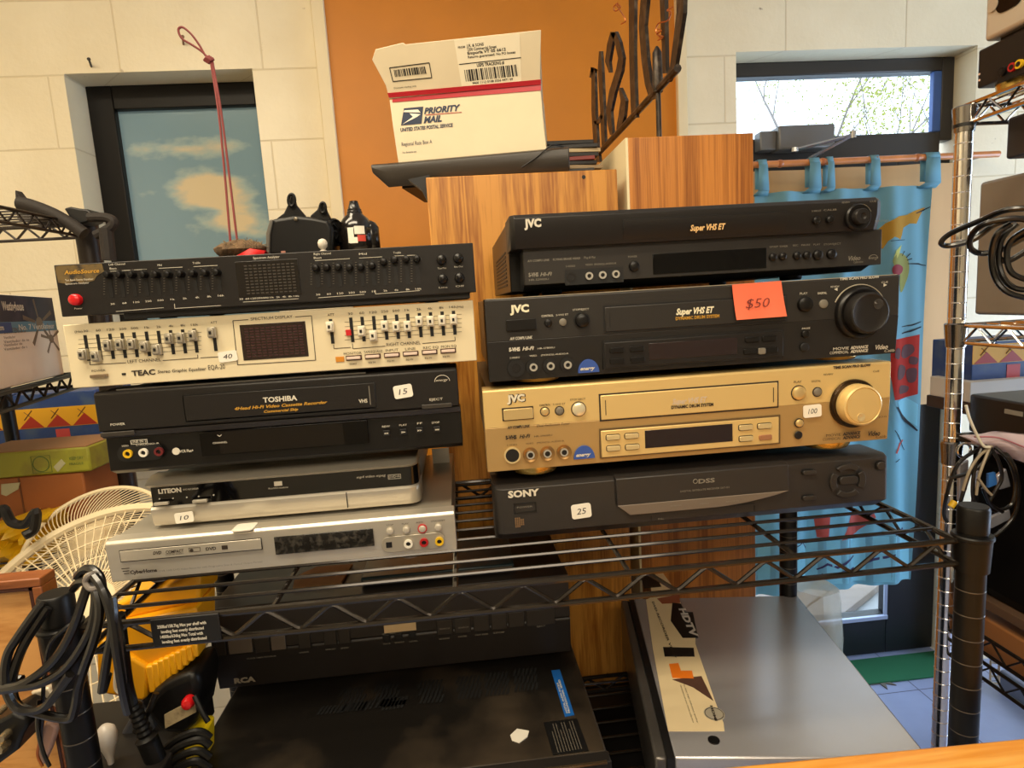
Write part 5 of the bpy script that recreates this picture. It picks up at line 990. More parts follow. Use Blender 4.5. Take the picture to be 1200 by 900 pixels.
# cardboard scrap on the old recorder
c_ = Fr((F.uv(335, 700)[0], YRC+.03, v1+.0005), (1, .05, 0), (-.05, 1, 0))
tag(MB().prism(c_, [(0, 0), (.062, .0), (.066, .03), (.07, .055), (.02, .06), (-.004, .035)], 0, .003).build('cardboard_scrap', mat('brown cardboard', (150, 112, 74), .8, var=.15, vscale=30)), 'torn brown cardboard scrap on top of the old black recorder', 'cardboard')
c_ = Fr((F.uv(420, 690)[0], YRC+.02, v1+.0005), (1, 0, 0), (0, 1, 0))
CT = thing('cassette_case', c_.w(.09, .05), 'dark teal plastic case lying flat on the old black recorder', 'case'); part(MB().box(c_, .0, .2, .0, .1, .0, .012), 'lid', mat('dark teal plastic', (20, 44, 52), .35), CT, bevel=.002); part(MB().box(c_, .003, .197, -.0015, .001, .003, .009), 'spine_label', mat('spine label', (90, 84, 76), .5), CT)
# ================================================================== grey wide player with sticker
ZG = .97; G = Fr((0, 0, ZG), (1, 0, 0), (0, 1, 0))
FL_ = Vector((*G.uv(772, 888), ZG)); FM = Vector((*G.uv(900, 891), ZG)); BRp = Vector((*G.uv(930, 690), ZG)); FRp = Vector((*G.uv(1075, 870), ZG)); BLp = Vector((*G.uv(722, 675), ZG))
sd = ((BRp-FRp).normalized()+(BLp-FL_).normalized()).normalized(); fd = Vector((sd.y, -sd.x, 0))
H = Fr(FL_, fd, sd); wd = (FRp-FL_).dot(fd); dp_ = max((BRp-FL_).dot(sd), .3)-.02
GRM = mat('grey satin metal', (186, 184, 186), .25, metal=.6, var=.05, vscale=7)
GP = thing('disc_player', H.w(wd/2, dp_/2, -.1), 'flat silver-grey player with a colourful sticker strip, on the lower shelf', 'player')
part(MB().box(H, .016, wd, .0, dp_, -.088, 0), 'top_cover', GRM, GP, bevel=.0025)
part(MB().box(H, .0085, .0165, -.001, dp_-.001, -.088, .0004), 'black_side_band', BLKD, GP)
part(MB().box(H, -.004, .009, .0, dp_-.002, -.088, -.001), 'side_rail', mat('dark grey rail', (96, 92, 88), .3, metal=.6), GP, bevel=.003)
for a_ in ((.04, .03), (wd-.04, .03), (.04, dp_-.05), (wd-.04, dp_-.05)): part(MB().lathe(H, a_, [(.014, -.101), (.014, -.087)], 18), 'foot', BLKD, GP)
def hq(P): return [H.uv(*p) for p in P]
STR = mat('cream sticker stock', (226, 204, 160), .45)
sp = hq([(783, 857), (849, 857), (848, 848), (838, 822), (815, 755), (815, 740), (800, 712), (790, 690), (772, 665), (760, 665), (764, 700), (757, 703), (765, 760)])
ST = part(MB().prism(H, sp, -.0002, .0006), 'sticker_strip', STR, GP, 'cream sticker strip with black and orange pictures')
u_, v_ = H.uv(837, 837); part(MB().cyl(H, (u_, v_), .0115, -.0001, .0008, 28), 'round_sticker', mat('silver round sticker', (190, 180, 158), .3, metal=.3), ST); 
part(MB().ring(H, (u_, v_), .0098, .0104, .0006, .0011, 28), 'round_sticker_ring', DRK, ST)
part(MB().prism(H, hq([(788, 707), (798, 708), (803, 718), (812, 718), (818, 748), (800, 748), (786, 728)]), .0005, .0011), 'black_patch', BLKD, ST)
part(MB().prism(H, hq([(777, 759), (813, 760), (814, 770), (779, 770)]), .0005, .0011), 'black_patch', BLKD, ST)
part(MB().prism(H, hq([(750, 672), (765, 668), (775, 688), (755, 690)]), .0005, .0011), 'black_patch', BLKD, ST)
part(MB().prism(H, hq([(784, 779), (795, 778), (798, 787), (811, 787), (813, 796), (788, 795)]), .0005, .0013), 'orange_patch', mat('orange print', (232, 120, 24), .5), ST)
part(MB().prism(H, hq([(788, 797), (822, 793), (836, 822), (812, 806)]), .0005, .001), 'brown_patch', mat('brown print', (84, 56, 44), .5), ST)
part(MB().prism(H, hq([(770, 702), (796, 697), (797, 707), (776, 708)]), .0005, .001), 'rust_patch', mat('rust print', (150, 84, 56), .5), ST)
A_, B_ = Vector((*H.uv(797, 714), 0)), Vector((*H.uv(812, 747), 0)); dv = (B_-A_); HT = Fr(H.w(A_.x, A_.y), H.u*dv.x+H.v*dv.y, H.u*-dv.y+H.v*dv.x)
part(MB().text(HT, 0, -.002, dv.length, .010, 'HDTV', .05, 0, .0014), 'sticker_lettering', mat('silver letters', (206, 200, 190), .35), ST)
t = MB()
for A_, B_, h_, s_, bo in (((764, 706), (790, 772), .006, 'DVD RECORDER VIEW', .02), ((797, 804), (812, 848), .003, 'Upconverts all your movie collection', 0), ((801, 803), (817, 848), .003, 'to near high definition quality', 0), ((832, 828), (838, 846), .005, 'HDMI', .04)):
    a1, b1 = Vector((*H.uv(*A_), 0)), Vector((*H.uv(*B_), 0)); dv = b1-a1; HT = Fr(H.w(a1.x, a1.y), H.u*dv.x+H.v*dv.y, H.u*-dv.y+H.v*dv.x); t.text(HT, 0, 0, dv.length, h_*.55, s_, bo, 0, .0014)
part(t, 'small_lettering', DRK, ST)
u_, v_ = H.uv(836.5, 868); part(MB().cyl(H, (u_, v_), .0062, -.0002, .0012, 20), 'rubber_plug', BLK2, GP)
# ================================================================== yellow counter in front
ZT = 1.02; TG = Fr((0, 0, ZT), (1, 0, 0), (0, 1, 0)); A_ = TG.uv(830, 900); B_ = TG.uv(1200, 864)
dv = Vector((B_[0]-A_[0], B_[1]-A_[1], 0)).normalized(); TT = Fr((A_[0], A_[1], ZT), dv, (-dv.y, dv.x, 0))
TB = thing('wooden_table', TT.w(.4, -.15, -ZT), 'honey-coloured wooden table top edge close to the camera at bottom right', 'table')
OAK = wood('honey wood', (214, 140, 52), (240, 184, 96), 6, (.08, 1, 1), .35, 4)
part(MB().box(TT, -.1, 1.3, -.42, 0, -.028, 0), 'table_top', OAK, TB, bevel=.003)
for u in (-.06, 1.26):
    for v in (-.38, -.05): part(MB().box(TT, u-.02, u+.02, v-.02, v+.02, -ZT, -.028), 'leg', OAK, TB, bevel=.002)
# ================================================================== wooden loudspeaker cabinets
CY_ = .95
F = FY(CY_); WD1 = wood('oak veneer', (152, 90, 24), (206, 142, 58), 15, (1, 1, .06), .4, 7); WD2 = wood('teak veneer', (144, 82, 26), (202, 130, 56), 46, (1, 1, .012), .38, 2.5)
u0, u1, v1 = F.uv(503, 260)[0], F.uv(724, 230)[0], F.uv(612, 203)[1]; v0 = F.uv(690, 805)[1]
C1 = thing('loudspeaker_cabinet', F.w((u0+u1)/2, v0, -.12), 'tall oak-veneer cabinet standing behind the decks, black tray on its top', 'cabinet')
part(MB().box(F, u0, u1, v0, v1, -.24, 0), 'body', WD1, C1, bevel=.0012)
for x, y in ((684, 207.5),): u_, v_ = F.uv(x, y); part(MB().cyl(F, (u_, v_), .003, -.001, .0004, 14), 'screw_hole', BLKD, C1)
u_, v_ = F.uv(712, 791); part(MB().cyl(F, (u_, v_), .004, -.001, .0004, 14), 'screw_hole', BLKD, C1)
F2 = FY(CY_+.004); w0, w1, vt2 = F2.uv(737, 200)[0], F2.uv(883, 200)[0], F2.uv(810, 158.5)[1]
w0 = max(w0, u1+.012)
C2 = thing('loudspeaker_cabinet', F2.w((w0+w1)/2, v0, -.12), 'narrower striped-veneer cabinet with pale side, carrying the rod of the metal letters', 'cabinet')
dfar = atX(703, 197, w0-.004).y-F2.O.y
part(MB().box(F2, w0, w1, v0, vt2, -.24, 0), 'body', WD2, C2, bevel=.001)
part(MB().box(F2, w0-.004, w0-.0002, v0, vt2, -.24, -.0), 'side_panel', mat('cream laminate', (236, 222, 180), .5), C2)
# low bench carrying the cabinets
bn = thing('low_bench', (.3, CY_+.13, 0), 'black bench behind the rack holding both wooden cabinets', 'bench')
part(MB().wbox(u0-.04, w1+.04, CY_-.06, CY_+.3, v0-.03, v0), 'bench_top', BLK2, bn, bevel=.003)
for x in (u0, w1):
    for y in (CY_-.02, CY_+.26): part(MB().wbox(x-.018, x+.018, y-.018, y+.018, 0, v0-.03), 'leg', BLK2, bn, bevel=.002)
# black tray/bar on the cabinet
zt = v1
pr_ = atZ(672, 199, zt); pl2 = atZ(445, 219, zt)
pr_ = atY(672, 199, .90); pl2 = None
dvx = None
za = zt+.001
A_ = atZ(668, 201, za); B_ = atZ(446, 220, za)
def lerp(a, b, t): return a+(b-a)*t
dv = (A_-B_); dv.z = 0; BF = Fr((B_.x, B_.y, za), dv, (0, 0, 1)); L = dv.length
hb = BF.uv(672, 171)[1]
BAR = thing('black_tray', BF.w(L/2, 0, -.08), 'black tray with rounded front edge, skewed under the mailing box', 'tray')
prf = [(0.0, -.004), (.006, .0), (hb*.6, .004), (hb-.003, .002), (hb, -.004), (hb, -.012), (.004, -.014)]
mb = MB(); K = [(-.012, .35), (.012, 1), (L-.004, 1), (L, .9)]; n = len(prf); P = [BF.w(u, hb-(hb-b)*s_, d) for u, s_ in K for b, d in prf]
fs = [tuple(range(n)), tuple(range(3*n, 4*n))[::-1]]+[(k*n+i, k*n+n+i, k*n+n+(i+1) % n, k*n+(i+1) % n) for k in range(3) for i in range(n)]
mb.add(P, fs); TRY = mat('dark grey tray plastic', (52, 46, 40), .35, bump=.1, bscale=700)
part(mb, 'front_lip', TRY, BAR, bevel=.0015)
part(MB().box(BF, -.005, L-.004, hb-.008, hb-.002, -.19, -.008), 'tray_bed', TRY, BAR, bevel=.001)
part(MB().prism(BF, [(.018, .002), (.055, .002), (.055, -.004), (.04, -.004)], -.11, -.006) if False else MB().box(BF, .03, L-.03, 0.0, .006, -.17, -.02), 'underside_rib', BLKD, BAR)
p0, p1, p2, p3 = [BF.w(*BF.uv(x, y), .006) for x, y in ((612, 197), (628, 186), (640, 176), (648, 171))]
tag(MB().tube(smooth_pts([p0, p1, p2, p3, BF.w(*BF.uv(660, 170), -.01)]), .0011, 6).build('hooked_wire', BLKD), 'thin black wire hooked over the front of the black tray', 'wire')
# mailing box
zb = za+hb
part(MB().prism(FY(CY_+.03), [FY(CY_+.03).uv(*p) for p in ((478, 210), (503, 205), (503, 240), (499, 232), (494, 222))], -.02, 0), 'corner_bracket', BLKD, BAR)
a1, b1 = BF.uv(464, 195), BF.uv(640, 172)
XF = Fr(BF.w(0, 0, -.022), BF.u, (0, 0, 1))
def xu(x, y): return XF.uv(x, y)
u0b, u1b = xu(462, 150)[0], xu(638, 150)[0]; vbx = hb; vseam = (xu(460, 116)[1]+xu(634, 99)[1])/2; vtop = (xu(437, 57)[1]+xu(634, 35)[1])/2
BXM = mat('white mailing cardboard', (220, 204, 172), .6, var=.04, vscale=12, bump=.1, bscale=80)
MBX = thing('mailing_box', XF.w((u0b+u1b)/2, vbx, -.05), 'white mailing box with red tape and blue eagle logo, on the black tray', 'box')
mb = MB(); rnd = random.Random(5)
lower = [(u0b+.002, vbx+.0005), (u1b+.002, vbx+.0005), (u1b-.001, vbx+.05), (u1b-.003, vseam), (u0b-.004, vseam), (u0b-.002, vbx+.06)]
part(mb.prism(XF, lower, -.11, 0), 'carton', BXM, MBX, bevel=.001)
TLT = math.radians(20); LID = Fr(XF.w(0, vseam, .0015), XF.u, XF.v*math.cos(TLT)+XF.n*math.sin(TLT)); lx = LID.uv
ut = lx(440, 58)[0]; ur = lx(634, 36)[0]
lid = [(u0b-.004, .0005), (u1b-.003, .0005), (ur, lx(634, 35)[1]), (lx(560, 44)[0], lx(560, 43)[1]), (lx(475, 52)[0], lx(475, 52)[1]), (lx(472, 50)[0], lx(472, 50)[1]), (ut, lx(438, 58)[1]), (lx(436, 70)[0], lx(436, 70)[1]), (lx(452, 100)[0], lx(452, 100)[1])]
part(MB().prism(LID, lid, -.003, .0), 'raised_lid', BXM, MBX, bevel=.0008)
part(MB().add([XF.w(u1b-.004, vseam, -.002), XF.w(u1b-.004, vseam, -.10), LID.w(ur-.002, lx(634, 38)[1], -.003)], [(0, 1, 2)]), 'side_flap', BXM, MBX)
RED = mat('red tape', (178, 26, 40), .35); 
def strip(F, P, d, m, name, parent, th=.0005): return part(MB().prism(F, [F.uv(*p) for p in P], d-.0004, d+th), name, m, parent)
strip(LID, [(454, 109), (634, 93), (634, 99), (456, 114.5)], .0004, RED, 'red_tape', MBX); strip(XF, [(460, 114), (634, 99), (634, 106), (460, 120)], .0004, RED, 'red_tape', MBX)
NAVY = mat('navy print', (28, 42, 70), .5)
eg = strip(XF, [(473.5, 127), (496, 125), (494, 145), (470, 147)], .0002, NAVY, 'eagle_logo', MBX)
WP = mat('white print on box', (240, 232, 210), .6)
part(MB().prism(XF, [xu(*p) for p in ((474, 129.5), (490, 128.5), (493, 132), (473, 131.5))], .0004, .0009).prism(XF, [xu(*p) for p in ((480, 133), (493, 134), (489, 137), (471.5, 146), (484, 137))], .0004, .0009), 'eagle_shape', WP, eg)
t = MB().ptext(XF, (497, 133), (540, 130), 6.5, 'PRIORITY', .045, .3, .0006).ptext(XF, (496.5, 144), (518, 142.5), 6.8, 'MAIL', .045, .3, .0006).ptext(XF, (469.5, 153.8), (531, 149), 3.8, 'UNITED STATES POSTAL SERVICE', .035, .15, .0006)
t.ptext(XF, (471, 171.3), (506.5, 168.3), 4.4, 'Regional Rate Box A', 0, 0, .0006).ptext(XF, (472, 179.8), (488, 178.5), 2, 'For domestic use', .01, 0, .0006).ptext(XF, (473, 192.5), (492, 191), 2, 'Visit us online', 0, 0, .0006)
part(t, 'lettering', NAVY, MBX)
strip(XF, [(499, 134.6), (541, 131.3), (541, 131.8), (499, 135.2)], .0003, RED, 'red_underline', MBX)
LF = LID; lu = lambda x, y: LF.uv(x, y)
lb = part(MB().prism(LF, [lu(*p) for p in ((532, 46.5), (609, 39.5), (611, 97), (541, 101))], -.0002, .0003), 'address_label', mat('white label', (234, 222, 194), .5), MBX)
t = MB().ptext(LF, (537, 57), (545, 56), 2.2, 'FROM', .02, 0, .0006).ptext(LF, (547, 55.3), (567, 53.4), 3, 'J.R. & SONS', .02, 0, .0006).ptext(LF, (548, 59.6), (582, 56.3), 3, '1200 Commercial Street', .02, 0, .0006).ptext(LF, (548, 63.8), (593, 59.5), 3, 'Emporia VT 05 6612', .03, 0, .0006).ptext(LF, (548.5, 68.3), (604, 62.5), 2.6, 'Returns guaranteed. No PO boxes', .02, 0, .0006).ptext(LF, (559, 78.3), (591, 75), 3.4, 'USPS TRACKING #', .03, 0, .0006).ptext(LF, (554, 99), (601, 93.6), 2.4, '9400 1112 0108 3356 4471 09', .02, 0, .0006).ptext(LF, (462, 104.3), (488, 101.3), 1.8, 'Domestic mailing only', 0, 0, .0006)
def barcode(F, tl, tr, bl, br, n, seed):
    r_ = random.Random(seed); A, B, Cc, Dd = [Vector((*F.uv(*p), 0)) for p in (tl, tr, bl, br)]; s_ = 0
    while s_ < 1:
        w_ = r_.choice((1, 1, 2, 3))/n; e_ = min(1, s_+w_); a, b, c, d = A.lerp(B, s_), A.lerp(B, e_), Cc.lerp(Dd, e_), Cc.lerp(Dd, s_); t.prism(F, [(a.x, a.y), (b.x, b.y), (c.x, c.y), (d.x, d.y)], .0, .0006); s_ = e_+r_.choice((1, 1, 2))/n
barcode(LF, (544, 82), (606, 75.5), (546, 95.5), (608, 89), 90, 1); barcode(LF, (461.5, 82), (499, 77.5), (463, 90), (501, 86), 60, 2)
for A_, B_ in (((456.5, 79.5), (503, 73.5)), ((460.5, 95.5), (506, 91)), ((456.5, 79.5), (460.5, 95.5)), ((503, 73.5), (506, 91)), ((538, 75.5), (610.5, 67.5))): pl(t, LF, A_, B_, .9, .0006)
part(t, 'label_print', BLKD, MBX)
# records / papers stack behind the tray
RS = Vector((atY(690, 185, 1.06).x, 1.06, v1+.001))
rnd = random.Random(9)
cols = [(30, 28, 28), (70, 62, 52), (36, 34, 34), (150, 130, 100), (26, 24, 24), (120, 40, 36), (40, 38, 36), (186, 168, 132), (30, 28, 28), (24, 22, 22)]
z = v1+.001
zpt = atY(665, 163, 1.03).z; hs_ = (zpt-z)/10
for k, c in enumerate(cols):
    a = rnd.uniform(-.12, .12); h_ = hs_-.0005; cxr = w0-.012-.06
    f = Fr((cxr-rnd.uniform(-.004, .008)-.004, 1.09, z), (math.cos(a), math.sin(a), 0), (-math.sin(a), math.cos(a), 0))
    tag(MB().box(f, -.048, .048, -.055, .055, 0, h_).build('paper_sleeve', mat('sleeve %d' % k, c, .5), bevel=.0006), 'thin sleeve in the pile behind the tray, %s' % (('black and lowest of all', 'brown-grey, second from the bottom', 'black, under the lower pale one', 'pale tan, nearer the bottom', 'black, above the pale lower one', 'the only dark red one', 'black, directly on the red one', 'pale cream, near the top', 'black, directly on the cream one', 'black and topmost')[k]), 'sleeve', 'sleeves in the pile behind the tray'); z += h_+.0005
# ================================================================== metal letters on a bar, seen edge-on along the bar
SX = .345
IRON = mat('rusty dark iron', (44, 36, 30), .4, metal=.5, dirt=(84, 72, 60), vscale=60, bump=.2, bscale=90)
SGN = thing('metal_letters', atX(771, 160, SX), 'dark iron letters on one long bar held by a rod, above the two cabinets', 'metal sign')
PX = Fr((SX, 0, 0), (0, -1, 0), (0, 0, 1))       # faces -x
if (PX.n.x > 0): PX = Fr((SX, 0, 0), (0, 1, 0), (0, 0, 1))
def strokes(mb, pts, wpx, th=.003):
    for poly in line_poly_full(pts, wpx): mb.prism(PX, [PX.uv(*p) for p in poly], -th, th)
def line_poly_full(pts, wpx):
    L = []; R_ = []
    for i, p in enumerate(pts):
        a = pts[max(i-1, 0)]; b_ = pts[min(i+1, len(pts)-1)]; dx, dy_ = b_[0]-a[0], b_[1]-a[1]; l = math.hypot(dx, dy_); w_ = (wpx[i] if isinstance(wpx, list) else wpx)*.5
        L.append((p[0]-dy_/l*w_, p[1]+dx/l*w_)); R_.append((p[0]+dy_/l*w_, p[1]-dx/l*w_))
    return [[L[i], L[i+1], R_[i+1], R_[i]] for i in range(len(pts)-1)]
zbar = atX(771, 105, SX).z
ya = min(atX(703, 187, SX).y, 1.5); yb_ = atX(791, 89, SX).y
part(MB().tube([(SX, atZ(700, 190, zbar).y if False else ya, zbar), (SX, yb_-.012, zbar)], .006, 8), 'base_bar', IRON, SGN)
for i, (lt) in enumerate(([([(696.5, 84), (697, 130), (699.5, 172), (702, 190)], [4, 5, 5, 5]), ([(693, 91), (696, 80), (696.5, 84)], [2, 5, 5]), ([(704.5, 60), (704.5, 80), (707, 130), (708.5, 172)], [2, 5, 4.5, 4]), ([(698, 144), (703, 142), (706.5, 135)], 4)],
        [([(716, 85), (713, 72), (716, 52), (720, 38)], [1.5, 5, 6, 6]), ([(720, 38), (725, 50), (729, 68), (727, 82), (719, 107), (714.5, 130), (716, 145), (718, 158)], [6, 6, 6, 7, 7, 6, 5, 3]), ([(727.5, 103), (732, 118), (730, 135), (726, 152)], [2, 6, 7, 5])],
        [([(742, -6), (742, 60), (743, 100), (744.5, 138)], [7, 6, 6, 6])],
        [([(757, -6), (754, 30), (757, 70), (761, 98), (767, 116)], [8, 7, 7, 7, 8]), ([(799, -6), (799, 15), (795, 45), (790, 80), (783, 95)], [9, 8, 7, 6, 5]), ([(778, -6), (779, 30), (780, 60), (780.5, 86)], [6, 5, 4, 4])])):
    mb = MB()
    for pts, w_ in lt: strokes(mb, pts, w_)
    part(mb, 'letter', IRON, SGN)
rz = v0
Rp = atX(771, 104, SX); rod_top = atX(770, 54, SX)
ry = CY_+.004+.12; ry = Rp.y
part(MB().tube([(SX, max(Rp.y, CY_+.02), vt2), (SX, max(Rp.y, CY_+.02), zbar)], .0042, 10), 'support_rod', IRON, SGN)
part(MB().tube([(SX, Rp.y, zbar-.004), (SX, Rp.y, zbar+.01), (SX, Rp.y, lerp(zbar, rod_top.z, .85)), (SX, Rp.y, rod_top.z)], [.008, .0085, .0075, .002], 12), 'socket_sleeve', IRON, SGN)
COP = mat('copper wire', (206, 120, 70), .3, metal=.9)
mb = MB()
for cl in ([(728, 3), (724, 8), (727, 13), (731, 8), (727, 5), (734, 14), (737, 24), (733, 28)], [(793, 8), (788, 12), (794, 14), (787, 24), (778, 27), (776, 36), (780, 46)], [(776, 34), (781, 36), (777, 40), (782, 43), (777, 47)]): mb.tube(smooth_pts([PX.w(*PX.uv(*p), .006+.002*(i % 3)) for i, p in enumerate(cl)]), .0011, 5)
part(mb, 'copper_curl', COP, SGN, 'thin copper wire curls')
# ================================================================== THINGS ON THE TOP EQUALIZER
ZE = FY(.59).uv(310, 297)[1]
EF = lambda Y: FY(Y)
# hank of dried stuff in a red wrap
F = FY(.66)
def ell(F, cx_, cy_, rx, ry, n=24, a0=0, a1=2*PI): return [F.uv(cx_+rx*math.cos(a0+(a1-a0)*k/n), cy_-ry*math.sin(a0+(a1-a0)*k/n)) for k in range(n+1)]
c = atY(284, 291, .66); c.z = ZE
HB = thing('scarf_bundle', c, 'small brown furry bundle partly wrapped in red cloth, on the black equalizer', 'bundle')
mb = MB(); rnd = random.Random(4); n1, n2 = 22, 12; P = []
for j in range(n2+1):
    ph = PI*j/n2
    for i in range(n1):
        th = 2*PI*i/n1; r = 1+rnd.uniform(-.07, .07); P.append(Vector((c.x-.001+.0262*r*math.sin(ph)*math.cos(th), c.y+.024*r*math.sin(ph)*math.sin(th), ZE+.0105-.0105*math.cos(ph)*r+.0004)))
fs = [(j*n1+i, j*n1+(i+1) % n1, (j+1)*n1+(i+1) % n1, (j+1)*n1+i) for j in range(n2) for i in range(n1)]
part(mb.add(P, fs), 'furry_roll', mat('brown fur', (92, 70, 46), .9, var=.5, vscale=160, bump=1, bscale=500, aniso=(1, 1, .3)), HB)
mb = MB()
for k in range(90):
    a = rnd.uniform(0, 2*PI); s_ = rnd.uniform(.2, 1); p = Vector((c.x+.025*s_*math.cos(a), c.y+.022*s_*math.sin(a), ZE+.0115+.0095*math.sqrt(max(0, 1-s_*s_)))); mb.tube([p, p+Vector((rnd.uniform(-.004, .004), rnd.uniform(-.004, .002), rnd.uniform(.0, .003)))], .0003, 3)
part(mb, 'fur_strands', mat('light fur strands', (150, 128, 92), .8), HB)
mb = MB(); Q = [(-.006, -.024, .0008), (.026, -.022, .0008), (.028, -.016, .008), (.014, -.0205, .0105), (.022, 0, .014), (.029, .0, .004)]
mb.add([c+Vector(q) for q in Q], [(0, 1, 2, 3), (3, 2, 5, 4)]); o = part(mb, 'red_cloth', mat('red cloth', (214, 26, 26), .6), HB); so = o.modifiers.new('Solid', 'SOLIDIFY'); so.thickness = .001
# red cord with loop
cw = MB(); CORD = mat('dark red cord', (124, 52, 50), .7)
Yc = .7; lp = [(246, 70), (236, 60), (224, 52), (213, 45), (209, 35), (214, 32), (224, 40), (233, 52), (240, 64), (247, 72)]
nail = atY(208, 34, Yc)
cw.tube(smooth_pts([atY(x, y, Yc) for x, y in lp]), .0012, 6)
cw.tube(smooth_pts([atY(247, 72, Yc), atY(256, 130, .69), atY(263, 200, .68), atY(270, 284, .665)]), .0012, 6).tube(smooth_pts([atY(249, 72, Yc), atY(259, 130, .69), atY(268, 200, .68), atY(278, 283, .665)]), .0012, 6)
for k in range(3): p = atY(243+2*k, 69+1.2*k, Yc); cw.tube([p-Vector((.003, 0, .002)), p+Vector((0, -.002, 0)), p+Vector((.003, 0, .002))], .0019, 6)
tag(cw.build('cord_loop', CORD), 'thin dark red cord with a knotted loop, rising from the furry bundle', 'cord')
# black lens-like gadget with two peaked loops
F = FY(.66); zb = ZE+.0005
GB = thing('goggle_mask', F.w(F.uv(350, 280)[0], zb, -.03), 'black rubber mask body with two peaked hanging loops, on the black equalizer', 'mask')
RUB = mat('black rubber', (12, 11, 10), .4, spec=.3)
def clampz(pts): return [(u, max(v, zb)) for u, v in pts]
body = clampz([F.uv(*p) for p in ((313, 300), (313, 272), (317, 257), (327, 255), (345, 252), (366, 254), (385, 258), (390, 268), (390, 300))])
part(MB().prism(F, body, -.05, 0), 'mask_body', RUB, GB, bevel=.004, seg=3)
part(MB().prism(F, clampz([F.uv(*p) for p in ((312.5, 300), (312.5, 274), (317, 257.5), (321, 258), (317.5, 275), (317, 300))]), -.03, .003), 'grey_rim', mat('grey rubber rim', (96, 92, 84), .4), GB, bevel=.001)
for pk in ([(325, 256), (333, 250), (338, 240), (341, 229), (344, 227.5), (347, 240), (352, 246), (358, 253), (358, 262), (325, 262)], [(364, 253), (372, 246), (375, 239), (378, 237.5), (381, 240), (383, 247), (388, 257), (388, 264), (364, 264)]):
    part(MB().prism(FY(.672), [FY(.672).uv(*p) for p in pk], -.006, .002), 'peaked_strap', RUB, GB, bevel=.0012)
for (x, y, rx, ry) in ((341.7, 234.5, 3.9, 7), (378.3, 243.5, 3.2, 6)):
    G_ = FY(.665); pts = [G_.w(*G_.uv(x+rx*math.cos(k*PI/8), y-ry*math.sin(k*PI/8))) for k in range(16)]; part(MB().tube(pts, .0016, 8, closed=True), 'hanging_loop', RUB, GB)
SD = Fr(F.w(F.uv(388, 270)[0], max(F.uv(388, 270)[1], zb+.0155), -.018), (.5, .87, 0), (0, 0, 1))
part(MB().lathe(SD, (0, 0), [(.0148, -.02), (.0148, .002), (.0130, .004), (.012, .001), (.010, .001), (.009, .004), (.004, .005)], 32), 'side_cap', RUB, GB)
q = MB()
for k in range(8): t_ = k*PI/4; q.box(Fr(SD.w(0, 0), SD.u*math.cos(t_)+SD.v*math.sin(t_), -SD.u*math.sin(t_)+SD.v*math.cos(t_)), .004, .011, -.0006, .0006, .005, .0075)
part(q, 'cap_spoke', RUB, GB)
u_, v_ = F.uv(347, 257); part(MB().knob(F, (u_, v_), .0022, 0, .002, 12), 'rivet', mat('dull rivet', (120, 112, 98), .3, metal=.8), GB)
part(MB().box(F, F.uv(329, 290)[0], F.uv(334, 290)[0], zb+.002, zb+.008, 0, .0008), 'small_label', mat('pinkish label', (176, 120, 100), .6), GB)
# dark bottle
F = FY(.675); c = F.uv(416.5, 280); BC = Vector((F.w(F.uv(414, 260)[0], 0).x, .69, ZE+.003))
BO = thing('squeeze_bottle', BC, 'dark squeeze bottle with ribbed conical neck and white-red label, on the equalizer', 'bottle')
f = Fr(BC, (1, 0, 0), (0, 1, 0)); k = F.px(414, 260)
hz = lambda y: F.uv(414, y)[1]-BC.z
BM_ = mat('dark brown glossy plastic', (24, 20, 18), .15)
part(MB().lathe(f, (0, 0), [(20*k, 0), (21.5*k, .003), (21.5*k, hz(268)), (20*k, hz(262)), (15*k, hz(254)), (9.5*k, hz(249)), (8.8*k, hz(247))], 36), 'bottle_body', BM_, BO)
part(MB().lathe(f, (0, 0), [(9.2*k, hz(249)), (9.2*k, hz(246)), (8.4*k, hz(245)), (8.4*k, hz(243)), (7.4*k, hz(242)), (5*k, hz(234)), (5*k, hz(233)), (4.2*k, hz(233))], 28), 'cone_nozzle', mat('black nozzle', (20, 18, 18), .25), BO)
part(MB().lathe(f, (17*k, .0), [(9*k, 0), (10.5*k, .002), (10.5*k, hz(266)), (7*k, hz(260)), (2*k, hz(257))], 24), 'handle_bulge', BM_, BO)
lb_ = MB()
for (x0, x1, y0, y1, m) in ((407, 414, 267, 285, STK), (415, 426.5, 265.5, 275, STK), (418, 427, 276, 283.5, mat('red label ink', (196, 64, 48), .5)), (408.5, 418, 278.5, 285.5, STK)):
    lb_.mat(m); n = 6
    A0 = [(x0+(x1-x0)*i/n) for i in range(n+1)]; P = []
    for yy in (y1, y0):
        for x in A0: dx = (x-414)*k; P.append(Vector((BC.x+dx, BC.y-math.sqrt((21.9*k)**2-min(dx*dx, (21*k)**2)), BC.z+hz(yy))))
    lb_.add(P, [(i, i+1, n+1+i+1, n+1+i) for i in range(n)])
lb_.keep = True; part(lb_, 'label', None, BO, 'white and red label')
# white cap knob, flat card
q = FY(.635); c = q.uv(376.5, 283); part_ = Vector((q.w(*c).x, .64, ZE+.0005))
f = Fr(part_, (1, 0, 0), (0, 1, 0)); tag(MB().lathe(f, (0, 0), [(.003, 0), (.0035, .004), (.002, .005), (.0045, .008), (.005, .012), (.0035, .015), (.001, .016)], 14).build('ceramic_knob', mat('white ceramic', (222, 212, 196), .4)), 'tiny white knob standing in front of the black mask on the equalizer', 'knob')
q = FY(.64); x0, x1 = q.uv(380, 290)[0], q.uv(474, 286)[0]
tag(MB().wbox(x0+.02, x1, .645, .665, ZE+.0003, ZE+.0026).build('flat_ruler', mat('pale metal strip', (200, 188, 160), .35, metal=.4), bevel=.0006), 'flat pale metal strip lying under the dark bottle on the equalizer', 'metal strip')
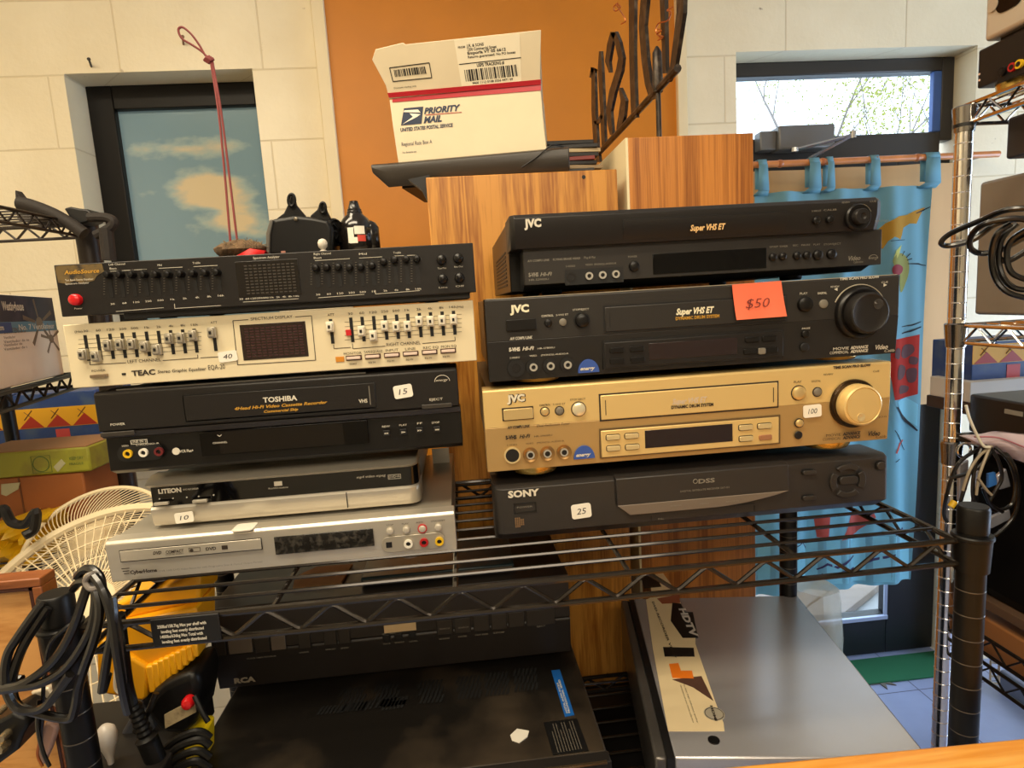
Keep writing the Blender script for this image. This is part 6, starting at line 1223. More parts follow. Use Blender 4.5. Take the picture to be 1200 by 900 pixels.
# white tag/paper between stacks
q = FY(.8); a = q.rect((506, 526), (527, 541)); tag(MB().box(q, a[0], a[1], a[2]-.004, a[3], 0, .0008).build('paper_tag', STK), 'small white paper tag sticking out behind the left stack above the silver recorder', 'tag')
q = FY(.86)
# ================================================================== LEFT SIDE
# rear wire rack with top shelf
LR = thing('wire_rack', (-1.2, 1.1, 0), 'black wire rack against the back wall at far left with one high shelf', 'rack')
Yf = 1.25; zsf = atY(60, 281, Yf).z; xr_ = atY(92, 270, Yf).x
p_ = atY(105, 290, Yf)
DK = mat('brown black coated metal', (36, 27, 20), .4, metal=.3)
wshelf(zsf+.028, 0, -1.55, p_.x-.0, .90, Yf, LR, DK, .026, .0018, .0235, .022)
part(MB().tube([(p_.x, Yf, .02), (p_.x, Yf, atY(100, 258, Yf).z)], .0205, 20), 'post', DK, LR)
part(MB().tube([(-1.54, Yf, .02), (-1.54, Yf, zsf+.06)], .0127, 16), 'post', DK, LR); part(MB().tube([(-1.54, .9, .02), (-1.54, .9, zsf+.06)], .0127, 16), 'post', DK, LR)
# foam covered tool on it
FT = mat('black foam grip', (30, 23, 18), .75, bump=.4, bscale=200)
TL_ = thing('foam_handle_stand', atY(60, 262, 1.2), 'black foam-covered handle frame lying across the high wire shelf at far left', 'handle frame')
Yt = 1.18
part(MB().tube(smooth_pts([atY(22, 238, Yt), atY(36, 241, Yt), atY(60, 250, Yt), atY(82, 262, Yt), atY(99, 274, Yt)]), [.013]*24+[.012], 12) if False else MB().tube(smooth_pts([atY(22, 238, Yt), atY(36, 241, Yt), atY(60, 250, Yt), atY(82, 262, Yt), atY(99, 274, Yt)]), .0115, 12), 'foam_grip', FT, TL_)
part(MB().prism(FY(Yt+.02), [FY(Yt+.02).uv(*p) for p in ((17, 222), (24, 231), (30, 236), (60, 252), (78, 262), (60, 266), (20, 258), (18, 240))], -.02, .0), 'net_panel', mat('dark mesh fabric', (30, 22, 18), .8), TL_, bevel=.002)
part(MB().prism(FY(Yt), [FY(Yt).uv(*p) for p in ((70, 243), (78, 241), (88, 243), (98, 244), (104, 249), (103, 258), (90, 262), (78, 255))], -.05, -.01), 'clamp_block', BLKD, TL_, bevel=.003)
part(MB().tube(smooth_pts([atY(104, 255, Yt), atY(124, 255, Yt), atY(133, 260, Yt), atY(128, 268, Yt), atY(112, 276, Yt)]), .0085, 10).tube([atY(124, 268, Yt), atY(128, 305, Yt)], .012, 10), 'side_handle', FT, TL_)
# ceiling fan carton along left wall
A_ = atY(-40, 395, .93); B_ = atY(80, 390, 1.3); A_.z = B_.z = 0
A_ = atY(0, 395, 1.02); dv = (B_-A_); dv.z = 0; LFm = Fr((A_.x, A_.y, 0), dv, (0, 0, 1))      # faces +x side
zt_ = (LFm.uv(5, 342)[1]+LFm.uv(60, 351)[1])/2; zbt = (LFm.uv(0, 453)[1]+LFm.uv(78, 441)[1])/2
uE = LFm.uv(74, 430)[0]
CB = thing('fan_carton', LFm.w(uE/2, zbt, -.1), 'pale carton with navy and teal bands and a drawing of a ceiling fan', 'carton')
part(MB().box(LFm, -.3, uE, zbt, zt_, -.24, 0), 'carton_body', mat('pale carton', (238, 224, 208), .6, var=.05, vscale=14), CB, bevel=.002)
hC = zt_-zbt
nb_ = part(MB().box(LFm, -.299, uE-.001, zt_-.30*hC, zt_-.001, -.0005, .0006), 'navy_band', mat('navy carton print', (28, 26, 52), .5, dirt=(70, 62, 78), vscale=18), CB)
tb_ = part(MB().box(LFm, -.299, uE-.001, zt_-.42*hC, zt_-.30*hC, -.0005, .0006), 'teal_band', mat('teal carton print', (86, 130, 152), .5), CB); part(MB().box(LFm, -.299, LFm.uv(16, 400)[0], zt_-.415*hC, zt_-.305*hC, .0, .0009), 'blue_band', mat('blue carton print', (34, 62, 122), .5), CB)
t = MB().ptext(LFm, (2, 327+34), (28, 366), 5, 'Westinghouse', .03, 0, .0008).text(LFm, LFm.uv(20, 375)[0], zt_-.395*hC, LFm.uv(62, 376)[0]-LFm.uv(20, 375)[0], .010, 'No. 7 Ventilateur', .01, 0, .0008).text(LFm, -.03, zt_-.385*hC, .045, .009, '132 cm', .02, 0, .0011)
t2 = t; part(t, 'band_lettering', WHT, CB)
t = MB().ptext(LFm, (3, 389), (30, 391), 3, 'CONTENTS: 5', .02, 0, .0006)
for k, l in enumerate((14, 30, 22, 28)): t.ptext(LFm, (4, 396.5+k*4.2), (4+l, 396.8+k*4.2), 1.6, 'Ventilador de techo'[:6+l//3], 0, 0, .0006)
part(t, 'lettering', mat('grey carton print', (110, 92, 80), .6), CB)
def fan(cx_, cy_, s_, par):
    mb = MB(); c = Vector((*LFm.uv(cx_, cy_), 0))
    k = LFm.px(cx_, cy_)*s_
    for a in (28, 100, 165, 235, 310):
        d = Vector((math.cos(math.radians(a))*1.5, math.sin(math.radians(a)), 0)); n_ = Vector((-d.y, d.x, 0)).normalized()*k*1.4
        mb.prism(LFm, [(c+d*k*4-n_*.6)[:2], (c+d*k*15-n_)[:2], (c+d*k*15+n_)[:2], (c+d*k*4+n_*.6)[:2]], 0, .0006)
    mb.prism(LFm, [(c.x+k*5*math.cos(t_*PI/8), c.y+k*4*math.sin(t_*PI/8)) for t_ in range(16)], 0, .0007); part(mb, 'fan_drawing', mat('fan drawing print', (122, 104, 84), .6), par)
fan(46, 379, .8, CB); fan(60, 397, .5, CB)
# shelf it stands on
LS = thing('wire_shelf_unit', LFm.w(.15, 0, -.1), 'black wire shelf unit along the left wall under the fan carton', 'shelf unit')
mb = MB(); uS = LFm.uv(84, 441)[0]+.02
for z_ in (zbt-.004, zbt-.03):
    for d in (.012, -.26): mb.tube([LFm.w(-.32, z_, d), LFm.w(uS, z_, d)], .0035, 8)
    mb.tube([LFm.w(uS, z_, .012), LFm.w(uS, z_, -.26)], .0035, 8)
part(mb, 'edge_rod', POSTM, LS)
n = int((uS+.3)/.028); part(MB().tube([LFm.w(-.3+i*.028, zbt-.005 if i % 2 else zbt-.028, .012) for i in range(n+1)], .0024, 6), 'zigzag_truss', POSTM, LS)
mb = MB()
for k in range(10): mb.tube([LFm.w(-.32, zbt-.0025, .0-k*.027), LFm.w(uS, zbt-.0025, -k*.027)], .0019, 6)
part(mb, 'shelf_wires', POSTM, LS)
for q_ in (atY(11, 495, 1.36), LFm.w(-.3, 0, .0)): part(MB().tube([(q_.x, q_.y, .02), (q_.x, q_.y, zbt-.004)], .0125, 16), 'post', POSTM, LS)
# blue boxes with yellow band, behind at left
def snackbox(F, x0, x1, yt, yb, band, name_l, dark=.25, depth=.16, seedp=3):
    a = (F.uv(x0, (yt+yb)/2)[0], F.uv(x1, (yt+yb)/2)[0], F.uv((x0+x1)/2, yb)[1], F.uv((x0+x1)/2, yt)[1]); b1_, b0_ = F.uv((x0+x1)/2, band[0])[1], F.uv((x0+x1)/2, band[1])[1]
    B = thing('display_box', F.w((a[0]+a[1])/2, a[2], -depth/2), name_l, 'box')
    part(MB().box(F, a[0], a[1], a[2], a[3], -depth, 0), 'box_body', mat('dusty blue box', (30, 62, 122), .5, dirt=(62, 84, 120), vscale=22), B, bevel=.002)
    yb_ = part(MB().box(F, a[0]+.001, a[1]-.001, b0_, b1_, -.0005, .0008), 'yellow_band', mat('yellow box band', (226, 166, 24), .5), B)
    mb = MB(); n = max(1, round((a[1]-a[0])/((b1_-b0_)*1.35))); st_ = (a[1]-a[0]-.004)/n; h_ = (b1_-b0_)
    for i in range(n):
        u = a[0]+.002+i*st_; mb.prism(F, [(u+st_*.04, b0_+.001), (u+st_*.96, b0_+.001), (u+st_*.52, b0_+h_*.62)], .0005, .0012)
    part(mb, 'red_peak_print', mat('red box print', (168, 40, 18), .5), yb_)
    mb = MB()
    for i in range(n): u = a[0]+.002+(i+.42)*st_; mb.tube([F.w(u-.2*h_, b0_+h_*.45, .001), F.w(u+.22*h_, b0_+h_*.92, .001)], .0012, 4).tube([F.w(u-.16*h_, b0_+h_*.85, .001), F.w(u+.1*h_, b0_+h_*.6, .001)], .0008, 4)
    part(mb, 'crossed_print', mat('brown box print', (110, 74, 24), .6), yb_)
    part(MB().box(F, a[0]+(a[1]-a[0])*.45, a[0]+(a[1]-a[0])*.62, a[2]+.003, b0_-.006, -.0005, .0009), 'red_label', mat('red small label', (196, 66, 64), .5), B)
    return B
F = FY(1.5)
SHb = thing('wall_shelf', (-1.2, 1.75, atY(60, 520, 1.5).z-.02), 'dark plank shelf under the blue boxes on the back wall at left', 'shelf')
part(MB().wbox(-1.7, atY(116, 520, 1.5).x, 1.46, WY-.001, atY(66, 520, 1.5).z-.022, atY(66, 520, 1.5).z-.001), 'plank', DK, SHb, bevel=.001)
snackbox(F, 19, 116, 460, 520, (477, 500), 'dusty blue box with a yellow band of red peaks, above the yellow-green carton')
snackbox(FY(1.5), -70, 5, 467, 528, (484, 507), 'blue and yellow box cut off by the left picture edge')
# green carton on brown carton
F = FY(1.12)
def carton(F, P, dep, m, name, label, cat='carton', lean=0):
    poly = [F.uv(*p) for p in P]; return thing(name, F.w((poly[0][0]+poly[1][0])/2, min(p[1] for p in poly), -dep/2), label, cat), poly
GC, poly = carton(F, [(-40, 566), (105, 549), (104, 521), (-40, 532)], .22, None, 'flat_carton', 'flattened yellow-green carton lying on the brown carton at left')
z0_, z1_ = F.uv(50, 557)[1], F.uv(50, 527)[1]; xa_, xb_ = F.uv(-40, 550)[0], F.uv(104.5, 535)[0]
part(MB().box(F, xa_, xb_, z0_, z1_, -.115, 0), 'carton_body', mat('yellow green card', (150, 150, 40), .6, dirt=(120, 110, 46), vscale=16), GC, bevel=.004)
t = MB().ptext(F, (82, 540), (98, 537), 4, 'KEEP DRY', .01, 0, .0006).ptext(F, (82, 546), (98, 543), 3, 'FRAGILE', .01, 0, .0006); c = F.uv(48, 544); t.ring(F, c, .013, .0145, 0, .0006, 24); outline(t, F, F.uv(37, 544)[0], F.uv(60, 544)[0], F.uv(50, 554)[1], F.uv(50, 534)[1], .0006)
part(t, 'print', mat('dark green print', (84, 104, 40), .6), GC)
part(MB().prism(F, [F.uv(*p) for p in ((63, 547), (72, 538), (77, 543), (68, 553))], 0, .0008), 'tape_piece', mat('clear grey tape', (178, 176, 140), .25), GC)
part(MB().box(F, xa_+.001, xb_-.002, z1_-.0005, z1_+.0012, -.114, -.001), 'dusty_top', mat('brownish dusty top', (150, 108, 70), .7), GC)
zc0 = F.uv(50, 640)[1]; xc = F.uv(99, 580)[0]
BC_ = thing('brown_carton', F.w((xa_+xc)/2, zc0, -.11), 'brown cardboard carton under the yellow-green one at left', 'carton')
part(MB().box(F, xa_+.01, xc, zc0, z0_-.001, -.11, -.004), 'carton_body', mat('brown carton board', (150, 86, 36), .65, var=.1, vscale=9), BC_, bevel=.003)
part(MB().box(F, F.uv(24, 590)[0], F.uv(26, 590)[0], zc0+.01, z0_-.002, -.005, -.0034), 'seam', mat('carton seam', (104, 58, 24), .7), BC_)
part(MB().prism(F, [F.uv(*p) for p in ((0, 568), (22, 566), (20, 574), (6, 582), (0, 580))], -.0045, -.0028), 'tape_piece', mat('clear grey tape', (178, 176, 140), .25), BC_)
wshelf(zc0-.001, 0, -1.55, p_.x, .90, Yf, LR, DK, .026, .0018, .0235, .022)
# fan grilles
GRL = mat('ivory painted wire', (236, 218, 178), .45)
def grille(c, R, tilt, turn, nrad, rings, label, bulge=.2, swirl=0, wr=.0011, rimr=.006):
    q = thing('fan_grille', c, label, 'fan grille'); fz = Vector((math.sin(turn)*math.cos(tilt), -math.cos(turn)*math.cos(tilt), math.sin(tilt))); fu = Vector((math.cos(turn), math.sin(turn), 0)); fv = fz.cross(fu)
    G = Fr(c, fu, fv); H_ = lambda r: bulge*R*math.cos(r/R*PI/2)
    part(MB().tube([G.w(R*math.cos(t*2*PI/72), R*math.sin(t*2*PI/72), 0) for t in range(72)], rimr, 8, closed=True), 'rim', GRL, q)
    mb = MB()
    for k in range(nrad):
        a = 2*PI*k/nrad; pts = []
        for i in range(9): r = R*(1-i/8*.82); aa = a+swirl*(i/8); pts.append(G.w(r*math.cos(aa), r*math.sin(aa), H_(r)))
        mb.tube(pts, wr, 5)
    part(mb, 'radial_ribs', GRL, q)
    mb = MB()
    for r in rings: mb.tube([G.w(R*r*math.cos(t*2*PI/60), R*r*math.sin(t*2*PI/60), H_(R*r)) for t in range(60)], wr*1.2, 5, closed=True)
    part(mb, 'ring_wires', GRL, q); part(MB().lathe(G, (0, 0), [(R*.2, H_(R*.18)-.004), (R*.2, H_(R*.18)+.002), (R*.17, H_(0)+.004), (.001, H_(0)+.005)], 32), 'hub_disc', GRL, q); return q
c1 = atY(112, 716, .86); grille(c1, .176, .93, .0, 72, (.84, .66, .46, .3), 'ivory fan grille with straight ribs, the nearer of two at left', .12, 0, .0011, .0075)
c2 = atY(112, 636, 1.02); grille(c2, .110, .9, .05, 80, (.45,), 'ivory fan grille with curved ribs, leaning behind the nearer grille', .16, .55, .0009, .004)
# motor shapes inside front grille
# yellow bag and black strap
YB_ = mat('yellow plastic film', (226, 178, 20), .35)
F = FY(1.06); rnd = random.Random(12)
BG = thing('yellow_bag', F.w(*F.uv(20, 640)), 'crumpled yellow plastic bag beside the brown carton at left', 'bag')
nx_, ny_ = 14, 10; P = []
pa, pb2, pc_, pd = [F.uv(*p) for p in ((-30, 622), (60, 600), (46, 660), (-30, 670))]
for j in range(ny_+1):
    for i in range(nx_+1):
        s_, t_ = i/nx_, j/ny_; a_ = Vector(pd).lerp(Vector(pc_), s_); b_ = Vector(pa).lerp(Vector(pb2), s_); p = a_.lerp(b_, t_); P.append(F.w(p[0], p[1], .016*math.sin(s_*9+t_*13)+.01*math.sin(s_*23-t_*6)+rnd.uniform(-.003, .003)))
part(sheet(P, nx_, ny_, .05), 'film', YB_, BG)
part(MB().tube(smooth_pts([atY(-5, 606, .95), atY(4, 596, .95), atY(14, 612, .95), atY(30, 614, .95), atY(42, 600, .94), atY(40, 620, .94), atY(28, 628, .93)]), .007, 8), 'knotted_handle', BLKD, BG, 'black knotted strap')
# wooden speaker with tan panel at lower left
F = FY(.57)
u1_, v1_ = F.uv(50, 700)[0], F.uv(10, 681)[1];  u0_ = u1_-.24; vbt = atY(40, 905, .60).z+.001

OLDW = wood('old brown wood', (84, 38, 14), (138, 78, 36), 9, (.1, 1, 1), .4, 5)
WB = thing('framed_wood_box', F.w((u0_+u1_)/2, vbt, -.03), 'brown wooden frame with a smooth tan inset panel, partly hidden by cables at lower left', 'framed panel')
fw_ = .0085
part(MB().box(F, u0_, u1_, v1_-fw_, v1_, -.022, 0).box(F, u0_, u1_, vbt, vbt+fw_, -.022, 0).box(F, u1_-fw_, u1_, vbt+fw_, v1_-fw_, -.022, 0).box(F, u0_, u0_+fw_, vbt+fw_, v1_-fw_, -.022, 0), 'frame', OLDW, WB, bevel=.0012)
q = MB(); outline(q, F, u0_+fw_, u1_-fw_, vbt+fw_, v1_-fw_, .003, -.004); part(q, 'inner_lip_shadow', mat('dark red brown shadow line', (58, 22, 10), .4), WB)  # dark strip stands in for the shadow line around the inset
part(MB().box(F, u0_+fw_, u1_-fw_, vbt+fw_, v1_-fw_, -.018, -.0085), 'inset_panel', wood('tan veneer', (176, 116, 52), (206, 150, 84), 14, (.15, 1, 1), .5, 3), WB)
# yellow ribbed case
def wtube(mb, L, r, Y=None, k=6): return mb.tube(smooth_pts([atY(*p) for p in L], k=k), r, 8)
F = FY(.64); YC = mat('yellow tool plastic', (236, 168, 16), .38)
cmp_ = lambda P: [F.uv(x if x < 190 else 190+(x-190)*.62, y) for x, y in P]
YT = thing('yellow_tool_case', F.w(*F.uv(180, 820)), 'yellow plastic case with ribbed front, on the lower shelf at left behind the wires', 'tool case')
A0, B0, C0, D0_ = F.uv(113, 800)[0], F.uv(250, 780)[0], F.uv(130, 818)[1], F.uv(130, 755)[1]
part(MB().prism(F, [F.uv(*p) for p in ((112, 745), (172, 782), (172, 818), (166, 822), (114, 812))], -.05, 0), 'left_block', YC, YT, bevel=.003)
part(MB().prism(F, cmp_(((112, 752), (118, 740), (250, 715), (250, 768), (172, 816), (120, 790))), -.06, -.006), 'case_body', YC, YT, bevel=.003)
part(MB().prism(F, cmp_(((150, 705), (172, 692), (176, 702), (246, 680), (246, 716), (120, 742), (118, 722))), -.075, -.02), 'upper_hood', YC, YT, bevel=.004)
for k in range(9):
    x = 175+k*6.4; yt_ = 780-k*3.3-(0 if k else 0); yb2 = 812-k*5.2; a = F.uv(x, yb2); b_ = F.uv(x+4.6, yt_); part(MB().box(F, a[0], b_[0], a[1], b_[1], -.02, .001+.0), 'front_rib', YC, YT, bevel=.0018)
part(MB().tube(smooth_pts([atY(136, 780, .638), atY(135, 805, .638), atY(139, 812, .638)]), .0018, 6), 'stripe', WHT, YT)
# black round tool under it with red knob and spec label
BT_ = thing('power_tool', atY(215, 830, .63), 'black round-bodied tool with a red knob, under the yellow case', 'tool')
F = FY(.625)
ar = [F.uv(*p) for p in ((168, 834), (176, 815), (192, 802), (210, 794), (228, 788), (234, 804), (232, 830), (228, 850), (216, 862), (190, 862), (180, 850))]
part(MB().prism(F, ar, -.06, 0), 'tool_body', RUB, BT_, bevel=.008, seg=3)
part(MB().prism(F, [F.uv(*p) for p in ((193, 837), (229, 818), (230, 834), (194, 853))], -.001, .001), 'data_plate', mat('worn data plate', (170, 152, 116), .5, dirt=(120, 104, 76), vscale=90), BT_, 'pale data plate')
c = F.uv(223, 820); part(MB().lathe(F, c, [(.0065, 0), (.0068, .006), (.005, .010), (.002, .0115)], 20), 'red_knob', mat('red knob', (196, 20, 24), .3), BT_, 'red knob')
part(MB().tube(smooth_pts([atY(183, 812, .617), atY(176, 830, .614), atY(165, 848, .612), atY(158, 858, .61)]), .0032, 8), 'trigger_lever', BLK2, BT_)
part(MB().tube(smooth_pts([atY(228, 815, .62), atY(236, 832, .615), atY(244, 846, .612)]), .003, 8), 'side_bar', RUB, BT_)
# black hoses and yellow plastic bottom
YH = thing('hose_bundle', atY(225, 885, .72), 'black hose loops lying over bright yellow plastic at the bottom left', 'hose')
mb = MB()
for k, (y0, y1, Y) in enumerate(((862, 857, .615), (872, 866, .61), (884, 880, .605), (896, 893, .60))): wtube(mb, [(196, y0+14, Y), (210, y0+3, Y), (228, y0-4, Y), (238, y1+2, Y), (246, y1+8, Y)], .0042)
part(mb, 'hose_loop', RUB, YH)
part(MB().prism(FY(.63), [FY(.63).uv(*p) for p in ((206, 905), (206, 872), (222, 858), (240, 858), (240, 905))], -.03, 0), 'yellow_insert', mat('bright yellow plastic', (240, 206, 20), .4), YH, bevel=.004)
# grey bulb-ish adapter pieces
BL = thing('white_light_bulb', atY(129, 860, .62), 'white frosted bulb with narrow neck beside the left rack post', 'bulb')
f = Fr(atY(131, 899, .60), (1, 0, 0), (0, 1, 0)); k = FY(.60).px(130, 870)
part(MB().lathe(f, (0, 0), [(3*k, 0), (4*k, 12*k), (7*k, 24*k), (11*k, 34*k), (12*k, 44*k), (10*k, 52*k), (5*k, 57*k), (.001, 58*k)], 24), 'glass_bulb', mat('frosted white glass', (206, 198, 188), .3), BL)
part(MB().lathe(f, (0, 0), [(4*k, -3*k), (4*k, 0), (3*k, .001)], 18), 'screw_cap', STEEL, BL)
# strain relief plug with ribs
SP = thing('power_plug', atY(165, 850, .60), 'black ribbed cable plug hanging at the bottom left', 'plug')
pA, pB = atY(156, 826, .60), atY(185, 896, .60); mb = MB(); rr = []; pts = []
for i in range(25): pts.append(pA.lerp(pB, i/24)); rr.append(.0065+(.0035 if i > 12 else 0)+(.0012 if i % 2 and i < 14 else 0))
part(MB().tube(pts, rr, 14), 'plug_body', RUB, SP)
part(MB().tube(smooth_pts([pA, atY(150, 800, .6), atY(145, 760, .58), atY(140, 720, .57)]), .005, 8), 'plug_cord', RUB, SP)
GBX = tag(MB().prism(FY(.645), [FY(.645).uv(*p) for p in ((146, 880), (140, 862), (152, 842), (165, 822), (178, 850), (184, 874))], -.03, 0).build('grey_plastic_block', mat('grey blue plastic', (78, 80, 86), .4), bevel=.004), 'grey-blue plastic block behind the black plug at bottom left', 'block')
# coil of cable draped over left post
CB_M = mat('black cable', (14, 12, 11), .3, coat=.3)
CC = []
def coil(name, label, L, r, closed=False, cat='cable'):
    return tag(MB().tube(smooth_pts([atY(*p) for p in L], closed, 7), r, 8, closed=closed).build(name, CB_M), label, cat, 'cables draped over the left rack post')
S_ = .503
KC = thing('cable_coil', atY(80, 800, .49), 'thick black cable coil hanging over the left rack post in long loops', 'cable')
mb = MB()
for L in ([(106, 676, .492), (98, 700, .486), (84, 740, .482), (62, 775, .48), (30, 800, .48), (2, 806, .484), (-12, 800, .49), (0, 796, .5), (26, 796, .5)],
          [(110, 680, .49), (112, 705, .486), (105, 740, .482), (80, 780, .479), (50, 800, .478), (20, 806, .48), (-8, 810, .484)],
          [(50, 706, .50), (38, 722, .494), (22, 745, .49), (10, 765, .488), (6, 790, .486), (10, 815, .484), (24, 832, .482), (50, 830, .48), (66, 812, .478), (82, 790, .476)],
          [(56, 712, .50), (44, 730, .496), (30, 752, .492), (20, 775, .49), (14, 800, .488), (20, 826, .486), (46, 836, .484), (80, 842, .482), (88, 830, .481), (92, 806, .48), (98, 785, .479), (112, 745, .479), (117, 715, .482), (112, 690, .487), (104, 676, .492)],
          [(110, 675, .487), (120, 690, .482), (130, 720, .478), (136, 760, .476), (144, 810, .478), (150, 835, .484)],
          [(112, 678, .49), (125, 700, .485), (137, 730, .48), (142, 765, .48), (146, 800, .482)],
          [(91, 676, .505), (98, 668, .50), (107, 667, .496), (117, 676, .49), (120, 690, .487)],
          [(86, 690, .508), (92, 683, .50), (103, 682, .494), (110, 690, .49)],
          [(126, 790, .478), (120, 810, .476), (126, 770, .476), (133, 730, .478), (131, 700, .482)]): mb.tube(smooth_pts([atY(*p) for p in L], k=7), .0036, 8)
part(mb, 'cable_loops', CB_M, KC)
part(MB().tube(smooth_pts([atY(*p) for p in ((112, 672, .49), (104, 674, .485), (100, 682, .485), (106, 690, .483), (116, 688, .484))]), .0022, 8), 'tie_wrap', mat('grey tie', (120, 112, 104), .4), KC)
mb = MB()
for L in ([(88, 728, .50), (74, 738, .496), (58, 756, .492), (52, 790, .492), (50, 830, .492), (48, 870, .49), (54, 890, .49)], [(46, 820, .49), (44, 850, .488), (50, 880, .486), (58, 898, .486)]): mb.tube(smooth_pts([atY(*p) for p in L], k=7), .0016, 6)
tag(mb.build('thin_cable', CB_M), 'two thin black leads hanging beside the thick cable coil', 'cable')
# bottom left clutter
F = FY(.60)
tag(MB().prism(F, [F.uv(*p) for p in ((8, 905), (20, 880), (36, 855), (52, 838), (60, 850), (56, 905))], -.06, 0).build('tan_wood_block', wood('tan block', (206, 160, 96), (226, 190, 130), 5, (1, 1, .2), .5, 3), bevel=.003), 'tan wooden block at the bottom left corner below the cables', 'block')
ZR = thing('camera_clamp', atY(5, 860, .5), 'black clamp with two round silver knobs at the left picture edge', 'clamp')
F = FY(.52)
part(MB().prism(F, [F.uv(*p) for p in ((-14, 850), (4, 842), (14, 836), (30, 842), (34, 850), (26, 862), (20, 880), (-14, 905))], -.03, 0), 'clamp_body', RUB, ZR, bevel=.003)
for x, y, r in ((5, 871, 9), (5, 829, 4.5), (10, 858, 5)): c = F.uv(x, y); k = F.px(x, y); part(MB().lathe(F, c, [(r*k, 0), (r*k, .006), (r*.8*k, .009), (r*.3*k, .009)], 8 if r == 9 else 16), 'silver_knob', mat('warm silver', (178, 160, 126), .25, metal=.8), ZR)
PL_ = thing('hand_pliers', atY(55, 860, .55), 'small pliers with pinkish grips standing beside the left post', 'pliers')
F = FY(.555)
part(MB().prism(F, [F.uv(*p) for p in ((46, 855), (52, 848), (60, 848), (66, 853), (64, 862), (58, 880), (50, 898), (43, 890), (46, 870))], -.008, 0), 'grip', mat('pinkish grip', (166, 130, 112), .4), PL_, bevel=.002)
part(MB().prism(F, [F.uv(*p) for p in ((34, 812), (56, 806), (74, 828), (68, 832), (52, 822), (40, 818))], -.01, 0), 'jaw', mat('pale jaw', (196, 182, 158), .4, metal=.3), PL_, bevel=.002)
part(MB().tube(smooth_pts([atY(51, 838, .55), atY(50, 850, .548), atY(46, 870, .548), (atY(44, 885, .548)), atY(50, 898, .548)]), .0012, 6), 'handle_wire', mat('copper wire', (206, 120, 70)), PL_)
# ================================================================== RIGHT SIDE: chrome rack
PXr = atY(1126, 250, .94); CX, CYr = PXr.x, .94
CR = thing('chrome_wire_rack', (CX, CYr-.2, 0), 'chrome wire rack with grooved posts along the right side', 'rack')
f = Fr((CX, CYr, 0), (1, 0, 0), (0, 1, 0)); zt_ = atY(1138, 128, CYr).z
GR2 = mat('pale groove', (240, 236, 228), .2, metal=.8)
pst = part(MB().lathe(f, (0, 0), [(.0127, .0), (.0127, zt_)], 24), 'post', CHR, CR)
g = MB(); z = .03
while z < zt_-.02: g.lathe(f, (0, 0), [(.0128, z), (.0134, z+.001), (.0128, z+.002)], 20, cap=False); z += .0254
part(g, 'post_groove', GR2, pst)
for zz in (atY(1135, 140, CYr).z, atY(1126, 392, CYr).z, atY(1115, 530, CYr).z): part(MB().lathe(f, (0, 0), [(.0145, zz-.02), (.0175, zz+.018), (.0155, zz+.02)], 24), 'shelf_collar', mat('dark chrome collar', (150, 146, 142), .2, metal=1), CR)
part(MB().lathe(f, (0, 0), [(.0152, zt_-.028), (.0158, zt_-.018), (.0152, zt_-.012)], 24), 'black_band', BLKD, CR)
part(MB().lathe(Fr((CX+.45, CYr, 0), (1, 0, 0), (0, 1, 0)), (0, 0), [(.0127, 0), (.0127, zt_)], 20), 'post', CHR, CR); part(MB().lathe(Fr((CX, CYr-.9, 0), (1, 0, 0), (0, 1, 0)), (0, 0), [(.0127, 0), (.0127, .5)], 20), 'post', CHR, CR)
def yshelf(zt, m, nzig=14):
    b = MB(); x0, x1, y0, y1 = CX, CX+.45, .1, CYr
    for z_ in (zt, zt-.028):
        b.tube([(x0, y0, z_), (x0, y1, z_)], .0032, 8); b.tube([(x0, y1, z_), (x1, y1, z_)], .0032, 8)
    part(b, 'edge_rod', m, CR)
    q = MB(); n = 30; q.tube([Vector((x0, y1-.015-i*.027, zt-.001 if i % 2 else zt-.027)) for i in range(n)], .0022, 6); q.tube([Vector((x0+.015+i*.027, y1, zt-.001 if i % 2 else zt-.027)) for i in range(16)], .0022, 6); part(q, 'zigzag_truss', m, CR)
    q = MB()
    for i in range(1, 17): q.tube([(x0+i*.026, y0, zt), (x0+i*.026, y1, zt)], .0018, 6)
    part(q, 'shelf_wires', m, CR)
zs1, zs2, zs3 = atY(1135, 133, CYr).z+.012, atY(1128, 381, CYr).z, atY(1118, 716, CYr).z
yshelf(zs1, CHR); yshelf(zs2, CHR); yshelf(zs3, POSTM)
zs4 = atY(1116, 530, CYr).z
# devices on the chrome rack's upper shelf, fronts facing left (towards the aisle)
FX = lambda X: Fr((X, 0, 0), (0, -1, 0), (0, 0, 1))
FR_ = FX(CX+.005)
if FR_.n.x > 0: FR_ = Fr((CX+.005, 0, 0), (0, -1, 0), (0, 0, 1))
ff = Fr((CX, 0, 0), (0, -1, 0), (0, 0, 1))
ys_ = atX(1145, 90, CX).y
BD = thing('video_recorder', (CX+.15, ys_-.2, zs1+.02), 'black deck with red lit sockets on the chrome rack at the top right', 'video recorder')
zb_, ztp = atX(1143, 116, CX).z, atX(1147, 59, CX).z
zb_ = zs1+.018
part(MB().wbox(CX, CX+.34, ys_-.42, ys_, zb_, ztp), 'body', BLK, BD, bevel=.003)
fx = Fr((CX-.0005, 0, 0), (0, -1, 0), (0, 0, 1)); n_sign = fx.n.x
fu = fx.uv
q = MB(); a = fu(1172, 80); b_ = fu(1200, 72)
F_ = fx
yy0, yy1 = atX(1170, 86, CX).y, atX(1215, 70, CX).y; z0__, z1__ = atX(1180, 94, CX).z, atX(1180, 76, CX).z
part(MB().wbox(CX-.001, CX+.002, min(yy0, yy1), max(yy0, yy1), z0__, z1__), 'socket_recess', BLKD, BD, bevel=.0005)
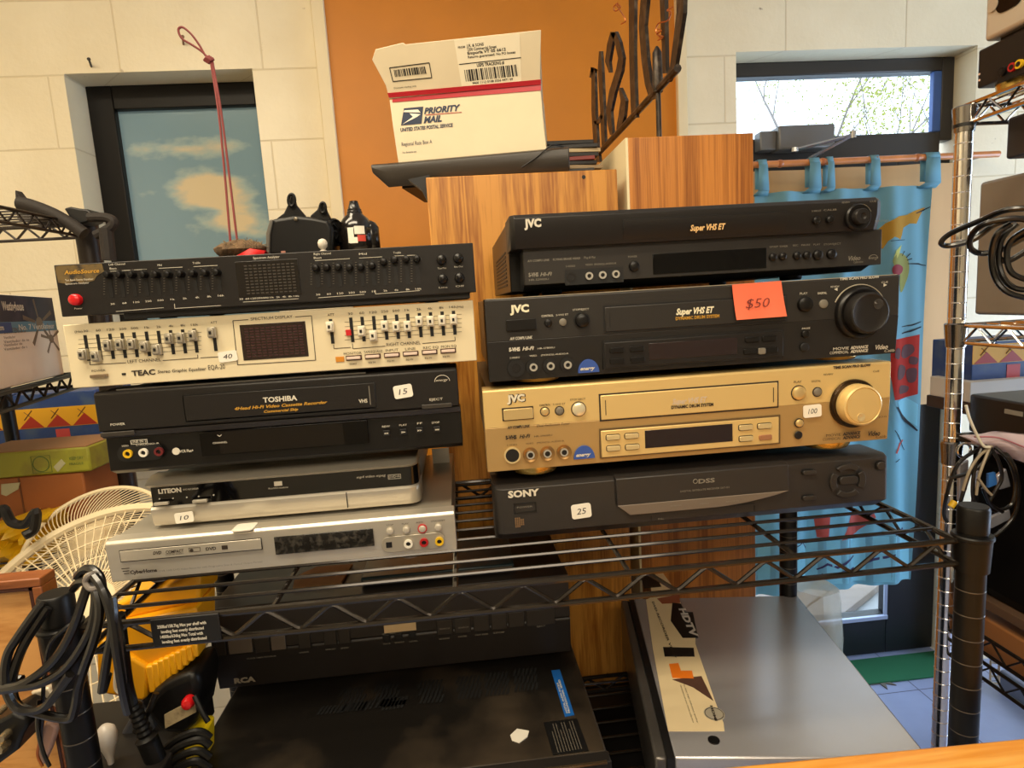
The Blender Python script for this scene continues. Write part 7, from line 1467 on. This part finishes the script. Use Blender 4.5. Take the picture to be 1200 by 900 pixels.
for px_, col in ((1176, BLK2), (1188, JR), (1196, JY)):
    p = atX(px_, 84-(px_-1176)*.45, CX-.001); f_ = Fr(p, (0, -1, 0), (0, 0, 1)); sg = -1 if f_.n.x > 0 else 1
    part(MB().tube([p, p+Vector((-.004, 0, 0))], .0062, 18), 'socket', col, BD); part(MB().tube([p, p+Vector((-.0045, 0, 0))], .0035, 14), 'socket_hole', BLKD, BD)
for py_ in (87, 94): p = atX(1148, py_, CX-.0005); part(MB().tube([p, p+Vector((-.001, 0, 0))], .0016, 8), 'indicator', mat('pale indicator', (236, 200, 180), .3), BD)
for y_ in (ys_-.03, ys_-.36):
    f_ = Fr((CX+.035, y_, 0), (1, 0, 0), (0, 1, 0)); part(MB().lathe(f_, (0, 0), [(.022, zs1+.003), (.024, zb_-.004), (.024, zb_+.001)], 28), 'foot', mat('polished brass foot', (206, 172, 92)), BD)
SVt = thing('stereo_deck', (CX+.15, ys_-.25, ztp+.001), 'silver deck with oval display, on top of the black deck at the top right corner', 'deck')
y2_ = atX(1153, 36, CX-.004).y; zz0 = ztp+.006; zz1 = zz0+.085
part(MB().wbox(CX-.004, CX+.3, y2_-.4, y2_, zz0, zz1), 'body', mat('silver plastic', (206, 196, 178), .35, metal=.4), SVt, bevel=.006, seg=3)
part(MB().wbox(CX+.01, CX+.28, y2_-.38, y2_-.015, ztp+.0005, zz0+.001), 'base', BLKD, SVt)
p = atX(1165, 6, CX-.004); part(MB().tube([p+Vector((.001, 0, 0)), p+Vector((-.003, 0, 0))], .009, 20), 'round_button', SLV, SVt)
p = atX(1190, 0, CX-.004); q = Fr(p, (0, -1, 0), (0, 0, 1)); mb = MB(); s_ = 1 if q.n.x < 0 else -1
mb.rrect(q, -.03, .012, -.008, .02, .012, -.002, .002); part(mb, 'oval_display', GLS, SVt)
# grey-beige electronics stacked behind on middle shelf
BG1 = mat('warm grey plastic', (138, 128, 114), .5); BG2 = mat('beige plastic', (196, 184, 160), .5)
def rbox(name, label, cat, X, Y0, Y1, z0_, z1_, dx, m, extra=None, bev=.004):
    r_ = thing(name, (X+dx/2, (Y0+Y1)/2, z0_), label, cat); part(MB().wbox(X, X+dx, Y0, Y1, z0_, z1_), 'body', m, r_, bevel=bev)
    return r_
zsh = zs2+.003
F = FY(1.15)
WP_ = thing('beige_wall_panel', F.w(F.uv(1175, 300)[0], zsh, -.02), 'beige printer-like housing behind the chrome post at right', 'housing')
poly = [F.uv(*p) for p in ((1143, 374), (1145, 318), (1160, 300), (1165, 200), (1240, 190), (1240, 374))]
poly = [(u, max(v, .9)) for u, v in poly]
HX = atY(1144, 300, 1.12).x
part(MB().wbox(HX, HX+.3, .96, 1.12, zsh-.0, atY(1170, 200, 1.0).z), 'housing_body', BG1, WP_, bevel=.006)
part(MB().wbox(HX-.004, HX+.035, .94, .962, zsh+.004, zsh+.075), 'front_flap', BG2, WP_, bevel=.004)
part(MB().wbox(HX+.05, HX+.2, .955, .961, zsh+.17, zsh+.2), 'dark_slot', BLKD, WP_)
# posts black device under top shelf right
UD = rbox('small_amplifier', 'dark small box hanging just under the top chrome shelf at right', 'box', CX+.035, .70, .9, atX(1175, 188, CX+.035).z, zs1-.032, .2, mat('dark brown metal', (46, 38, 32), .4, metal=.3))
LG = rbox('light_grey_unit', 'light grey unit with a round hole on the middle shelf at far right', 'unit', CX+.045, .66, .84, zsh, zsh+.13, .2, mat('light grey unit', (196, 190, 176), .5))
# colourful blue box under middle shelf
snackbox(FY(1.3), 1139, 1230, 398, 446, (402, 424), 'blue box with yellow and red band, under the middle shelf of the chrome rack', depth=.12)
WBX = tag(MB().wbox(atY(1137, 450, 1.28).x, atY(1240, 450, 1.28).x, 1.28, 1.4, atY(1160, 470, 1.28).z, atY(1160, 446, 1.28).z).build('white_carton', mat('greyish white carton', (206, 200, 190), .6), bevel=.002), 'greyish-white carton under the blue box at right', 'carton')
# black decks on third shelf
zk = atX(1138, 520, CX+.02).z
K1 = rbox('amplifier_deck', 'black deck with small controls on the chrome rack, above the plastic bag', 'deck', CX+.02, .55, .93, atX(1145, 508, CX+.02).z, atX(1140, 462, CX+.02).z, .3, BLK)
p0_ = atX(1178, 482, CX+.0195); part(MB().wbox(CX+.018, CX+.0205, p0_.y-.03, p0_.y+.0, p0_.z-.003, p0_.z+.004), 'label', GRY, K1); part(MB().tube([(CX+.02, .80, p0_.z), (CX+.006, .80, p0_.z)], .008, 16), 'knob', CHR, K1)
kz0 = atX(1145, 508, CX+.02).z
# shelf board for third level
TSB = thing('black_shelf_board', (CX+.2, .7, zs3), 'thick black shelf board on the chrome rack right of the black post', 'board')
part(MB().wbox(CX+.0, CX+.45, .3, .93, kz0-.016, kz0-.001), 'board', BLK2, TSB, bevel=.002)
# cable loops hanging from the chrome rack (upper)
UC = thing('cable_coil', atY(1180, 300, .8), 'glossy black cable coil sticking out from the middle of the chrome rack', 'cable')
mb = MB()
def atD(px, py, Y): return atY(px, py, Y)
for L in ([(1216, 244, .72), (1180, 246, .74), (1150, 258, .77), (1115, 273, .8), (1103, 284, .81), (1112, 288, .81), (1140, 281, .79), (1168, 262, .77), (1200, 256, .75), (1220, 256, .74)],
          [(1220, 262, .72), (1190, 256, .73), (1155, 262, .75), (1139, 275, .77), (1137, 290, .78), (1150, 297, .78), (1175, 292, .76), (1205, 275, .74), (1222, 268, .73)],
          [(1185, 262, .74), (1168, 275, .75), (1162, 300, .76), (1166, 325, .76), (1180, 342, .75), (1205, 350, .74)],
          [(1192, 262, .745), (1174, 280, .755), (1170, 305, .76), (1176, 326, .755), (1190, 338, .75), (1212, 340, .74)],
          [(1205, 268, .735), (1185, 282, .75), (1180, 300, .755), (1186, 320, .75), (1210, 330, .74)],
          [(1164, 296, .765), (1178, 306, .76), (1196, 298, .75), (1212, 286, .74)]): mb.tube(smooth_pts([atY(*p) for p in L], k=7), .0038, 8)
part(mb, 'cable_loops', CB_M, UC)
# plastic bag with twist tie and cable ball
PBm = mat('clear pinkish plastic', (226, 206, 212), .12, coat=.5, alpha=.75)
PB = thing('plastic_bag', atY(1180, 520, .78), 'clear plastic bag with pink stripe tied by a white twist tie, on the right rack', 'bag')
F = FY(.8); nx_, ny_ = 16, 8; P = []
q0 = [Vector(F.uv(*p)) for p in ((1134, 512), (1165, 503), (1245, 512), (1245, 552), (1170, 524), (1142, 520))]
for j in range(ny_+1):
    for i in range(nx_+1):
        s_, t_ = i/nx_, j/ny_; top = Vector(F.uv(1134+s_*100, 513-9*math.sin(min(1, s_*1.8)*PI/2)+s_*8)); bot = Vector(F.uv(1138+s_*96, 520+s_*34)); p = bot.lerp(top, t_); P.append(F.w(p[0], p[1], .012*math.sin(t_*PI)+.004*math.sin(s_*14+t_*5)))
part(sheet(P, nx_, ny_, .012), 'bag_film', PBm, PB)
part(MB().tube(smooth_pts([atY(1142, 512, .785), atY(1170, 513, .785), atY(1200, 524, .785), atY(1220, 532, .785)]), .0013, 6), 'pink_stripe', mat('dull pink print', (186, 120, 130), .5), PB)
part(MB().tube(smooth_pts([atY(1132, 475, .78), atY(1136, 490, .78), atY(1144, 508, .78), atY(1152, 522, .78), atY(1160, 524, .78)]), .002, 8), 'twist_tie', mat('white plastic tie', (232, 228, 208), .4), PB, 'white twist tie')
CBL = thing('cable_tangle', atY(1155, 580, .8), 'tangle of black and grey cables wrapped in shiny film, behind the right post cap', 'cable')
mb = MB()
for L in ([(1160, 522, .8), (1140, 530, .79), (1122, 545, .79), (1112, 570, .79), (1106, 600, .8), (1110, 612, .8)], [(1155, 522, .79), (1140, 545, .78), (1128, 580, .78), (1122, 605, .79)], [(1166, 524, .79), (1182, 540, .78), (1190, 565, .78), (1186, 590, .78), (1170, 598, .78), (1156, 596, .78)], [(1172, 524, .8), (1188, 545, .79), (1194, 575, .79), (1188, 605, .79), (1165, 628, .79), (1140, 630, .8)], [(1160, 524, .785), (1170, 540, .78), (1174, 560, .78), (1166, 576, .78), (1158, 590, .78)], [(1150, 526, .785), (1142, 550, .78), (1140, 580, .78), (1146, 600, .78)], [(1164, 526, .785), (1150, 545, .78), (1130, 556, .785), (1112, 560, .79)], [(1152, 572, .775), (1160, 590, .775), (1175, 600, .775)]): mb.tube(smooth_pts([atY(*p) for p in L], k=7), .0026, 8)
part(mb, 'cable_loops', CB_M, CBL)
mb = MB()
for L in ([(1162, 523, .785), (1148, 534, .78), (1136, 552, .775), (1128, 575, .775)], [(1160, 524, .782), (1148, 556, .775), (1144, 580, .775)], [(1146, 560, .772), (1156, 574, .772), (1162, 580, .772)]): mb.tube(smooth_pts([atY(*p) for p in L], k=7), .002, 8)
part(mb, 'grey_leads', mat('beige lead', (160, 146, 122), .4), CBL)
FM = mat('silvery film', (196, 198, 208), .15, metal=.6, bump=1, bscale=60)
for nm_, P_ in (('film_piece', ((1128, 545), (1140, 540), (1138, 575), (1128, 590))), ('film_piece', ((1145, 556), (1152, 552), (1154, 572), (1148, 575))), ('film_piece', ((1172, 560), (1184, 550), (1190, 572), (1176, 576))), ('film_piece', ((1160, 610), (1188, 598), (1190, 610), (1166, 622)))): part(MB().prism(FY(.80), [FY(.80).uv(*p) for p in P_], -.012, -.006), nm_, FM, CBL, bevel=.002)
part(MB().prism(FY(.79), [FY(.79).uv(*p) for p in ((1160, 556), (1168, 554), (1170, 568), (1160, 572))], -.006, -.002), 'blue_piece', mat('blue plastic', (60, 120, 200), .3), CBL)
p = atY(1114, 594, .78); part(MB().tube([p, p+Vector((.006, 0, .008))], .0045, 12), 'yellow_plug', JY, CBL, 'yellow plug')
p = atY(1127, 527, .8); part(MB().tube([p+Vector((.0105*math.cos(k*PI/9), -.004, .0105*math.sin(k*PI/9))) for k in range(18)], .002, 8, closed=True), 'metal_ring', CHR, CBL)
ztp_ = kz0-.02; zbt_ = atX(1152, 694, CX+.03).z+.0005
KB = thing('loudspeaker', (CX+.15, .72, zbt_), 'added black box speaker that darkens the chrome rack behind the right post cap', 'loudspeaker')  # put in to make this part of the rack dark
part(MB().wbox(CX+.03, CX+.33, .62, .93, zbt_, ztp_), 'cabinet_body', mat('matt black cabinet', (10, 9, 9), .6, spec=.2), KB, bevel=.003)
part(MB().wbox(CX+.027, CX+.031, .64, .91, zbt_+.015, ztp_-.015), 'grille_cloth', mat('black grille cloth', (8, 8, 8), .9, spec=.1), KB)
# brown box and white rack things low right
zlow = zs3
BBX = thing('brown_carton', (CX+.2, .8, 0), 'brown cardboard carton low on the right behind the black post', 'carton')
zc1 = atY(1170, 722, 1.0).z; zc2 = atY(1170, 770, 1.0).z
yq = atX(1150, 740, CX+.02)
part(MB().wbox(CX+.02, CX+.3, .58, .93, atX(1150, 762, CX+.02).z, atX(1150, 722, CX+.02).z), 'carton_body', mat('brown kraft carton', (160, 108, 62), .65), BBX, bevel=.003)
zb3 = atX(1150, 762, CX+.02).z
yshelf(zb3-.004, POSTM)
# white bone-like plastic ladder clip
CLP = thing('white_plastic_clip', atY(1168, 785, .92), 'white plastic ladder-shaped clip hanging below the low shelf at right', 'clip')
F = FY(.92); 
mb = MB()
for xx in (1161, 1171): mb.tube([F.w(*F.uv(xx, 774)), F.w(*F.uv(xx-.5, 801))], .0018, 6)
for yy in (776, 784, 792, 800): mb.tube([F.w(*F.uv(1161, yy)), F.w(*F.uv(1171, yy+1.5))], .0018, 6)
mb.tube([F.w(*F.uv(1154, 760)), F.w(*F.uv(1163, 773))], .0022, 6); part(mb, 'ladder', WHT, CLP); part(MB().tube([F.w(*F.uv(1181, 776)), F.w(*F.uv(1193, 791))], .0022, 6).tube([F.w(*F.uv(1193, 791)), F.w(*F.uv(1194, 792))], .0035, 8), 'pin', WHT, CLP)
gp = atZ(1170, 806, 0)
GT = tag(MB().wbox(gp.x, gp.x+.5, gp.y-.5, gp.y, 0.0005, .07).build('grey_storage_tub', mat('grey blue tub', (96, 100, 116), .5), bevel=.006), 'low grey-blue tub on the floor at the lower right', 'tub')
LGx = atX(1165, 690, CX+.02); tag(MB().wbox(CX+.004, CX+.026, .89, .92, atX(1152, 694, CX+.03).z, atX(1152, 680, CX+.03).z).build('white_paper_stack', mat('white paper', (220, 216, 208), .6), bevel=.001), 'white papers on the shelf right of the black post', 'papers')
tag(MB().wbox(CX+.015, CX+.3, .5, .93, atX(1152, 712, CX+.015).z, atX(1152, 694, CX+.03).z-.001).build('brown_board', mat('brown board', (96, 74, 56), .6), bevel=.001), 'brown board under the white papers at right', 'board')
# clear plastic sack by the door
SKM = mat('cloudy polythene', (206, 206, 192), .25, alpha=.5, var=.1, vscale=12)
sk = thing('polythene_sack', atZ(950, 800, 0), 'cloudy clear polythene sack standing on the floor behind the grey player', 'sack')
cb = Vector((atY(955, 720, 1.72).x, 1.72, 0)); P = []; n1 = 28; rnd = random.Random(8)
hs = atY(950, 688, 1.72).z
for j in range(13):
    z = hs*j/12; r0 = .085*(1-.25*(j/12)**3)
    for i in range(n1): a = 2*PI*i/n1; r = r0*(1+.06*math.sin(a*5+z*9)+rnd.uniform(-.02, .02)); P.append(cb+Vector((r*math.cos(a), r*math.sin(a), z)))
fs = [(j*n1+i, j*n1+(i+1) % n1, (j+1)*n1+(i+1) % n1, (j+1)*n1+i) for j in range(12) for i in range(n1)]+[tuple(range(n1))[::-1], tuple(range(12*n1, 13*n1))]
part(MB().add(P, fs), 'film', SKM, sk)
zt3 = atY(40, 905, .60).z
SD_ = thing('side_table', (-.65, .62, 0), 'dark side table carrying the tools at the bottom left corner', 'table')
part(MB().wbox(-.92, -.335, .545, .71, zt3-.03, zt3), 'table_top', mat('black brown board', (20, 15, 11), .5), SD_, bevel=.002)
for x in (-.9, -.40):
    for y in (.55, .68): part(MB().wbox(x, x+.025, y, y+.025, 0, zt3-.03), 'leg', mat('dark brown board', (56, 36, 22), .5), SD_)
zw = atY(1160, 470, 1.28).z; xw = atY(1137, 450, 1.28).x
BK2 = thing('low_bench', (xw+.4, 1.34, 0), 'tall dark bench under the white carton at the far right', 'bench')
part(MB().wbox(xw, xw+.9, 1.275, 1.41, zw-.03, zw-.0005), 'bench_top', mat('dark brown board', (56, 36, 22), .5), BK2, bevel=.002)
for x in (xw+.5, xw+.86): part(MB().wbox(x, x+.03, 1.3, 1.38, 0, zw-.03), 'leg', mat('dark brown board', (56, 36, 22), .5), BK2)
# ================================================================== LIGHT
def area(name, loc, rot, sx_, sy_, pw, col):
    l = bpy.data.lights.new(name, 'AREA'); l.shape = 'RECTANGLE'; l.size = sx_; l.size_y = sy_; l.energy = pw; l.color = col
    o = bpy.data.objects.new(name, l); o.location = loc; o.rotation_euler = rot; COL.objects.link(o); return o
area('ceiling_lamp', (-.4, -.05, 2.7), (0, 0, 0), 1.2, .3, 25, (1, .85, .61))
area('ceiling_lamp', (-1.0, .6, 2.7), (0, 0, 0), 1.2, .3, 19, (1, .85, .61))
area('ceiling_lamp', (.1, -1.2, 2.4), (math.radians(50), 0, 0), 1.4, .4, 17, (1, .85, .64))
area('added_daylight', (XR+.3, .8, 1.0), (0, math.radians(90), 0), 1.2, 1.3, 46, (.62, .74, 1))  # added lamp outside the unseen window, brightening floor and right side
w_ = bpy.data.worlds.new('sky'); bpy.context.scene.world = w_; w_.use_nodes = True
bg = w_.node_tree.nodes['Background']; bg.inputs['Color'].default_value = (.76, .87, 1, 1); bg.inputs['Strength'].default_value = 3.6
sc_ = bpy.context.scene; sc_.view_settings.view_transform = 'Standard'; sc_.view_settings.look = 'None'; sc_.view_settings.gamma = 1; sc_.view_settings.use_curve_mapping = False; sc_.view_settings.exposure = 0.16
